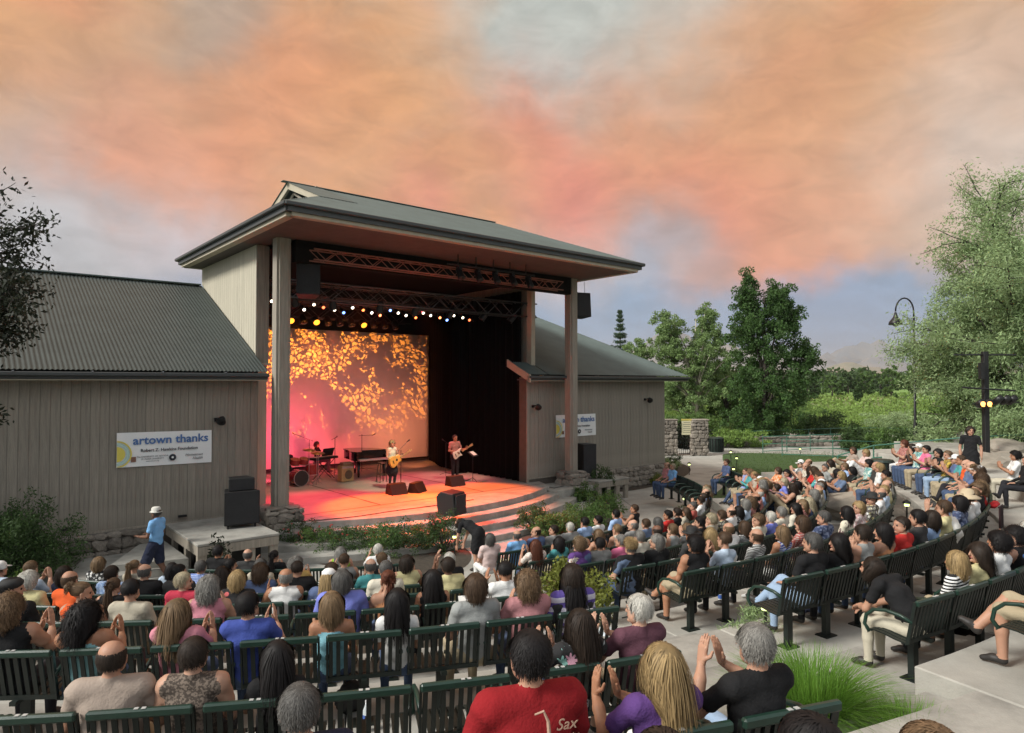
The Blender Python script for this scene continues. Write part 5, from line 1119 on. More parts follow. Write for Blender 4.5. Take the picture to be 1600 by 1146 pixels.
# ================================================================ people: one skin per figure from a distance field
def nets(f, org, h):
    s = f < 0; nx, ny, nz_ = f.shape
    acc = np.zeros((nx-1, ny-1, nz_-1, 3), np.float32); cnt = np.zeros((nx-1, ny-1, nz_-1), np.float32)
    sh = (nx-1, ny-1, nz_-1)
    quads = []
    for ax in range(3):
        sl0 = [slice(None)]*3; sl1 = [slice(None)]*3; sl0[ax] = slice(0, -1); sl1[ax] = slice(1, None)
        a = f[tuple(sl0)]; b = f[tuple(sl1)]; cr = s[tuple(sl0)] != s[tuple(sl1)]
        idx = np.argwhere(cr); t = (a[cr]/(a[cr]-b[cr])); p = idx.astype(np.float32); p[:, ax] += t
        o1, o2 = [k for k in range(3) if k != ax]
        for d1 in (0, -1):
            for d2 in (0, -1):
                c_ = idx.copy(); c_[:, o1] += d1; c_[:, o2] += d2
                ok = (c_[:, 0] >= 0) & (c_[:, 1] >= 0) & (c_[:, 2] >= 0) & (c_[:, 0] < sh[0]) & (c_[:, 1] < sh[1]) & (c_[:, 2] < sh[2]); q = c_[ok]
                np.add.at(acc, (q[:, 0], q[:, 1], q[:, 2]), p[ok]); np.add.at(cnt, (q[:, 0], q[:, 1], q[:, 2]), 1)
        ins = (idx[:, o1] > 0) & (idx[:, o2] > 0) & (idx[:, o1] < sh[o1]) & (idx[:, o2] < sh[o2]); idx = idx[ins]; inside = s[tuple(sl0)][cr][ins]
        def cell(d1, d2): q = idx.copy(); q[:, o1] += d1; q[:, o2] += d2; return q
        Q = [cell(-1, -1), cell(0, -1), cell(0, 0), cell(-1, 0)]
        flip = inside if ax != 1 else ~inside
        quads.append((Q, flip))
    m = cnt > 0; ids = -np.ones(sh, np.int64); ids[m] = np.arange(m.sum()); V = acc[m]/cnt[m][:, None]*h+org
    F = []
    for Q, fl in quads:
        if len(fl) == 0: continue
        q = np.stack([ids[c_[:, 0], c_[:, 1], c_[:, 2]] for c_ in Q], 1); q[~fl] = q[~fl][:, ::-1]; F.append(q)
    return V, np.concatenate(F)
class Fig:
    """list of tapered capsules (a, b, ra, rb, squash, slot, blend)"""
    def __init__(s): s.p = []
    def cap(s, a, b, ra, rb, slot, sq=(1, 1, 1), k=.02, sub=False): s.p.append((np.array(a, float), np.array(b, float), ra, rb, np.array(sq, float), slot, k, sub)); return s
    def dist(s, pr, P):
        a, b, ra, rb, sq, _, _, _ = pr; A = a*sq; Bq = b*sq; Q = P*sq; d = Bq-A; L2 = max(1e-9, (d**2).sum()); t = np.clip(((Q-A)@d)/L2, 0, 1)
        return (np.sqrt(((Q-A-t[..., None]*d)**2).sum(-1))-(ra+(rb-ra)*t))/sq.max()
    def field(s, h):
        lo = np.min([np.minimum(p[0], p[1])-max(p[2], p[3])/p[4].min()-.03 for p in s.p], 0); hi = np.max([np.maximum(p[0], p[1])+max(p[2], p[3])/p[4].min()+.03 for p in s.p], 0)
        n_ = np.ceil((hi-lo)/h).astype(int)+1; f = np.full(n_, 1.0, np.float32)
        for p in s.p:
            r = max(p[2], p[3])/p[4].min()+p[6]+.03; l = np.maximum(0, ((np.minimum(p[0], p[1])-r-lo)/h).astype(int)); u = np.minimum(n_, ((np.maximum(p[0], p[1])+r-lo)/h).astype(int)+2)
            g = np.stack(np.meshgrid(*[lo[i]+h*np.arange(l[i], u[i]) for i in range(3)], indexing='ij'), -1); d = s.dist(p, g); sl_ = tuple(slice(l[i], u[i]) for i in range(3)); c_ = f[sl_]; k = p[6]
            if p[7]: hh = np.clip(k-np.abs(c_+d), 0, None)/k; f[sl_] = np.maximum(c_, -d)+hh*hh*k*.25
            else: hh = np.clip(k-np.abs(c_-d), 0, None)/k; f[sl_] = np.minimum(c_, d)-hh*hh*k*.25
        return f, lo
    def mesh(s, h):
        f, lo = s.field(h); V, F = nets(f, lo, h)
        pos = [p for p in s.p if not p[7]]; D = np.stack([s.dist(p, V) for p in pos]); best = D.argmin(0); sl_ = np.array([p[5] for p in pos])[best]
        fs = sl_[F]; mi = np.sort(fs, 1)[:, 1]
        return V, F, mi
# slots: 0 skin 1 shirt 2 trousers 3 shoes 4 sleeve 5 forearm 6 shin 7 yoke 8 eye 9 lip
SK, SH, TR, SO, SL, FA, SN, YK, EY, LP = range(10)
HEADC = np.array([0, .0, .0])
def head_fig(hc, pitch=0, yaw=0):
    f = Fig(); Rm = np.array(Matrix.Rotation(yaw, 3, 'Z') @ Matrix.Rotation(-pitch, 3, 'X'))
    P = lambda x, y, z: hc+Rm@np.array([x, y, z])
    f.cap(P(0, -.025, .045), P(0, .012, .035), .082, .078, SK, (1.06, 1, 1), .02)      # cranium
    f.cap(P(0, .035, -.045), P(0, .045, -.085), .058, .030, SK, (1, 1, 1), .035)      # jaw
    f.cap(P(-.03, .02, -.05), P(.03, .02, -.05), .045, .045, SK, k=.03)
    f.cap(P(0, .092, .02), P(0, .106, -.022), .008, .013, SK, k=.014)                    # nose
    f.cap(P(-.03, .083, .032), P(.03, .083, .032), .010, .010, SK, k=.012)            # brow
    f.cap(P(-.018, .088, -.052), P(.018, .088, -.052), .0075, .0075, LP, k=.004)
    f.cap(P(0, .086, -.088), P(0, .086, -.09), .014, .014, SK, k=.02)
    for s in (-1, 1):
        f.cap(P(s*.078, -.005, .015), P(s*.080, -.003, -.028), .017, .011, SK, (1, 1, 1), .006)
        f.cap(P(s*.031, .078, .010), P(s*.033, .078, .010), .011, .011, EY, k=.002)
    return f
def hand(f, w, d, up, side, curl=.35, scale=1.0):
    """w wrist point, d finger direction, up = back-of-hand normal, side = +1/-1 thumb side"""
    w = np.array(w, float); d = np.array(d, float); d /= np.linalg.norm(d); up = np.array(up, float); up -= d*(up@d); up /= np.linalg.norm(up); s_ = np.cross(d, up)*side
    S = scale
    for o_ in (-.024, 0, .024): f.cap(w+s_*o_*.6*S+d*.0, w+s_*o_*S+d*.085*S, .017*S, .014*S, SK, k=.012)
    for i, (o_, ln) in enumerate(((.030, .068), (.011, .078), (-.009, .072), (-.028, .056))):
        p0 = w+d*.085*S+s_*o_*S; c1 = math.cos(curl*.6); s1 = math.sin(curl*.6); d1 = d*c1-up*s1; p1 = p0+d1*ln*.5*S; c2 = math.cos(curl*1.7); s2 = math.sin(curl*1.7); d2 = d*c2-up*s2; p2 = p1+d2*ln*.5*S
        f.cap(p0, p1, .0092*S, .0085*S, SK, k=.003); f.cap(p1, p2, .0085*S, .0070*S, SK, k=.003)
    t0 = w+d*.025*S+s_*.024*S; t1 = t0+(d*.55+s_*.75-up*.3)*.040*S; t2 = t1+(d*.9+s_*.25-up*.2)*.034*S
    f.cap(t0, t1, .0125*S, .0105*S, SK, k=.008); f.cap(t1, t2, .0105*S, .0080*S, SK, k=.004)
def wrinkle(V, mi, amp=.006):
    m = np.isin(mi, (SH, TR, SL, FA, SN))
    return V
def body(name, hip, chest, neck, headc, sh, elb, wr, knee, ank, toe, handd, handup, pitch=0, yaw=0, build=1.0, skirt=None, heavy=1.0, headscale=1, curl=.35):
    """joint positions; pairs are (left, right) with x<0 / x>0"""
    hip, chest, neck, headc = (np.array(v, float) for v in (hip, chest, neck, headc)); f = Fig(); b = build
    f.cap(hip+[-.075*b, 0, 0], hip+[.075*b, 0, 0], .105*b, .105*b, TR, (1, 1.05, 1), .05)
    mid = (hip*.55+chest*.45)
    f.cap(hip+[0, 0, .06], mid, .135*b*heavy, .125*b*heavy, SH, (.92, 1.15, 1), .05)
    f.cap(mid+[-.05*b, 0, .02], chest+[-.055*b, 0, 0], .105*b*heavy, .112*b, SH, (1, 1.05, 1), .06); f.cap(mid+[.05*b, 0, .02], chest+[.055*b, 0, 0], .105*b*heavy, .112*b, SH, (1, 1.05, 1), .06)
    shl = [np.array(v, float) for v in sh]
    f.cap(shl[0]*.86+neck*.14-[0, 0, .02], shl[1]*.86+neck*.14-[0, 0, .02], .068*b, .068*b, YK, (1, 1, 1), .05)
    for s in (0, 1): f.cap(neck*.75+shl[s]*.25+[0, 0, -.01], shl[s]+[0, 0, .0], .048, .055*b, YK, k=.05)
    f.cap(neck-[0, 0, .03], neck+[0, 0, .012], .064, .058, YK, k=.012)
    f.cap(neck-[0, 0, .03], headc+[0, -.012, -.05], .054, .050, SK, k=.012)
    for s in (0, 1):
        S_, E, W_ = (np.array(v[s], float) for v in (sh, elb, wr))
        f.cap(S_, S_*.40+E*.60, .058*b, .056*b, SL, k=.02)
        f.cap(S_, E, .046*b, .038*b, SK, k=.006); f.cap(E, E*.35+W_*.65, .040*b, .033, FA, k=.02); f.cap(E*.35+W_*.65, W_, .033, .024, FA, k=.02)
        H_ = hip+[(-.09, .09)[s]*b, 0, -.01]; K, A_, T_ = (np.array(v[s], float) for v in (knee, ank, toe))
        f.cap(H_, K, .092*b, .066*b, TR, k=.035); f.cap(K, K*.55+A_*.45, .064*b, .056*b, SN, k=.02); f.cap(K*.55+A_*.45, A_, .056*b, .042, SN, k=.02)
        f.cap(A_-[0, 0, .035], A_*.5+T_*.5, .042, .040, SO, (1, 1, 1.15), .02); f.cap(A_*.5+T_*.5, T_, .040, .034, SO, (1, 1, 1.25), .02)
    if skirt:
        for (a, c_, ra, rc, sq) in skirt: f.cap(a, c_, ra, rc, TR, sq, .06)
    V, F, mi = f.mesh(.0135)
    # cloth folds
    N_ = np.zeros_like(V); fn = np.cross(V[F[:, 2]]-V[F[:, 0]], V[F[:, 3]]-V[F[:, 1]])
    for c_ in range(4): np.add.at(N_, F[:, c_], fn)
    N_ /= np.linalg.norm(N_, axis=1)[:, None]+1e-9
    vm = np.zeros(len(V)); 
    for c_ in range(4): np.maximum.at(vm, F[:, c_], np.isin(mi, (SH, TR, SL)).astype(float))
    ph = name.__hash__() % 7
    w_ = np.sin(V[:, 2]*46+3.1*np.sin(V[:, 0]*19+ph)+2.3*np.sin(V[:, 1]*23)) * .6+np.sin(V[:, 0]*38+V[:, 2]*27+2*np.sin(V[:, 2]*17+V[:, 1]*9)) * .6+np.sin(V[:, 2]*95+V[:, 0]*60+ph)*.25
    V = V+N_*(w_*vm*.0042)[:, None]
    out_ = [(V, F, mi)]
    hf = head_fig(headc, pitch, yaw); out_.append(hf.mesh(.0068))
    hf = Fig()
    for s in (0, 1): hand(hf, wr[s], handd[s], handup[s], (1, -1)[s], curl=curl)
    out_.append(hf.mesh(.0052))
    Vs = []; Fs = []; ms = []; b0 = 0
    for (v, q, m_) in out_: Vs.append(v); Fs.append(q+b0); ms.append(m_); b0 += len(v)
    me = npmesh(name, np.concatenate(Vs), np.concatenate(Fs), [SKIN[0]]*10, np.concatenate(ms), True)
    me['head'] = [float(x) for x in headc]; me['rot'] = [pitch, yaw]
    return me
def skinmat(k, c_): return mat('skin_'+k, c_, .55, .16, 9, .1, 120, subs=.06, spec=.35)
SKIN = [skinmat('fair', (.50, .29, .20)), skinmat('light', (.43, .235, .155)), skinmat('tan', (.36, .175, .10)), skinmat('brown', (.16, .075, .045))]
eyem = mat('eye_dark', (.03, .02, .02), .2); lipm = mat('lip', (.32, .10, .08), .5)
def seated(name, **k):
    d = dict(hip=(0, .02, .53), chest=(0, -.03, .86), neck=(0, -.045, 1.025), headc=(0, -.025, 1.165), sh=((-.175, -.03, .985), (.175, -.03, .985)),
             elb=((-.235, .04, .72), (.235, .04, .72)), wr=((-.13, .27, .64), (.13, .27, .64)), knee=((-.12, .46, .51), (.12, .46, .51)), ank=((-.12, .45, .09), (.12, .45, .09)), toe=((-.14, .60, .035), (.14, .60, .035)),
             handd=((.35, 1, -.1), (-.35, 1, -.1)), handup=((0, 0, 1), (0, 0, 1)))
    d.update(k); return body(name, **d)
BODY = {}
BODY['lap'] = seated('figure')
BODY['clap'] = seated('figure', elb=((-.24, .10, .76), (.24, .10, .76)), wr=((-.07, .29, .88), (.07, .29, .88)), handd=((.28, .15, 1), (-.28, .15, 1)), handup=((-1, 0, .3), (1, 0, .3)), curl=.15, pitch=.05)
BODY['claphigh'] = seated('figure', elb=((-.27, .13, .80), (.25, .13, .80)), wr=((-.15, .25, 1.0), (.02, .28, .97)), handd=((.25, .1, 1), (-.25, .1, 1)), handup=((-1, 0, .2), (1, 0, .2)), curl=.12, yaw=-.25)
BODY['clapright'] = seated('figure', elb=((-.17, .17, .80), (.27, .10, .80)), wr=((.10, .31, .90), (.20, .27, .92)), handd=((.2, .1, 1), (-.1, .1, 1)), handup=((-1, 0, .2), (1, 0, .2)), yaw=-.6, curl=.15)
BODY['clapleft'] = seated('figure', elb=((-.28, .10, .80), (.16, .17, .80)), wr=((-.25, .27, .93), (-.09, .31, .90)), handd=((.1, .1, 1), (-.2, .1, 1)), handup=((-1, 0, .2), (1, 0, .2)), yaw=.5, curl=.15)
BODY['raise'] = seated('figure', elb=((-.22, .16, .86), (.235, .04, .72)), wr=((-.14, .16, 1.16), (.10, .26, .66)), handd=((.1, 0, 1), (-.5, 1, 0)), handup=((-1, 0, 0), (0, 0, 1)), curl=.4)
BODY['heavy'] = seated('figure', build=1.16, heavy=1.12, sh=((-.20, -.03, .98), (.20, -.03, .98)), elb=((-.28, .05, .72), (.28, .05, .72)))
BODY['slim'] = seated('figure', build=.86, sh=((-.15, -.03, .97), (.15, -.03, .97)), elb=((-.20, .05, .71), (.20, .05, .71)), pitch=-.1)
BODY['slimclap'] = seated('figure', build=.86, sh=((-.15, -.03, .97), (.15, -.03, .97)), elb=((-.22, .10, .77), (.22, .10, .77)), wr=((-.06, .25, .97), (.06, .25, .97)), handd=((.28, .15, 1), (-.28, .15, 1)), handup=((-1, 0, .3), (1, 0, .3)), curl=.15, yaw=.15)
BODY['lean'] = seated('figure', chest=(0, .20, .82), neck=(0, .36, .95), headc=(0, .47, 1.03), sh=((-.18, .30, .93), (.18, .30, .93)), elb=((-.22, .42, .66), (.22, .42, .66)), wr=((-.06, .58, .62), (.07, .56, .60)), handd=((.5, .6, -.4), (-.5, .6, -.4)), pitch=-.55)
BODY['cross'] = seated('figure', knee=((-.10, .46, .52), (.02, .44, .62)), ank=((-.12, .44, .09), (-.20, .62, .33)), toe=((-.14, .60, .035), (-.24, .74, .38)), yaw=.35)
BODY['turn'] = seated('figure', yaw=1.0, pitch=-.05, elb=((-.235, .0, .72), (.235, .06, .72)))
BODY['turnr'] = seated('figure', yaw=-1.0)
G0 = dict(hip=(0, 0, .12), chest=(0, -.14, .43), neck=(0, -.15, .60), headc=(0, -.13, .735), sh=((-.17, -.15, .555), (.17, -.15, .555)), elb=((-.22, .02, .37), (.22, .02, .37)), wr=((-.08, .20, .46), (.08, .20, .46)),
          knee=((-.13, .38, .46), (.13, .36, .42)), ank=((-.13, .60, .09), (.13, .62, .09)), toe=((-.14, .74, .04), (.15, .76, .04)), handd=((.3, .6, .5), (-.3, .6, .5)), handup=((-.5, 0, 1), (.5, 0, 1)))
BODY['ground'] = body('figure', **G0)
g2 = dict(G0); g2.update(knee=((-.16, .44, .22), (.10, .42, .44)), ank=((.05, .52, .08), (.12, .66, .09)), toe=((.16, .60, .05), (.14, .80, .04)), elb=((-.24, -.22, .33), (.22, .02, .37)), wr=((-.26, -.30, .06), (.10, .22, .42)), handd=((-.2, -.3, -.1), (-.3, .6, .3)), yaw=.4); BODY['ground2'] = body('figure', **g2)
BODY['lying'] = body('figure', hip=(0, 0, .12), chest=(0, -.36, .16), neck=(0, -.52, .20), headc=(0, -.66, .26), sh=((-.17, -.48, .16), (.17, -.48, .16)), elb=((-.27, -.30, .10), (.27, -.30, .10)), wr=((-.12, -.16, .26), (.12, -.16, .26)), knee=((-.12, .36, .42), (.12, .30, .46)), ank=((-.12, .58, .08), (.12, .46, .08)), toe=((-.13, .73, .04), (.13, .61, .04)), handd=((.5, .5, 0), (-.5, .5, 0)), handup=((0, 0, 1), (0, 0, 1)), pitch=.9)
S0 = dict(hip=(0, 0, .92), chest=(0, -.02, 1.27), neck=(0, -.02, 1.45), headc=(0, .01, 1.59), sh=((-.18, -.02, 1.40), (.18, -.02, 1.40)), elb=((-.25, -.02, 1.12), (.25, -.02, 1.12)), wr=((-.25, .08, .88), (.25, .08, .88)), knee=((-.10, .03, .50), (.10, .02, .50)), ank=((-.10, 0, .09), (.10, 0, .09)), toe=((-.12, .15, .035), (.12, .15, .035)), handd=((0, .2, -1), (0, .2, -1)), handup=((-1, 0, 0), (1, 0, 0)))
def stand(**k): d = dict(S0); d.update(k); return body('figure', **d)
BODY['walk'] = stand(knee=((-.10, .22, .53), (.10, -.02, .49)), ank=((-.10, .28, .10), (.10, -.26, .14)), toe=((-.11, .43, .05), (.11, -.12, .05)), elb=((-.26, .02, 1.12), (.25, .02, 1.12)), wr=((-.20, .26, 1.10), (.20, .28, 1.08)), handd=((.3, 1, .2), (-.3, 1, .2)), handup=((0, 0, 1), (0, 0, 1)),
                     skirt=[((-.08, .05, .85), (-.10, .13, .56), .10, .10, (1, 1, 1)), ((.08, 0, .85), (.10, -.03, .55), .10, .10, (1, 1, 1))])
BODY['dress'] = stand(build=.97, yaw=.3, knee=((-.09, .06, .50), (.09, -.02, .50)), ank=((-.09, .10, .09), (.09, -.10, .09)), toe=((-.10, .25, .035), (.09, .05, .035)), skirt=[((0, 0, .9), (0, .02, .62), .17, .19, (.85, 1.2, 1))])
BODY['bend'] = stand(chest=(0, .30, 1.12), neck=(0, .46, 1.18), headc=(0, .58, 1.14), sh=((-.17, .42, 1.14), (.17, .42, 1.14)), elb=((-.22, .48, .85), (.22, .48, .85)), wr=((-.15, .55, .60), (.15, .55, .60)), pitch=-.9, skirt=[((0, .0, .9), (0, .02, .60), .17, .19, (.85, 1.2, 1))])
BODY['singer'] = stand(build=.88, elb=((-.24, .02, 1.13), (.24, .03, 1.13)), wr=((-.08, .21, 1.06), (.27, .24, 1.16)), handd=((1, .2, -.3), (.2, .2, .9)), handup=((0, 1, 0), (1, 0, 0)), curl=.9, knee=((-.08, .03, .50), (.10, .05, .50)), skirt=[((0, 0, .92), (0, .0, .66), .15, .22, (.9, 1.2, 1))])
BODY['guitar'] = stand(elb=((-.26, .0, 1.13), (.28, .04, 1.14)), wr=((-.06, .22, 1.07), (.36, .26, 1.18)), handd=((1, .2, -.3), (.2, .2, .9)), handup=((0, 1, 0), (1, 0, 0)), curl=.9)
BODY['keys'] = seated('figure', elb=((-.23, .08, .80), (.23, .08, .80)), wr=((-.15, .33, .86), (.15, .33, .86)), handd=((0, 1, -.1), (0, 1, -.1)))

# ---------------------------------------------------------------- hair
HC = {'black': (.012, .010, .010), 'dark': (.030, .020, .014), 'brown': (.075, .045, .026), 'auburn': (.11, .035, .018), 'lbrown': (.16, .10, .055), 'blond': (.34, .235, .11), 'gblond': (.42, .36, .24), 'grey': (.22, .21, .19), 'dgrey': (.10, .095, .088), 'white': (.56, .54, .48), 'streak': (.20, .13, .07)}
def hairmat(k):
    if 'hair_'+k in MC: return MC['hair_'+k]
    m = mat('hair_'+k, HC[k], .62, .35, 18, 0, spec=.25, island=.36, stretch=(2, 2, .4))
    return m
def hair(style, seed=1, n_=2600):
    rs = np.random.default_rng(seed); c0 = np.array([0, -.012, .042]); ax = np.array([.086, .104, .092])
    L0, curl, grav, vol, w_, ponyt = {'short': (.065, .32, .5, .007, .0036, 0), 'crop': (.03, .35, .4, .003, .0042, 0), 'bob': (.19, .10, 1.1, .007, .0052, 0), 'long': (.38, .08, 1.3, .006, .0056, 0), 'curly': (.19, .75, .8, .016, .0052, 0), 'bigcurly': (.34, .8, .9, .028, .0056, 0), 'mop': (.13, .25, .8, .010, .0052, 0), 'pony': (.12, .05, .3, .003, .0045, 1), 'fringe': (.05, .10, .8, .004, .0042, 0), 'bun': (.12, .05, .3, .004, .0045, 2), 'fluffy': (.11, .5, .35, .018, .0045, 0), 'spiky': (.07, .3, -.3, .006, .0045, 0)}[style]
    V = []; F = []; b0 = 0; K = 7
    th = rs.random(n_)*2*PI; zz = rs.uniform(-.45, 1, n_) if style != 'fringe' else rs.uniform(-.45, .30, n_)
    rr = np.sqrt(np.maximum(0, 1-zz**2)); d = np.stack([rr*np.cos(th), rr*np.sin(th), zz], 1)
    face = (d[:, 1] > .25) & (d[:, 2] < .50+(.25-np.abs(d[:, 0]))*.3)
    side = (d[:, 1] > .05) & (d[:, 2] < -.05)
    d = d[~(face | side)]; n_ = len(d)
    p = c0+d*ax; out = [p.copy()]
    whorl = np.array([0, -.35, .93]); t = d-whorl; t -= d*(t*d).sum(1)[:, None]; t /= np.linalg.norm(t, axis=1)[:, None]+1e-6
    if ponyt: 
        tgt = c0+np.array([0, -.105, .0 if ponyt == 1 else .035]); t = tgt-p; t -= d*(t*d).sum(1)[:, None]; t /= np.linalg.norm(t, axis=1)[:, None]+1e-6
    ln = L0*(.75+.5*rs.random(n_)); phs = rs.random((n_, 3))*6.28; dirn = t*.9+d*.25
    for k in range(1, K):
        s = k/(K-1); q = (p-c0)/ax; rad = np.linalg.norm(q, axis=1)
        g = np.array([0, 0, -1])*grav*(.35+s)
        if ponyt: g = g*0+ (tgt-p)*6
        nz_ = np.stack([np.sin(phs[:, i]+s*9*(1+curl)) for i in range(3)], 1)*curl
        v = t*.8*(1-s*.5)+g+nz_; 
        front = (p[:, 1]-c0[1] > .03) & (p[:, 2] < c0[2]+.055); v[front, 0] += np.sign(p[front, 0])*1.2; v[front, 1] -= .8
        v /= np.linalg.norm(v, axis=1)[:, None]; p = p+v*(ln/(K-1))[:, None]
        q = (p-c0)/ax; rad = np.linalg.norm(q, axis=1); mn = 1+(.02+vol*s*8*(.4+.6*rs.random(n_)) if style in ('short', 'crop', 'fringe', 'pony', 'bun') else .03+vol/.09*(.3+.7*rs.random(n_)))
        m_ = (rad < mn) & (p[:, 2] > c0[2]-.075); p[m_] = c0+(q[m_]/rad[m_][:, None]*(mn[m_] if np.ndim(mn) else mn)[:, None])*ax
        nk = (p[:, 2] <= c0[2]-.075) & (np.hypot(p[:, 0], p[:, 1]+.03) < .075); 
        if nk.any():
            h_ = np.hypot(p[nk, 0], p[nk, 1]+.03); p[nk, 0] *= .075/h_; p[nk, 1] = (p[nk, 1]+.03)*.075/h_-.03
        # long hair lies outside the shoulders and back
        lim = .105+.02*rs.random(n_); p[:, 0] = np.clip(p[:, 0], -lim, lim)
        bk = (p[:, 2] < c0[2]-.19); p[bk, 1] = np.minimum(p[bk, 1], -.085+.02*rs.random(bk.sum()))
        out.append(p.copy())
    O = np.stack(out, 1)                                  # n,K,3
    tang = np.gradient(O, axis=1); nrm = (O-c0); sdv = np.cross(tang, nrm); sdv /= np.linalg.norm(sdv, axis=2)[:, :, None]+1e-9
    wv = w_*.62*np.linspace(1, .45, K)[None, :, None]*(.7+.6*rs.random((n_, 1, 1)))
    A_ = O-sdv*wv; B_ = O+sdv*wv; V = np.stack([A_, B_], 2).reshape(-1, 3); base = np.arange(n_)[:, None]*K*2+np.arange(K-1)[None, :]*2
    F = np.stack([base, base+1, base+3, base+2], 2).reshape(-1, 4)
    # scalp shell under the strands
    Vs = [V]; Fs = [F]; nV = len(V)
    U_, W_ = 20, 12; sh_ = []; kf = 1.015 if style != 'fringe' else 1.0
    for j in range(W_+1):
        for i in range(U_):
            el = PI/2-(PI*.63)*j/W_; az = 2*PI*i/U_; q = np.array([math.cos(el)*math.cos(az), math.cos(el)*math.sin(az), math.sin(el)])
            if q[1] > .2 and q[2] < .52: q = q*.90
            elif q[1] > .0 and q[2] < -.0: q = q*.9
            sh_.append(c0+q*ax*kf*(1+vol*2.2 if j > 0 else 1+vol*2.2))
    if style not in ('fringe',):
        Vs.append(np.array(sh_)); Fs.append(np.array([[nV+j*U_+i, nV+(j+1)*U_+i, nV+(j+1)*U_+(i+1) % U_, nV+j*U_+(i+1) % U_] for j in range(W_) for i in range(U_)])); nV += len(sh_)
    if ponyt == 1:                                        # the tail
        m_ = 260; a = rs.normal(size=(m_, 3))*[.014, .010, .010]+tgt; O = [a]; q = a.copy(); dv = rs.normal(size=(m_, 3))*[.10, .08, .1]
        for k in range(1, 8): q = q+(np.array([0, -.35 if k < 3 else -.03, -1 if k > 1 else -.1])+dv)*.048*(.8+.4*rs.random((m_, 1))); q[:, 0] *= .96; O.append(q.copy())
        O = np.stack(O, 1); tang = np.gradient(O, axis=1); sdv = np.cross(tang, rs.normal(size=(m_, 1, 3))); sdv /= np.linalg.norm(sdv, axis=2)[:, :, None]; A_ = O-sdv*.004; B_ = O+sdv*.004
        Vs.append(np.stack([A_, B_], 2).reshape(-1, 3)); base = np.arange(m_)[:, None]*16+np.arange(7)[None, :]*2+nV; Fs.append(np.stack([base, base+1, base+3, base+2], 2).reshape(-1, 4)); nV += m_*16
    if ponyt == 2:
        fb = Fig().cap(tgt+[0, -.015, .01], tgt+[0, -.02, .015], .04, .04, 0); v, q, _ = fb.mesh(.008); Vs.append(v); Fs.append(q+nV); nV += len(v)
    return npmesh('hair', np.concatenate(Vs), np.concatenate(Fs), hairmat('brown'), None, True)
HAIR = {s: [hair(s, 11+i) for i in range(1)] for s in ('short', 'crop', 'bob', 'long', 'curly', 'bigcurly', 'mop', 'pony', 'fringe', 'bun', 'fluffy', 'spiky')}
def hatmesh(kind):
    mb = MB()
    if kind == 'cap':
        mb.lathe([(.094, .02), (.099, .05), (.094, .10), (.06, .135), (.01, .148)], (0, -.012, .0), 18); mb.extr([(-.06, .07, .045), (.06, .07, .045), (.055, .15, .03), (.0, .175, .028), (-.055, .15, .03)], (0, 0, .008))
    elif kind == 'brim':
        mb.lathe([(.16, .035), (.165, .045), (.11, .05), (.097, .06), (.092, .12), (.07, .145), (.01, .13)], (0, -.012, .0), 22)
    elif kind == 'sun':
        mb.lathe([(.19, .005), (.195, .015), (.13, .05), (.10, .07), (.09, .13), (.05, .155), (.01, .16)], (0, -.012, .0), 22)
    elif kind == 'pith':
        mb.lathe([(.128, .028), (.130, .036), (.105, .045), (.098, .06), (.094, .115), (.07, .14), (.01, .148)], (0, -.002, .0), 22)
    elif kind == 'beret':
        mb.lathe([(.088, .03), (.11, .06), (.115, .085), (.08, .12), (.01, .13)], (0, -.012, .0), 18)
    return mb
HATS = {k: hatmesh(k).mesh('hat', mat('hat_black', (.015, .015, .015), .8), smooth=True) for k in ('cap', 'brim', 'sun', 'beret', 'pith')}

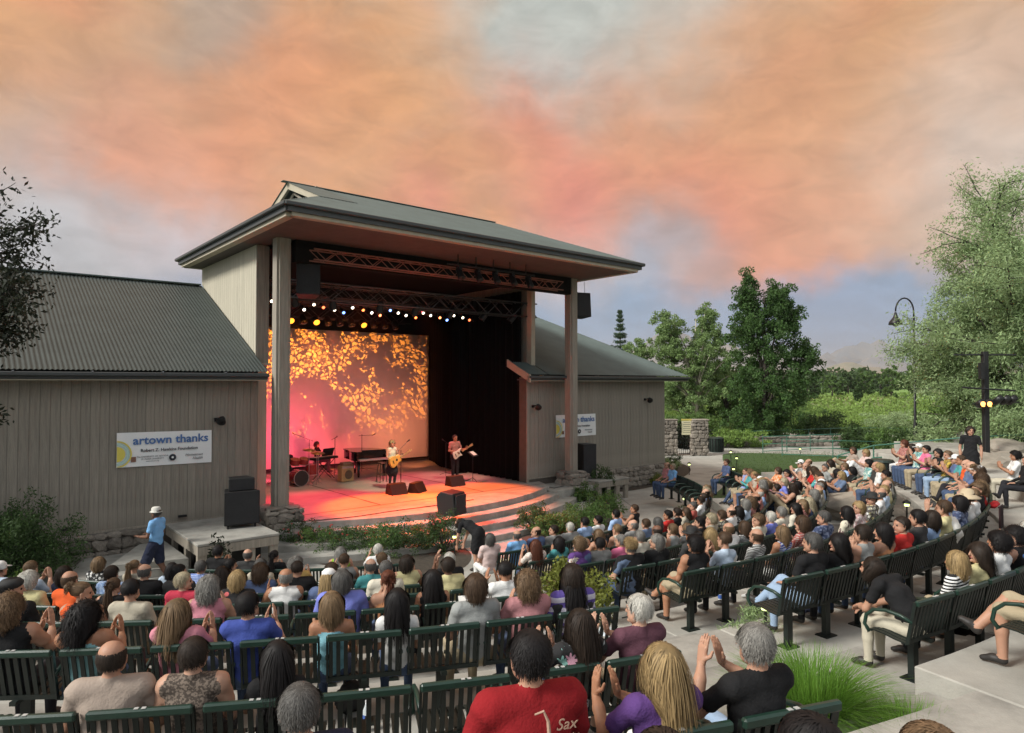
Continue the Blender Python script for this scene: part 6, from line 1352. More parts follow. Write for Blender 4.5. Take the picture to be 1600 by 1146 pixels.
# ---------------------------------------------------------------- cloth
def patt(key, kind, c1, c2, scale=20, c3=None):
    if key in MC: return MC[key]
    m = mat(key, c1, .9, .12, 6, .25, 60); t = m.node_tree; n = t.nodes; l = t.links; b = n['Principled BSDF']
    tx = n.new('ShaderNodeTexCoord'); mx = n.new('ShaderNodeMix'); mx.data_type = 'RGBA'; mx.inputs[6].default_value = tuple(c1)+(1,); mx.inputs[7].default_value = tuple(c2)+(1,)
    if kind in ('stripe', 'stripev', 'check', 'zig'):
        mpn = n.new('ShaderNodeMapping'); l.new(tx.outputs['Object'], mpn.inputs[0]); fac = None
        axes = {'stripe': 'Z', 'stripev': 'X', 'zig': 'Z', 'check': 'Z'}[kind]; w = n.new('ShaderNodeTexWave'); w.wave_type = 'BANDS'; w.bands_direction = axes; w.inputs['Scale'].default_value = scale; w.inputs['Distortion'].default_value = 6 if kind == 'zig' else .8; l.new(mpn.outputs[0], w.inputs[0])
        r = n.new('ShaderNodeMapRange'); r.inputs[1].default_value = .48; r.inputs[2].default_value = .52; l.new(w.outputs['Fac'], r.inputs[0]); fac = r.outputs[0]
        if kind == 'check':
            w2 = n.new('ShaderNodeTexWave'); w2.bands_direction = 'X'; w2.inputs['Scale'].default_value = scale; l.new(mpn.outputs[0], w2.inputs[0]); mm = n.new('ShaderNodeMath'); mm.operation = 'MULTIPLY'; l.new(w.outputs['Fac'], mm.inputs[0]); l.new(w2.outputs['Fac'], mm.inputs[1]); fac = mm.outputs[0]
        l.new(fac, mx.inputs[0])
    elif kind in ('dots', 'floral'):
        v = n.new('ShaderNodeTexVoronoi'); v.inputs['Scale'].default_value = scale; v.inputs['Randomness'].default_value = .8; l.new(tx.outputs['Object'], v.inputs['Vector'])
        if kind == 'floral':
            # petals: the blossom's radius varies with the angle about its centre
            sb2 = n.new('ShaderNodeVectorMath'); sb2.operation = 'SUBTRACT'; sc2 = n.new('ShaderNodeVectorMath'); sc2.operation = 'SCALE'; sc2.inputs['Scale'].default_value = 1; l.new(tx.outputs['Object'], sb2.inputs[0]); l.new(v.outputs['Position'], sb2.inputs[1])
            sx2 = n.new('ShaderNodeSeparateXYZ'); l.new(sb2.outputs[0], sx2.inputs[0]); at2 = n.new('ShaderNodeMath'); at2.operation = 'ARCTAN2'; l.new(sx2.outputs[0], at2.inputs[0]); l.new(sx2.outputs[2], at2.inputs[1])
            m8 = n.new('ShaderNodeMath'); m8.operation = 'MULTIPLY'; m8.inputs[1].default_value = 8; l.new(at2.outputs[0], m8.inputs[0]); cs = n.new('ShaderNodeMath'); cs.operation = 'COSINE'; l.new(m8.outputs[0], cs.inputs[0])
            thr = n.new('ShaderNodeMath'); thr.operation = 'MULTIPLY_ADD'; thr.inputs[1].default_value = .10; thr.inputs[2].default_value = .36; l.new(cs.outputs[0], thr.inputs[0])
            lt_ = n.new('ShaderNodeMath'); lt_.operation = 'LESS_THAN'; l.new(v.outputs['Distance'], lt_.inputs[0]); l.new(thr.outputs[0], lt_.inputs[1])
            gt_ = n.new('ShaderNodeMath'); gt_.operation = 'GREATER_THAN'; l.new(v.outputs['Distance'], gt_.inputs[0]); gt_.inputs[1].default_value = .10
            mm = n.new('ShaderNodeMath'); mm.operation = 'MULTIPLY'; l.new(lt_.outputs[0], mm.inputs[0]); l.new(gt_.outputs[0], mm.inputs[1]); l.new(mm.outputs[0], mx.inputs[0])
            if c3:
                mz = n.new('ShaderNodeMix'); mz.data_type = 'RGBA'; mz.inputs[6].default_value = tuple(c2)+(1,); mz.inputs[7].default_value = tuple(c3)+(1,); sp3 = n.new('ShaderNodeSeparateColor'); l.new(v.outputs['Color'], sp3.inputs[0]); l.new(sp3.outputs[0], mz.inputs[0]); l.new(mz.outputs[2], mx.inputs[7])
        else:
            lt_ = n.new('ShaderNodeMath'); lt_.operation = 'LESS_THAN'; lt_.inputs[1].default_value = .28; l.new(v.outputs['Distance'], lt_.inputs[0]); l.new(lt_.outputs[0], mx.inputs[0])
    elif kind == 'blotch':
        v = n.new('ShaderNodeTexNoise'); v.inputs['Scale'].default_value = scale; v.inputs['Detail'].default_value = 4; l.new(tx.outputs['Object'], v.inputs['Vector']); r = n.new('ShaderNodeMapRange'); r.inputs[1].default_value = .47; r.inputs[2].default_value = .55; l.new(v.outputs['Fac'], r.inputs[0]); l.new(r.outputs[0], mx.inputs[0])
    l.new(mx.outputs[2], b.inputs['Base Color']); return m
def cl(key, c_): return mat('cloth_'+key, c_, .92, .14, 5, .28, 70, spec=.25)
W_ = (.72, .72, .70); K_ = (.014, .014, .015)
CL = {'black': cl('black', K_), 'white': cl('white', W_), 'grey': cl('grey', (.25, .25, .24)), 'heather grey': cl('heather', (.30, .31, .30)), 'taupe': cl('taupe', (.36, .29, .24)), 'beige': cl('beige', (.42, .38, .30)), 'cream': cl('cream', (.60, .56, .46)), 'royal blue': cl('royal', (.055, .085, .33)), 'periwinkle blue': cl('peri', (.19, .22, .60)), 'light blue': cl('lblue', (.32, .45, .68)), 'pale blue': cl('pblue', (.48, .58, .70)), 'sky blue': cl('sky', (.20, .42, .72)), 'denim blue': cl('denimsh', (.13, .18, .28)), 'slate blue': cl('slate', (.10, .14, .26)), 'navy': cl('navy', (.02, .025, .05)), 'red': cl('red', (.50, .03, .025)), 'crimson': cl('crimson', (.45, .04, .07)), 'deep red': cl('deepred', (.26, .012, .016)), 'brick red': cl('brick', (.42, .10, .08)), 'orange': cl('orange', (.75, .12, .03)), 'pink': cl('pink', (.55, .22, .27)), 'rose pink': cl('rose', (.52, .24, .25)), 'hot pink': cl('hotpink', (.72, .18, .32)), 'pale pink': cl('palepink', (.62, .48, .45)), 'lime green': cl('lime', (.32, .62, .03)), 'mustard': cl('mustard', (.55, .36, .12)), 'pale yellow': cl('pyellow', (.62, .56, .30)), 'yellow': cl('yellow', (.75, .62, .05)), 'maroon': cl('maroon', (.12, .05, .07)), 'purple': cl('purple', (.11, .05, .20)), 'aqua': cl('aqua', (.24, .50, .58)), 'dark grey': cl('dgrey', (.045, .045, .045)), 'teal': cl('teal', (.08, .32, .33)), 'tan orange': cl('tanor', (.55, .25, .12)),
      'blue checked': patt('blue_check', 'check', (.14, .22, .55), (.60, .68, .80), 12), 'black and white striped': patt('bw_stripe', 'stripe', K_, W_, 9), 'fine striped': patt('fine_stripe', 'stripe', K_, (.5, .5, .48), 14), 'light blue printed': patt('blue_print', 'blotch', (.26, .40, .68), (.45, .58, .78), 22), 'black with red squares': patt('red_print', 'dots', K_, (.55, .12, .12), 9), 'black daisy print': patt('daisy', 'floral', K_, (.62, .22, .34), 7, (.15, .42, .36)), 'white dotted': patt('dotted', 'dots', (.68, .62, .55), (.45, .25, .2), 20), 'cream floral': patt('cream_floral', 'floral', (.58, .54, .42), (.10, .05, .06), 12), 'pinkish printed': patt('pink_print', 'blotch', (.45, .28, .28), (.65, .58, .55), 26), 'navy printed': patt('navy_print', 'blotch', (.03, .045, .10), (.14, .17, .26), 20), 'black floral': patt('black_floral', 'floral', K_, W_, 16), 'orange hawaiian': patt('orange_haw', 'blotch', (.62, .18, .05), (.65, .45, .30), 18), 'yellow hawaiian': patt('yellow_haw', 'blotch', (.50, .34, .05), (.16, .12, .04), 17), 'blue zigzag': patt('bluezig', 'zig', (.03, .05, .35), (.55, .6, .7), 10), 'teal floral': patt('tealfl', 'blotch', (.10, .30, .30), (.55, .62, .55), 18), 'floral printed': patt('wfloral', 'floral', (.10, .09, .08), (.6, .55, .25), 14, W_), 'brown lace': patt('lace', 'blotch', (.06, .045, .035), (.18, .14, .11), 55), 'aqua halter': cl('aquah', (.30, .58, .60)), 'white with lavender trim': patt('lav', 'stripe', (.55, .52, .6), (.12, .08, .34), 3.2), 'plaid': patt('plaid', 'check', (.30, .05, .04), (.5, .45, .4), 10)}
JE = cl('jeans', (.06, .09, .16)); LJ = cl('light_jeans', (.28, .38, .52)); KH = cl('khaki', (.36, .30, .20)); DK = cl('dark_trousers', (.02, .02, .024)); CR = cl('cream_trousers', (.50, .46, .36)); WH = CL['white']; NV = CL['navy']
SHOE = mat('shoe_dark', (.025, .022, .02), .6); SHOEW = mat('shoe_white', (.5, .5, .48), .6)
DEV = False
# ================================================================ seating the audience
def yaw_to(p, q): return math.atan2(q.y-p.y, q.x-p.x)-PI/2
ROWN = {'G': 'row nearest the lawn', 'F': 'front row', 'E': 'second row', 'D': 'third row', 'C': 'fourth row', 'B': 'fifth row', 'A': 'sixth row', 'Z': 'seventh row', 'Y': 'backmost row'}
PPL = [
 # x, y of the crown of the head, clothes, hair, hair colour, pose, sleeves, skin, legs, hat
 (28, 905, 'black', 'crop', 'black', 'turnr', 't', 1, DK, 'beret'), (22, 925, 'black', 'curly', 'lbrown', 'clapright', 'n', 1, DK, None), (137, 905, 'orange', 'bun', 'lbrown', 'turnr', 'n', 1, JE, None),
 (140, 915, 'aqua halter', 'bigcurly', 'black', 'clapright', 'h', 2, JE, None), (195, 876, 'light blue printed', 'short', 'dark', 'lap', 't', 1, KH, None), (210, 895, 'beige', 'crop', 'black', 'lap', 't', 1, KH, None),
 (238, 875, 'black', 'fringe', 'dgrey', 'heavy', 't', 0, DK, None), (264, 878, 'dark grey', 'short', 'black', 'turnr', 't', 1, DK, None), (292, 893, 'crimson', 'short', 'gblond', 'turnr', 't', 0, KH, None), (303, 864, 'pale blue', 'bob', 'black', 'lap', 't', 1, JE, None),
 (320, 866, 'blue checked', 'short', 'dgrey', 'lap', 't', 1, KH, None), (338, 872, 'dark grey', 'short', 'black', 'turnr', 't', 1, DK, None), (345, 858, 'black', 'short', 'black', 'clap', 't', 2, DK, None), (375, 883, 'black with red squares', 'mop', 'blond', 'lap', 't', 0, JE, None),
 (404, 872, 'beige', 'short', 'dgrey', 'raise', 't', 1, KH, None), (398, 843, 'dark grey', 'fringe', 'dgrey', 'lap', 'l', 0, DK, None), (424, 848, 'black', 'pony', 'black', 'clap', 't', 1, DK, None), (465, 861, 'mustard', 'fluffy', 'grey', 'clapright', 't', 1, JE, None),
 (467, 877, 'black', 'crop', 'dark', 'heavy', 't', 1, JE, None), (284, 931, 'pink', 'long', 'streak', 'clapright', 't', 1, JE, None), (392, 915, 'royal blue', 'short', 'black', 'clapright', 't', 1, JE, None), (300, 1001, 'brown lace', 'short', 'dark', 'lap', 'n', 0, DK, None),
 (193, 1011, 'taupe', 'fringe', 'dark', 'heavy', 't', 1, KH, None), (437, 988, 'black', 'long', 'black', 'slimclap', 't', 1, DK, None), (472, 1044, 'navy', 'short', 'dgrey', 'heavy', 't', 1, JE, None), (521, 917, 'aqua', 'bob', 'streak', 'slim', 'h', 2, JE, None),
 (546, 884, 'periwinkle blue', 'mop', 'dgrey', 'heavy', 't', 1, KH, None), (520, 871, 'black and white striped', 'short', 'brown', 'slim', 't', 1, DK, None), (534, 850, 'lime green', 'long', 'grey', 'lap', 'n', 1, KH, None), (592, 851, 'white', 'short', 'white', 'claphigh', 't', 1, KH, None),
 (598, 862, 'black', 'short', 'lbrown', 'clap', 't', 1, DK, None), (604, 879, 'cream', 'crop', 'dgrey', 'lap', 't', 1, KH, None), (622, 891, 'tan orange', 'pony', 'auburn', 'slimclap', 'h', 1, JE, None), (622, 927, 'white', 'long', 'black', 'slim', 't', 1, JE, None),
 (653, 877, 'black', 'long', 'black', 'slim', 'n', 2, DK, None), (700, 866, 'pale yellow', 'short', 'dark', 'raise', 't', 3, KH, None), (717, 863, 'black', 'short', 'white', 'raise', 't', 0, CR, None), (747, 889, 'heather grey', 'mop', 'brown', 'lap', 't', 1, KH, None),
 (765, 837, 'pale pink', 'mop', 'dgrey', 'lap', 't', 0, WH, None), (788, 877, 'white', 'crop', 'black', 'claphigh', 'l', 2, WH, None), (818, 892, 'rose pink', 'curly', 'lbrown', 'clap', 't', 1, JE, None), (904, 917, 'black daisy print', 'long', 'dark', 'clapleft', 'l', 1, JE, None),
 (938, 892, 'white with lavender trim', 'mop', 'dark', 'lap', 't', 1, WH, None), (992, 905, 'maroon', 'short', 'white', 'clapleft', 't', 0, KH, None), (825, 978, 'deep red', 'short', 'black', 'heavy', 'l', 1, DK, None), (1028, 1003, 'purple', 'long', 'blond', 'clapleft', 't', 2, WH, None),
 (1172, 962, 'black', 'short', 'grey', 'claphigh', 't', 1, LJ, None), (735, 1130, 'taupe', 'curly', 'gblond', 'lap', 't', 1, KH, None), (1025, 1104, 'cream', 'mop', 'dark', 'claphigh', 't', 1, KH, None), (1250, 1095, 'black', 'bob', 'black', 'clapleft', 't', 1, DK, None), (1345, 1118, 'cream floral', 'mop', 'lbrown', 'lap', 't', 1, KH, None),
 (980, 868, 'dark grey', 'long', 'black', 'lap', 'l', 1, DK, None),
 (822, 834, 'white dotted', 'long', 'auburn', 'claphigh', 't', 1, JE, None), (834, 828, 'sky blue', 'fringe', 'dgrey', 'lap', 't', 1, KH, None), (836, 815, 'slate blue', 'fringe', 'dark', 'turn', 't', 1, JE, None), (839, 848, 'slate blue', 'fringe', 'dgrey', 'lap', 't', 1, KH, None),
 (873, 842, 'white dotted', 'spiky', 'gblond', 'turn', 't', 0, KH, None), (881, 816, 'grey', 'short', 'white', 'heavy', 't', 0, KH, None), (871, 809, 'grey', 'short', 'dark', 'turn', 't', 1, JE, None), (902, 804, 'light blue', 'short', 'black', 'lap', 't', 1, JE, None), (923, 799, 'white', 'short', 'black', 'clapleft', 'l', 1, JE, None),
 (906, 845, 'denim blue', 'fringe', 'dgrey', 'heavy', 't', 0, JE, None), (897, 838, 'purple', 'fluffy', 'lbrown', 'lap', 't', 1, JE, None), (933, 814, 'tan orange', 'bob', 'lbrown', 'clap', 'n', 1, KH, None), (951, 838, 'black', 'spiky', 'blond', 'heavy', 't', 1, DK, None), (956, 826, 'grey', 'short', 'black', 'lap', 't', 1, JE, None),
 (960, 805, 'light blue', 'short', 'black', 'lap', 't', 1, JE, None), (989, 797, 'black', 'short', 'brown', 'clapleft', 'n', 2, KH, None), (1001, 814, 'grey', 'fringe', 'grey', 'clapleft', 't', 0, KH, None), (995, 830, 'hot pink', 'short', 'grey', 'clapleft', 't', 1, KH, None), (1022, 818, 'cream', 'short', 'grey', 'lap', 't', 0, KH, None),
 (1030, 823, 'cream', 'fringe', 'dark', 'lap', 't', 3, KH, None), (1031, 843, 'black', 'fluffy', 'black', 'cross', 'n', 2, KH, None), (1013, 793, 'denim blue', 'short', 'brown', 'lap', 't', 1, JE, None), (1030, 790, 'black', 'bob', 'dgrey', 'clap', 't', 1, DK, None), (1044, 794, 'black', 'short', 'dark', 'slim', 't', 1, DK, None), (1057, 812, 'heather grey', 'short', 'lbrown', 'slim', 'n', 0, KH, None),
 (1031, 755, 'red', 'short', 'black', 'cross', 'l', 2, JE, None), (1041, 750, 'rose pink', 'fringe', 'lbrown', 'lap', 't', 1, JE, None), (1049, 747, 'sky blue', 'short', 'gblond', 'lap', 't', 1, JE, None), (1080, 771, 'brick red', 'short', 'dgrey', 'clapleft', 't', 1, JE, None), (1092, 766, 'white', 'short', 'dark', 'clap', 't', 2, JE, None), (1104, 757, 'beige', 'fluffy', 'gblond', 'clapleft', 't', 0, KH, None), (1112, 745, 'floral printed', 'short', 'brown', 'clap', 't', 1, JE, None),
 (1129, 751, 'black floral', 'bob', 'black', 'lap', 't', 1, DK, None), (1133, 743, 'slate blue', 'short', 'brown', 'lap', 't', 1, JE, None), (1152, 764, 'pale blue', 'mop', 'grey', 'claphigh', 't', 1, LJ, None), (1102, 787, 'black', 'short', 'black', 'clapleft', 't', 1, DK, None), (1081, 800, 'fine striped', 'bob', 'lbrown', 'clapleft', 't', 1, JE, None), (1121, 794, 'white', 'fringe', 'dark', 'heavy', 't', 0, JE, None), (1100, 814, 'dark grey', 'crop', 'dark', 'lap', 't', 2, DK, 'brim'),
 (1116, 821, 'black', 'long', 'blond', 'claphigh', 'n', 1, LJ, None), (1149, 803, 'white', 'fringe', 'lbrown', 'heavy', 't', 1, KH, None), (1157, 797, 'fine striped', 'bob', 'brown', 'lap', 't', 1, JE, None), (1173, 797, 'cream', 'fluffy', 'lbrown', 'turn', 't', 1, KH, None), (1190, 803, 'periwinkle blue', 'short', 'white', 'claphigh', 't', 0, KH, None), (1217, 805, 'blue zigzag', 'bob', 'streak', 'cross', 'n', 2, WH, None), (1205, 798, 'cream', 'short', 'grey', 'clap', 't', 1, KH, None),
 (1239, 790, 'cream', 'long', 'black', 'turn', 'l', 1, DK, None), (1282, 780, 'navy printed', 'short', 'dgrey', 'clapleft', 't', 1, JE, None), (1318, 779, 'cream floral', 'bob', 'black', 'lap', 't', 1, JE, None), (1337, 777, 'pinkish printed', 'mop', 'blond', 'turn', 't', 1, JE, None), (1357, 768, 'floral printed', 'crop', 'brown', 'turn', 't', 1, JE, 'brim'), (1370, 759, 'white', 'fringe', 'dgrey', 'lap', 't', 1, JE, None),
 (1376, 789, 'tan orange', 'bob', 'black', 'clapleft', 'h', 1, JE, None), (1368, 807, 'heather grey', 'short', 'dark', 'lap', 'n', 1, JE, None), (1332, 822, 'black', 'long', 'black', 'turn', 'l', 1, DK, None), (1291, 824, 'black', 'short', 'dgrey', 'cross', 'l', 1, LJ, None), (1352, 829, 'black', 'mop', 'dark', 'lean', 't', 1, CR, None),
 (1440, 786, 'light blue', 'bob', 'dark', 'slim', 't', 1, JE, None), (1468, 778, 'pale yellow', 'short', 'brown', 'raise', 't', 1, KH, None), (1493, 771, 'navy printed', 'mop', 'black', 'lap', 't', 1, JE, None), (1504, 766, 'white', 'short', 'brown', 'lap', 't', 1, KH, 'sun'), (1522, 755, 'black', 'fluffy', 'lbrown', 'turn', 't', 1, DK, None), (1540, 744, 'pale yellow', 'long', 'dark', 'turn', 't', 1, KH, None),
 (1495, 840, 'black and white striped', 'bob', 'blond', 'lap', 't', 2, DK, None), (1540, 820, 'white', 'fluffy', 'black', 'slim', 't', 2, WH, None), (1583, 812, 'black', 'fluffy', 'black', 'clapleft', 'n', 1, DK, None), (1586, 796, 'black', 'mop', 'white', 'claphigh', 't', 1, DK, None),
 (1582, 704, 'white', 'fluffy', 'black', 'clap', 't', 2, CR, None), (1600, 735, 'black', 'short', 'dark', 'cross', 'l', 1, DK, None), (1655, 870, 'beige', 'short', 'brown', 'cross', 't', 1, KH, None),
 (1477, 715, 'yellow hawaiian', 'short', 'lbrown', 'clapleft', 't', 1, LJ, None), (1462, 708, 'black', 'mop', 'black', 'clapleft', 't', 1, JE, None), (1444, 703, 'hot pink', 'short', 'black', 'clap', 't', 1, KH, None), (1432, 692, 'teal floral', 'short', 'gblond', 'claphigh', 't', 1, JE, 'cap'), (1410, 709, 'plaid', 'mop', 'auburn', 'clap', 't', 1, WH, None),
 (1385, 726, 'red', 'short', 'dark', 'turn', 'l', 1, JE, None), (1354, 732, 'teal floral', 'mop', 'black', 'lap', 't', 1, KH, None), (1380, 720, 'black', 'short', 'black', 'clap', 't', 1, DK, None), (1370, 714, 'white', 'mop', 'blond', 'lap', 't', 1, JE, None), (1366, 707, 'dark grey', 'fringe', 'dgrey', 'lap', 't', 1, KH, None),
 (1395, 727, 'dark grey', 'short', 'black', 'lap', 't', 1, JE, None), (1422, 716, 'black', 'bob', 'dark', 'lap', 't', 1, JE, None),
]
GND = [(1208, 729, 'orange hawaiian', 'mop', 'brown', 'ground', 't', 1, KH, None), (1222, 733, 'rose pink', 'fluffy', 'black', 'ground2', 't', 1, KH, None), (1238, 732, 'brick red', 'short', 'dark', 'ground', 't', 1, KH, 'cap'), (1255, 726, 'black', 'fringe', 'lbrown', 'ground', 't', 1, JE, None), (1267, 731, 'navy', 'short', 'white', 'ground2', 't', 1, KH, None),
 (1236, 750, 'beige', 'bob', 'black', 'ground', 't', 1, JE, None), (1229, 753, 'black', 'long', 'dark', 'ground', 'n', 1, KH, None), (1164, 746, 'floral printed', 'long', 'dark', 'ground2', 't', 1, JE, None), (1176, 744, 'yellow', 'bob', 'black', 'ground', 't', 1, JE, None), (1290, 717, 'beige', 'long', 'dark', 'ground', 't', 1, KH, None), (1281, 724, 'heather grey', 'short', 'dgrey', 'ground2', 't', 1, KH, None),
 (1298, 744, 'floral printed', 'long', 'black', 'ground', 'n', 2, KH, None), (1335, 696, 'navy', 'short', 'brown', 'ground', 't', 1, KH, None), (1325, 712, 'taupe', 'mop', 'brown', 'ground2', 't', 1, KH, None), (1276, 708, 'rose pink', 'fringe', 'lbrown', 'lying', 't', 1, KH, None), (1205, 745, 'black', 'bob', 'dark', 'ground2', 't', 1, JE, None), (1250, 744, 'white', 'short', 'brown', 'ground', 't', 1, JE, None), (1262, 752, 'tan orange', 'long', 'lbrown', 'ground', 'n', 1, KH, None), (1275, 737, 'grey', 'short', 'grey', 'ground2', 't', 1, KH, None), (1305, 735, 'denim blue', 'bob', 'blond', 'ground', 't', 1, JE, None), (1182, 755, 'red', 'short', 'dark', 'ground', 't', 1, JE, None), (1216, 758, 'periwinkle blue', 'mop', 'gblond', 'ground2', 't', 0, KH, None), (1322, 728, 'black', 'bob', 'black', 'ground', 't', 1, DK, None), (1345, 716, 'pale pink', 'mop', 'blond', 'ground', 't', 1, WH, None), (1192, 742, 'pink', 'mop', 'lbrown', 'ground', 't', 1, KH, None), (1311, 722, 'light blue', 'bob', 'lbrown', 'ground2', 't', 1, JE, None)]
SITH = 1.265; SOFF = .17
def ring_hit(x, R, Zg):
    a = (x-800)/1050; A_ = 1+a*a; b_ = -2*a*C0.x-2*C0.y; c_ = C0.x**2+C0.y**2-R*R; dsc = b_*b_-4*A_*c_
    if dsc < 0: return None
    r = [(-b_-math.sqrt(dsc))/(2*A_), (-b_+math.sqrt(dsc))/(2*A_)]; r = [z for z in r if z > 1] or r
    return min(r, key=lambda z: abs(z-Zg))
placed = []
for i, P_ in enumerate(PPL):
    x, y = P_[:2]; best = None
    for k in ORD:
        R, h = ROW[k]; R = RR.get(k, R) if x > 1270 else R; top = h+SITH; Zy = (4.5-top)*1050/(y-598); Z_ = ring_hit(x, R-SOFF, Zy)
        if Z_ is None: continue
        e = abs(math.log(Z_/Zy))
        if best is None or e < best[0]: best = (e, k, Z_, Zy)
    e, k, Z_, Zy = best; X = (x-800)/1050*Z_; phi = math.atan2(X-C0.x, C0.y-Z_)
    placed.append([k, phi, P_, e, Zy])
if DEV:
    for p in placed: print('%5d %5d %s e=%.2f %s yp=%d %s' % (p[2][0], p[2][1], p[0], p[3], '***' if p[3] > .12 else '', 598+(4.5-ROW[p[0]][1]-SITH)*1050/(C0.y-(ROW[p[0]][0]-SOFF)*math.cos(p[1])), p[2][2]))
for p in placed:
    if p[2][5] == 'lean': p[0] = 'A'; p[1] = R_(29.7)
# keep neighbours of one row apart
for k in ORD:
    L_ = sorted([p for p in placed if p[0] == k], key=lambda p: p[1]); R = ROW[k][0]-SOFF; mind = (.50 if k != 'Y' else .40)/R
    for it in range(30):
        for a, b in zip(L_[:-1], L_[1:]):
            g = b[1]-a[1]
            if g < mind: m_ = (mind-g)/2; a[1] -= m_; b[1] += m_
    for p in L_:                    # nobody sits in the aisle
        a0, a1 = AISLE
        if a0-.35/R < p[1] < a1+.35/R and k not in 'GY': p[1] = a0-.36/R if p[1] < (a0+a1)/2 else a1+.36/R
used_labels = {}
rf = random.Random(5)
def rowR(k, phi): return RR.get(k, ROW[k][0]) if phi > R_(24) else ROW[k][0]
FILL = {('G', 0): .35, ('F', 0): .7, ('E', 0): .75, ('D', 0): .7, ('C', 0): .25, ('G', 1): .45, ('F', 1): .95, ('E', 1): .95, ('D', 1): .95, ('C', 1): .92, ('B', 1): .72, ('A', 1): .6}
LIM = {('G', 0): (-8, 15), ('F', 0): (-11, 18), ('E', 0): (-12, 19), ('D', 0): (-12, 19), ('C', 0): (-20, 19), ('G', 1): (30, 58), ('F', 1): (30, 76), ('E', 1): (29, 86), ('D', 1): (29, 82), ('C', 1): (29, 76), ('B', 1): (40, 74), ('A', 1): (33, 60)}
for (k, sd_), pr in FILL.items():
    R = ROW[k][0]-SOFF; a0, a1 = map(R_, LIM[(k, sd_)]); a = a0
    while a < a1:
        if min([abs(a-p[1]) for p in placed if p[0] == k]+[9])*R > .50 and rf.random() < pr:
            P_ = (0, 0, rf.choice(['black', 'white', 'grey', 'beige', 'navy', 'light blue', 'pale blue', 'cream', 'denim blue', 'red', 'dark grey', 'pink', 'fine striped', 'blue checked', 'black floral', 'slate blue', 'taupe', 'teal', 'plaid', 'pale yellow', 'orange', 'white', 'cream floral', 'black']), rf.choice(['short', 'short', 'crop', 'mop', 'bob', 'long', 'fringe', 'curly', 'fluffy', 'pony']), rf.choice(['black', 'dark', 'brown', 'lbrown', 'grey', 'dgrey', 'white', 'blond', 'gblond', 'brown', 'streak']),
                  rf.choice(['lap', 'clap', 'clapleft', 'clapright', 'heavy', 'slim', 'slimclap', 'turn', 'cross', 'claphigh', 'clap']), rf.choice('tttnl'), rf.choice([0, 1, 1, 1, 2]), rf.choice([KH, JE, DK, KH, CR]), rf.choice([None]*14+['cap']))
            placed.append([k, a, P_, 0, 0]); a += .42/R
        a += .13/R
def mkperson(me, loc, rz, P_, label, s=1.0, group=None, skirt_leg=None):
    x, y, cloth, hs, hc, pose, slv, sk, leg, hat = P_
    o = bpy.data.objects.new('person', me); COL.objects.link(o); o.location = loc; o.rotation_euler = (0, 0, rz); o.scale = (s, s, s)
    S = SKIN[sk]; c_ = CL[cloth]; shorts = leg in (KH,) and random.random() < .6
    mats = {0: S, 1: c_, 2: leg, 3: SHOE if leg is not WH else SHOEW, 4: c_ if slv in 'tl' else S, 5: c_ if slv == 'l' else S, 6: S if shorts else leg, 7: S if slv == 'h' else c_, 8: eyem, 9: lipm}
    if skirt_leg: mats.update(skirt_leg)
    for i, m_ in mats.items(): o.material_slots[i].link = 'OBJECT'; o.material_slots[i].material = m_
    hd = me['head']; pit, yw = me['rot']; R3 = (Matrix.Rotation(yw, 3, 'Z') @ Matrix.Rotation(-pit, 3, 'X')).to_euler()
    h = bpy.data.objects.new('hair', random.choice(HAIR[hs])); COL.objects.link(h); h.parent = o; h.location = hd; h.rotation_euler = R3; h.material_slots[0].link = 'OBJECT'; h.material_slots[0].material = hairmat(hc)
    if hat:
        q = link('hat', HATS[hat], o, hd, R3); q.material_slots[0].link = 'OBJECT'; q.material_slots[0].material = {'cap': CL['white'], 'pith': mat('cap_offwhite', (.62, .60, .54), .8), 'sun': mat('straw', (.50, .40, .26), .8), 'brim': MC['hat_black'], 'beret': MC['hat_black']}[hat]
    props(o, label, 'person', group); return o
ACT = {'lap': 'hands on lap', 'clap': 'clapping', 'claphigh': 'clapping with hands high', 'clapright': 'clapping turned right', 'clapleft': 'clapping turned left', 'raise': 'one hand raised', 'heavy': 'sitting broadly', 'slim': 'sitting upright', 'slimclap': 'clapping upright', 'lean': 'bent forward over the knees', 'cross': 'legs crossed', 'turn': 'looking left', 'turnr': 'looking right', 'ground': 'knees drawn up', 'ground2': 'leaning on one hand', 'lying': 'lying back'}
SLV = {'t': '', 'n': 'sleeveless ', 'h': 'backless ', 'l': 'long sleeved '}
def uniq(base, near):
    base = base.replace(' print', '').replace('in black with red squares', 'in red squares')
    if base not in used_labels: used_labels[base] = 1; return base
    for n_ in near:
        l_ = base+', '+n_
        if len(l_.split()) > 16: l_ = l_.replace('person in ', '').replace(' top,', ',')
        if l_ not in used_labels: used_labels[l_] = 1; return l_
    l_ = base; k = 1
    while l_ in used_labels: k += 1; l_ = base+', '+ORDN[k-1]+' such'
    used_labels[l_] = 1; return l_
occ = {}
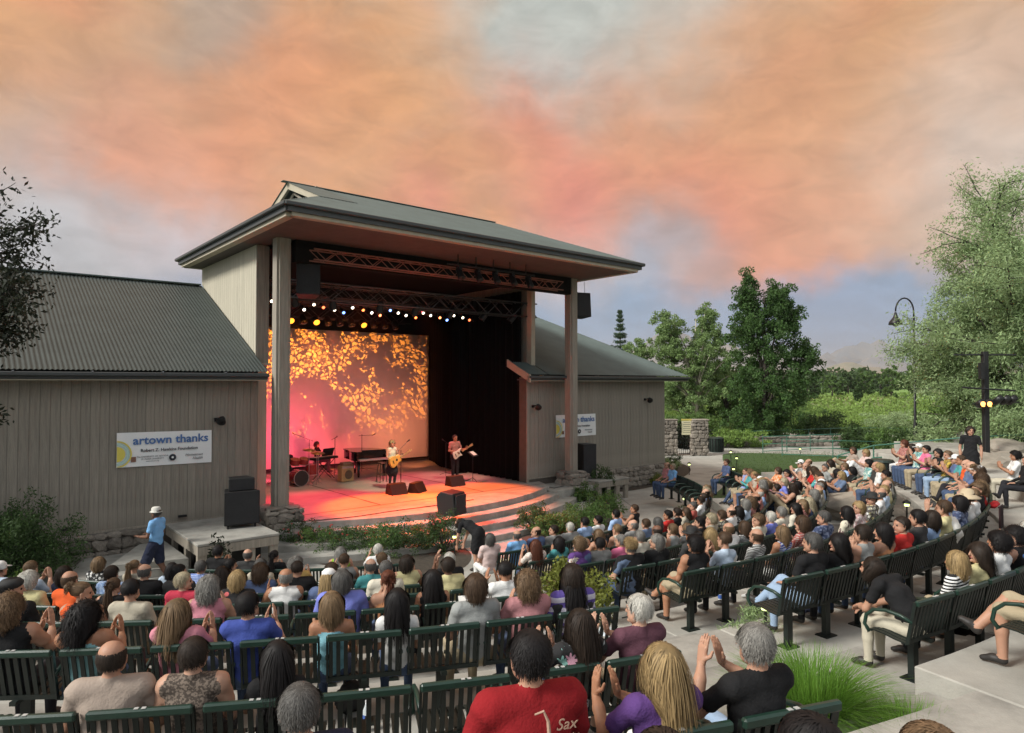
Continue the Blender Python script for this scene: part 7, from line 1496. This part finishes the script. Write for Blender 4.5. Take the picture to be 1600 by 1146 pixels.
for k in ORD:
    L_ = sorted([p for p in placed if p[0] == k], key=lambda p: p[1])
    for i, p in enumerate(L_):
        phi, P_ = p[1], p[2]; R, h = ROW[k]; R = rowR(k, phi); loc = ring(R-SOFF, phi, h); occ.setdefault(k, []).append((phi, P_))
        lf = L_[i-1][2][2] if i else None; rt = L_[i+1][2][2] if i+1 < len(L_) else None
        near = []
        if lf: near.append('right of the one in %s' % lf)
        if rt: near.append('left of the one in %s' % rt)
        near.append('at the row end')
        lab = uniq('person in %s%s top %s, %s' % (SLV[P_[6]], P_[2], ACT[P_[5]], ROWN[k]), near)
        s = random.uniform(.945, .995)*(.96 if P_[3] in ('long', 'bob', 'bun', 'pony', 'bigcurly') else 1)
        mkperson(BODY[P_[5]], loc, yaw_to(loc, C0)+random.uniform(-.12, .12), P_, lab, s, 'seated concert audience')
for P_ in GND:
    x, y = P_[:2]; top = .88 if P_[5] != 'lying' else .45; g = .15
    for it in range(12):
        Z_ = (4.5-g-top)*1050/(y-598); X = (x-800)/1050*Z_; gn = floor_at(X, Z_) if math.hypot(X-C0.x, Z_-C0.y) < 40 else .01
        g = .6*g+.4*min(gn, 1.2)
    g = max(.012, floor_at(X, Z_))
    if math.atan2(X-C0.x, C0.y-Z_) > R_(100): g = .012
    loc = Vector((X, Z_, g))
    mkperson(BODY[P_[5]], loc, yaw_to(loc, C0)+random.uniform(-.2, .2), P_, uniq('person in %s top on the ground, %s' % (P_[2], ACT[P_[5]]), ['near the lawn', 'by the rocks', 'below the rocks']), 1.0, 'audience sitting on the ground')

# ---- benches along each row
BLK = {'G': [(-9, 18), (29, 104)], 'F': [(-12.5, 19.0), (28.5, 104)], 'E': [(-13, 20.0), (28.5, 104)], 'D': [(-13, 20.2), (28.3, 104)], 'C': [(-34, 20.3), (28.0, 80)], 'B': [(-38, 20.9), (27.8, 76)], 'A': [(-42, 20.3), (28.6, 62)], 'Z': [(-40, 20.0), (29.0, 50)], 'Y': []}
GAPS = {('F', 30): 1}
for k in ORD:
    R, h = ROW[k]
    for (a0, a1) in BLK[k]:
        R = rowR(k, R_(a0))
        a0, a1 = R_(a0), R_(a1)
        if a0 > R_(20) and k in 'GFEDC': a1 = min(a1, max([q[0] for q in occ.get(k, [])]+[a0])+.5/R)
        st_ = (BW+.03)/R; n_ = int((a1-a0)/st_)
        for i in range(n_):
            phi = a1-(i+.5)*st_ if a0 < R_(20) else a0+(i+.5)*st_; p = ring(R, phi, h)
            if p.y < .5: continue
            if p.y > 0 and abs(p.x/p.y) > 1.0: continue
            if k == 'F' and phi > R_(20) and False: continue
            rz = yaw_to(p, C0); d = p.length
            nr = [q for q in occ.get(k, []) if abs(q[0]-phi) < st_*.6]
            who = 'under the %s in %s, %s' % ('one', nr[0][1][2]+(' clapping' if 'clap' in nr[0][1][5] else ' sitting'), ROWN[k]) if nr else 'empty'
            side = 'left block' if phi < R_(24) else 'right block'
            if nr: lab = uniq('green bench '+who, [])
            if nr and 0: lab = uniq('x', [side, side+' towards the aisle', side+' near the lawn'])
            if d < 11.5 and -a0 < 9:
                o = copytree(bench_hi)
            else: o = link('bench', bench_lo)
            o.name = 'bench'; o.location = p; o.rotation_euler = (0, 0, rz); 
            if not nr:
                pp = sorted(occ.get(k, []), key=lambda q: abs(q[0]-phi)); nn_ = round(abs(pp[0][0]-phi)/st_) if pp else 0
                lab = 'empty green bench, %s, %s to the %s of the person in %s' % (ROWN[k], ORDN[max(0, min(20, nn_-1))], 'right' if pp[0][0] < phi else 'left', pp[0][1][2]) if pp else 'empty green bench, '+ROWN[k]
                lab = uniq(lab, [side])
            if len(lab.split()) > 16: lab = lab.replace('empty green bench', 'empty bench').replace('the person in', 'person in')
            props(o, lab, 'bench', 'green slatted benches')
for o in [bench_hi]+list(bench_hi.children): bpy.data.objects.remove(o)

# ---- things people hold or leave
for k, ph, dr, lab in (('A', -6, .75, 'clear water bottle beside an armrest in the sixth row'), ('B', 36, .6, 'clear water bottle under the fifth row bench right of the aisle'), ('B', -16, .7, 'clear water bottle on the floor of the fifth row at left'), ('C', 34, .8, 'clear water bottle by the shoes in the fourth row'), ('A', 31.5, .55, 'clear water bottle at the aisle end of the sixth row, right block')):
    bottle(ring(ROW[k][0]-dr, R_(ph), ROW[k][1]), lab)
for k, ph, dr, c_, lab, sd_ in (('B', 12.5, .5, CL['dark grey'], 'dark grey tote bag on the fifth row floor near the aisle', 7), ('A', 4.2, .45, CL['crimson'], 'red handbag between two benches of the sixth row', 8), ('A', -13, .4, CL['floral printed'], 'patterned handbag on the floor behind the fifth row at left', 9), ('B', 33.0, .75, CL['navy'], 'navy bag under the fifth row bench, right block', 10), ('B', 47, .7, CL['taupe'], 'taupe bag under the curved fifth row', 11)):
    bag(ring(ROW[k][0]-dr, R_(ph), ROW[k][1]), (.34, .24, .28), c_, lab, sd_, sd_)
nb = link('notebook', None) if 0 else None
def paper(p, rz, tilt, lab, s=(.22, .3)):
    o = MB().box((0, 0, 0), (s[0], s[1], .004)).build('paper_sheet', mat('paper', (.75, .74, .7), .8), loc=p, rot=(tilt, 0, rz)); props(o, lab, 'paper')
paper(ring(ROW['E'][0]-.6, R_(3.0), 1.28), .2, .5, 'white programme sheet held on the lap in the second row')
paper(ring(ROW['B'][0]-.55, R_(16.5), 2.28), .2, .7, 'white programme sheet held out in the fifth row', (.3, .34))

# ---- walkers and players
def single(me, p, rz, P_, lab, s=1.0, sl_=None): return mkperson(BODY[me], p, rz, P_, lab, s, None, sl_)
pb = gpt(247, 912); wm = single('walk', pb, R_(82), (0, 0, 'sky blue', 'fringe', 'dgrey', 'walk', 't', 3, NV, 'pith'), 'person in blue shirt, long navy shorts and pale brimmed hat walking left', 1.0, {6: SKIN[3], 3: SHOE})
pw = Vector((13.0, 19.1, 1.54)); single('dress', pw, R_(150), (0, 0, 'black', 'mop', 'dark', 'dress', 't', 1, CL['black'], None), 'standing person in short black dress beside the black light pole', 1.0, {6: SKIN[1], 3: SHOE})
single('bend', gpt(748, 890), R_(60), (0, 0, 'black', 'mop', 'dark', 'bend', 't', 1, CL['black'], None), 'person in black dress bending forward at the end of the rose bed', .95, {6: SKIN[1]})
ps = gpt(613, 763, SF); sing = single('singer', ps, BR+PI+.15, (0, 0, 'cream', 'mop', 'blond', 'singer', 'n', 0, DK, None), 'singer in cream top, dark skirt and leggings playing an acoustic guitar', 1.0, {3: mat('boots', (.45, .36, .25), .7)})
pg = gpt(711, 750, SF); gtr = single('guitar', pg, BR+PI, (0, 0, 'plaid', 'short', 'dark', 'guitar', 't', 2, DK, None), 'player in plaid shirt and dark trousers holding a white electric guitar', 1.02)
pk = gpt(497, 738, SF); single('keys', pk, BR+PI+.9, (0, 0, 'black', 'mop', 'brown', 'keys', 'l', 1, DK, None), 'keyboard player in black shirt seated at the crossed stand', 1.0)
pd_ = gpt(449, 752, SF); single('keys', pd_, BR+PI-.2, (0, 0, 'black', 'short', 'dgrey', 'keys', 't', 1, DK, None), 'drummer in black shirt seated behind the drum kit', .97)
for p, l_ in ((pk, 'black stool under the keyboard player'), (pd_, 'black stool under the drummer')):
    t = empty('stool', p, 0, l_, 'stool'); MB().lathe([(.17, .38), (.17, .43)], n=14).build('seat', black, t)
    for i in range(3): q = i*2.1; MB().tube([(0, 0, .38), (.2*math.cos(q), .2*math.sin(q), 0)], .015, 5).build('leg', blackmetal, t)
sing.scale.x *= -1; gtr.scale.x *= -1
def guitar(p, rz, acoustic, lab, colm):
    t = empty('acoustic_guitar' if acoustic else 'electric_guitar', p, rz, lab, 'guitar'); M = Matrix.Rotation(R_(-25), 3, 'Y')
    O = smoothpoly([(-.27, -.0), (-.2, -.18), (0, -.17), (.07, -.12), (.2, -.13), (.25, 0), (.2, .13), (.07, .12), (0, .17), (-.2, .18)] if acoustic else [(-.22, -.02), (-.18, -.15), (.0, -.12), (.16, -.15), (.12, -.04), (.12, .04), (.22, .14), (0, .12), (-.18, .15)], 4)
    th = .10 if acoustic else .045; P = [M @ Vector((q.x, 0, q.y)) for q in O]; mb = MB(); mb.extr([v+Vector((0, -th/2, 0)) for v in P], (0, th, 0)); mb.build('guitar_body', colm, t, bevel=.006)
    MB().box(M @ Vector((.42, .03+th/2-.02, 0)), (.42, .022, .05), M).build('neck', mat('maple', (.42, .26, .12), .4), t); MB().box(M @ Vector((.69, .02+th/2-.02, 0)), (.16, .02, .08), M).build('headstock', MC['maple'], t)
    MB().lathe([(.045, 0), (.045, .004)], M @ Vector((.04, th/2+.004, 0)), 16, Matrix.Rotation(-PI/2, 3, 'X')).build('sound_hole' if acoustic else 'pickup', black, t); MB().box(M @ Vector((-.12, th/2+.006, 0)), (.03, .012, .12), M).build('bridge', black, t)
    t.scale.x = -1; return t
def front_of(o, d, z): return o.location+Matrix.Rotation(o.rotation_euler.z, 3, 'Z') @ Vector((.02, d, z))
guitar(front_of(sing, .20, 1.02), sing.rotation_euler.z, True, 'honey coloured acoustic guitar held by the singer', mat('honey', (.62, .36, .08), .3, .15))
guitar(front_of(gtr, .22, 1.04), gtr.rotation_euler.z, False, 'white electric guitar held by the player in plaid', mat('guitar_white', (.72, .68, .58), .25))
nP = sum(1 for o in bpy.data.objects if o.name.startswith('person')); print('people', nP, 'objects', len(bpy.data.objects))

for o in bpy.data.objects:
    if o.name.startswith('person') and 'deep red' in str(o.get('label')):
        tn = mat('print_tan', (.50, .33, .24), .8)
        MB().tube([(-.03, -.168, .985), (.01, -.170, .995), (.03, -.174, .95), (.04, -.182, .80), (.07, -.185, .72), (.11, -.18, .74), (.12, -.178, .80)], [.004, .006, .008, .012, .016, .018, .024], 6).build('saxophone_print', tn, o)
        text('Sax', .07, (.11, -.186, .91), tn, o, shear=.3); text('jamaica', .035, (.12, -.19, .87), tn, o, shear=.3)
# the curly head at the lower right edge sits low in its seat
for o in bpy.data.objects:
    if o.name.startswith('person') and 'cream floral' in str(o.get('label')) and 'backmost' in str(o.get('label')): o.location.z -= .12

for o in bpy.data.objects:
    if o.name.startswith('person') and 'deep red' in str(o.get('label')): o.scale = (1.06, 1.06, 1.06)
# ---- smoky evening air
hz = MB().prism([(-9050, -3050), (9050, -3050), (9050, 12050), (-9050, 12050)], -1.2, 520).mesh('haze', None) if 0 else None
me = bpy.data.meshes.new('haze'); b = bmesh.new(); bmesh.ops.create_cube(b, size=1); b.to_mesh(me); b.free()
m = bpy.data.materials.new('haze'); m.use_nodes = True; n = m.node_tree.nodes; n.remove(n['Principled BSDF']); pv = n.new('ShaderNodeVolumePrincipled')
pv.inputs['Color'].default_value = (.86, .88, .92, 1); pv.inputs['Density'].default_value = .0001; pv.inputs['Anisotropy'].default_value = .2
m.node_tree.links.new(pv.outputs[0], n['Material Output'].inputs['Volume']); me.materials.append(m)
hz = link('haze', me, None, (0, 4500, 259.4), scale=(18100, 15100, 521.2)); hz['kind'] = 'stuff'; hz['label'] = 'thin smoky evening air fading the far hills'
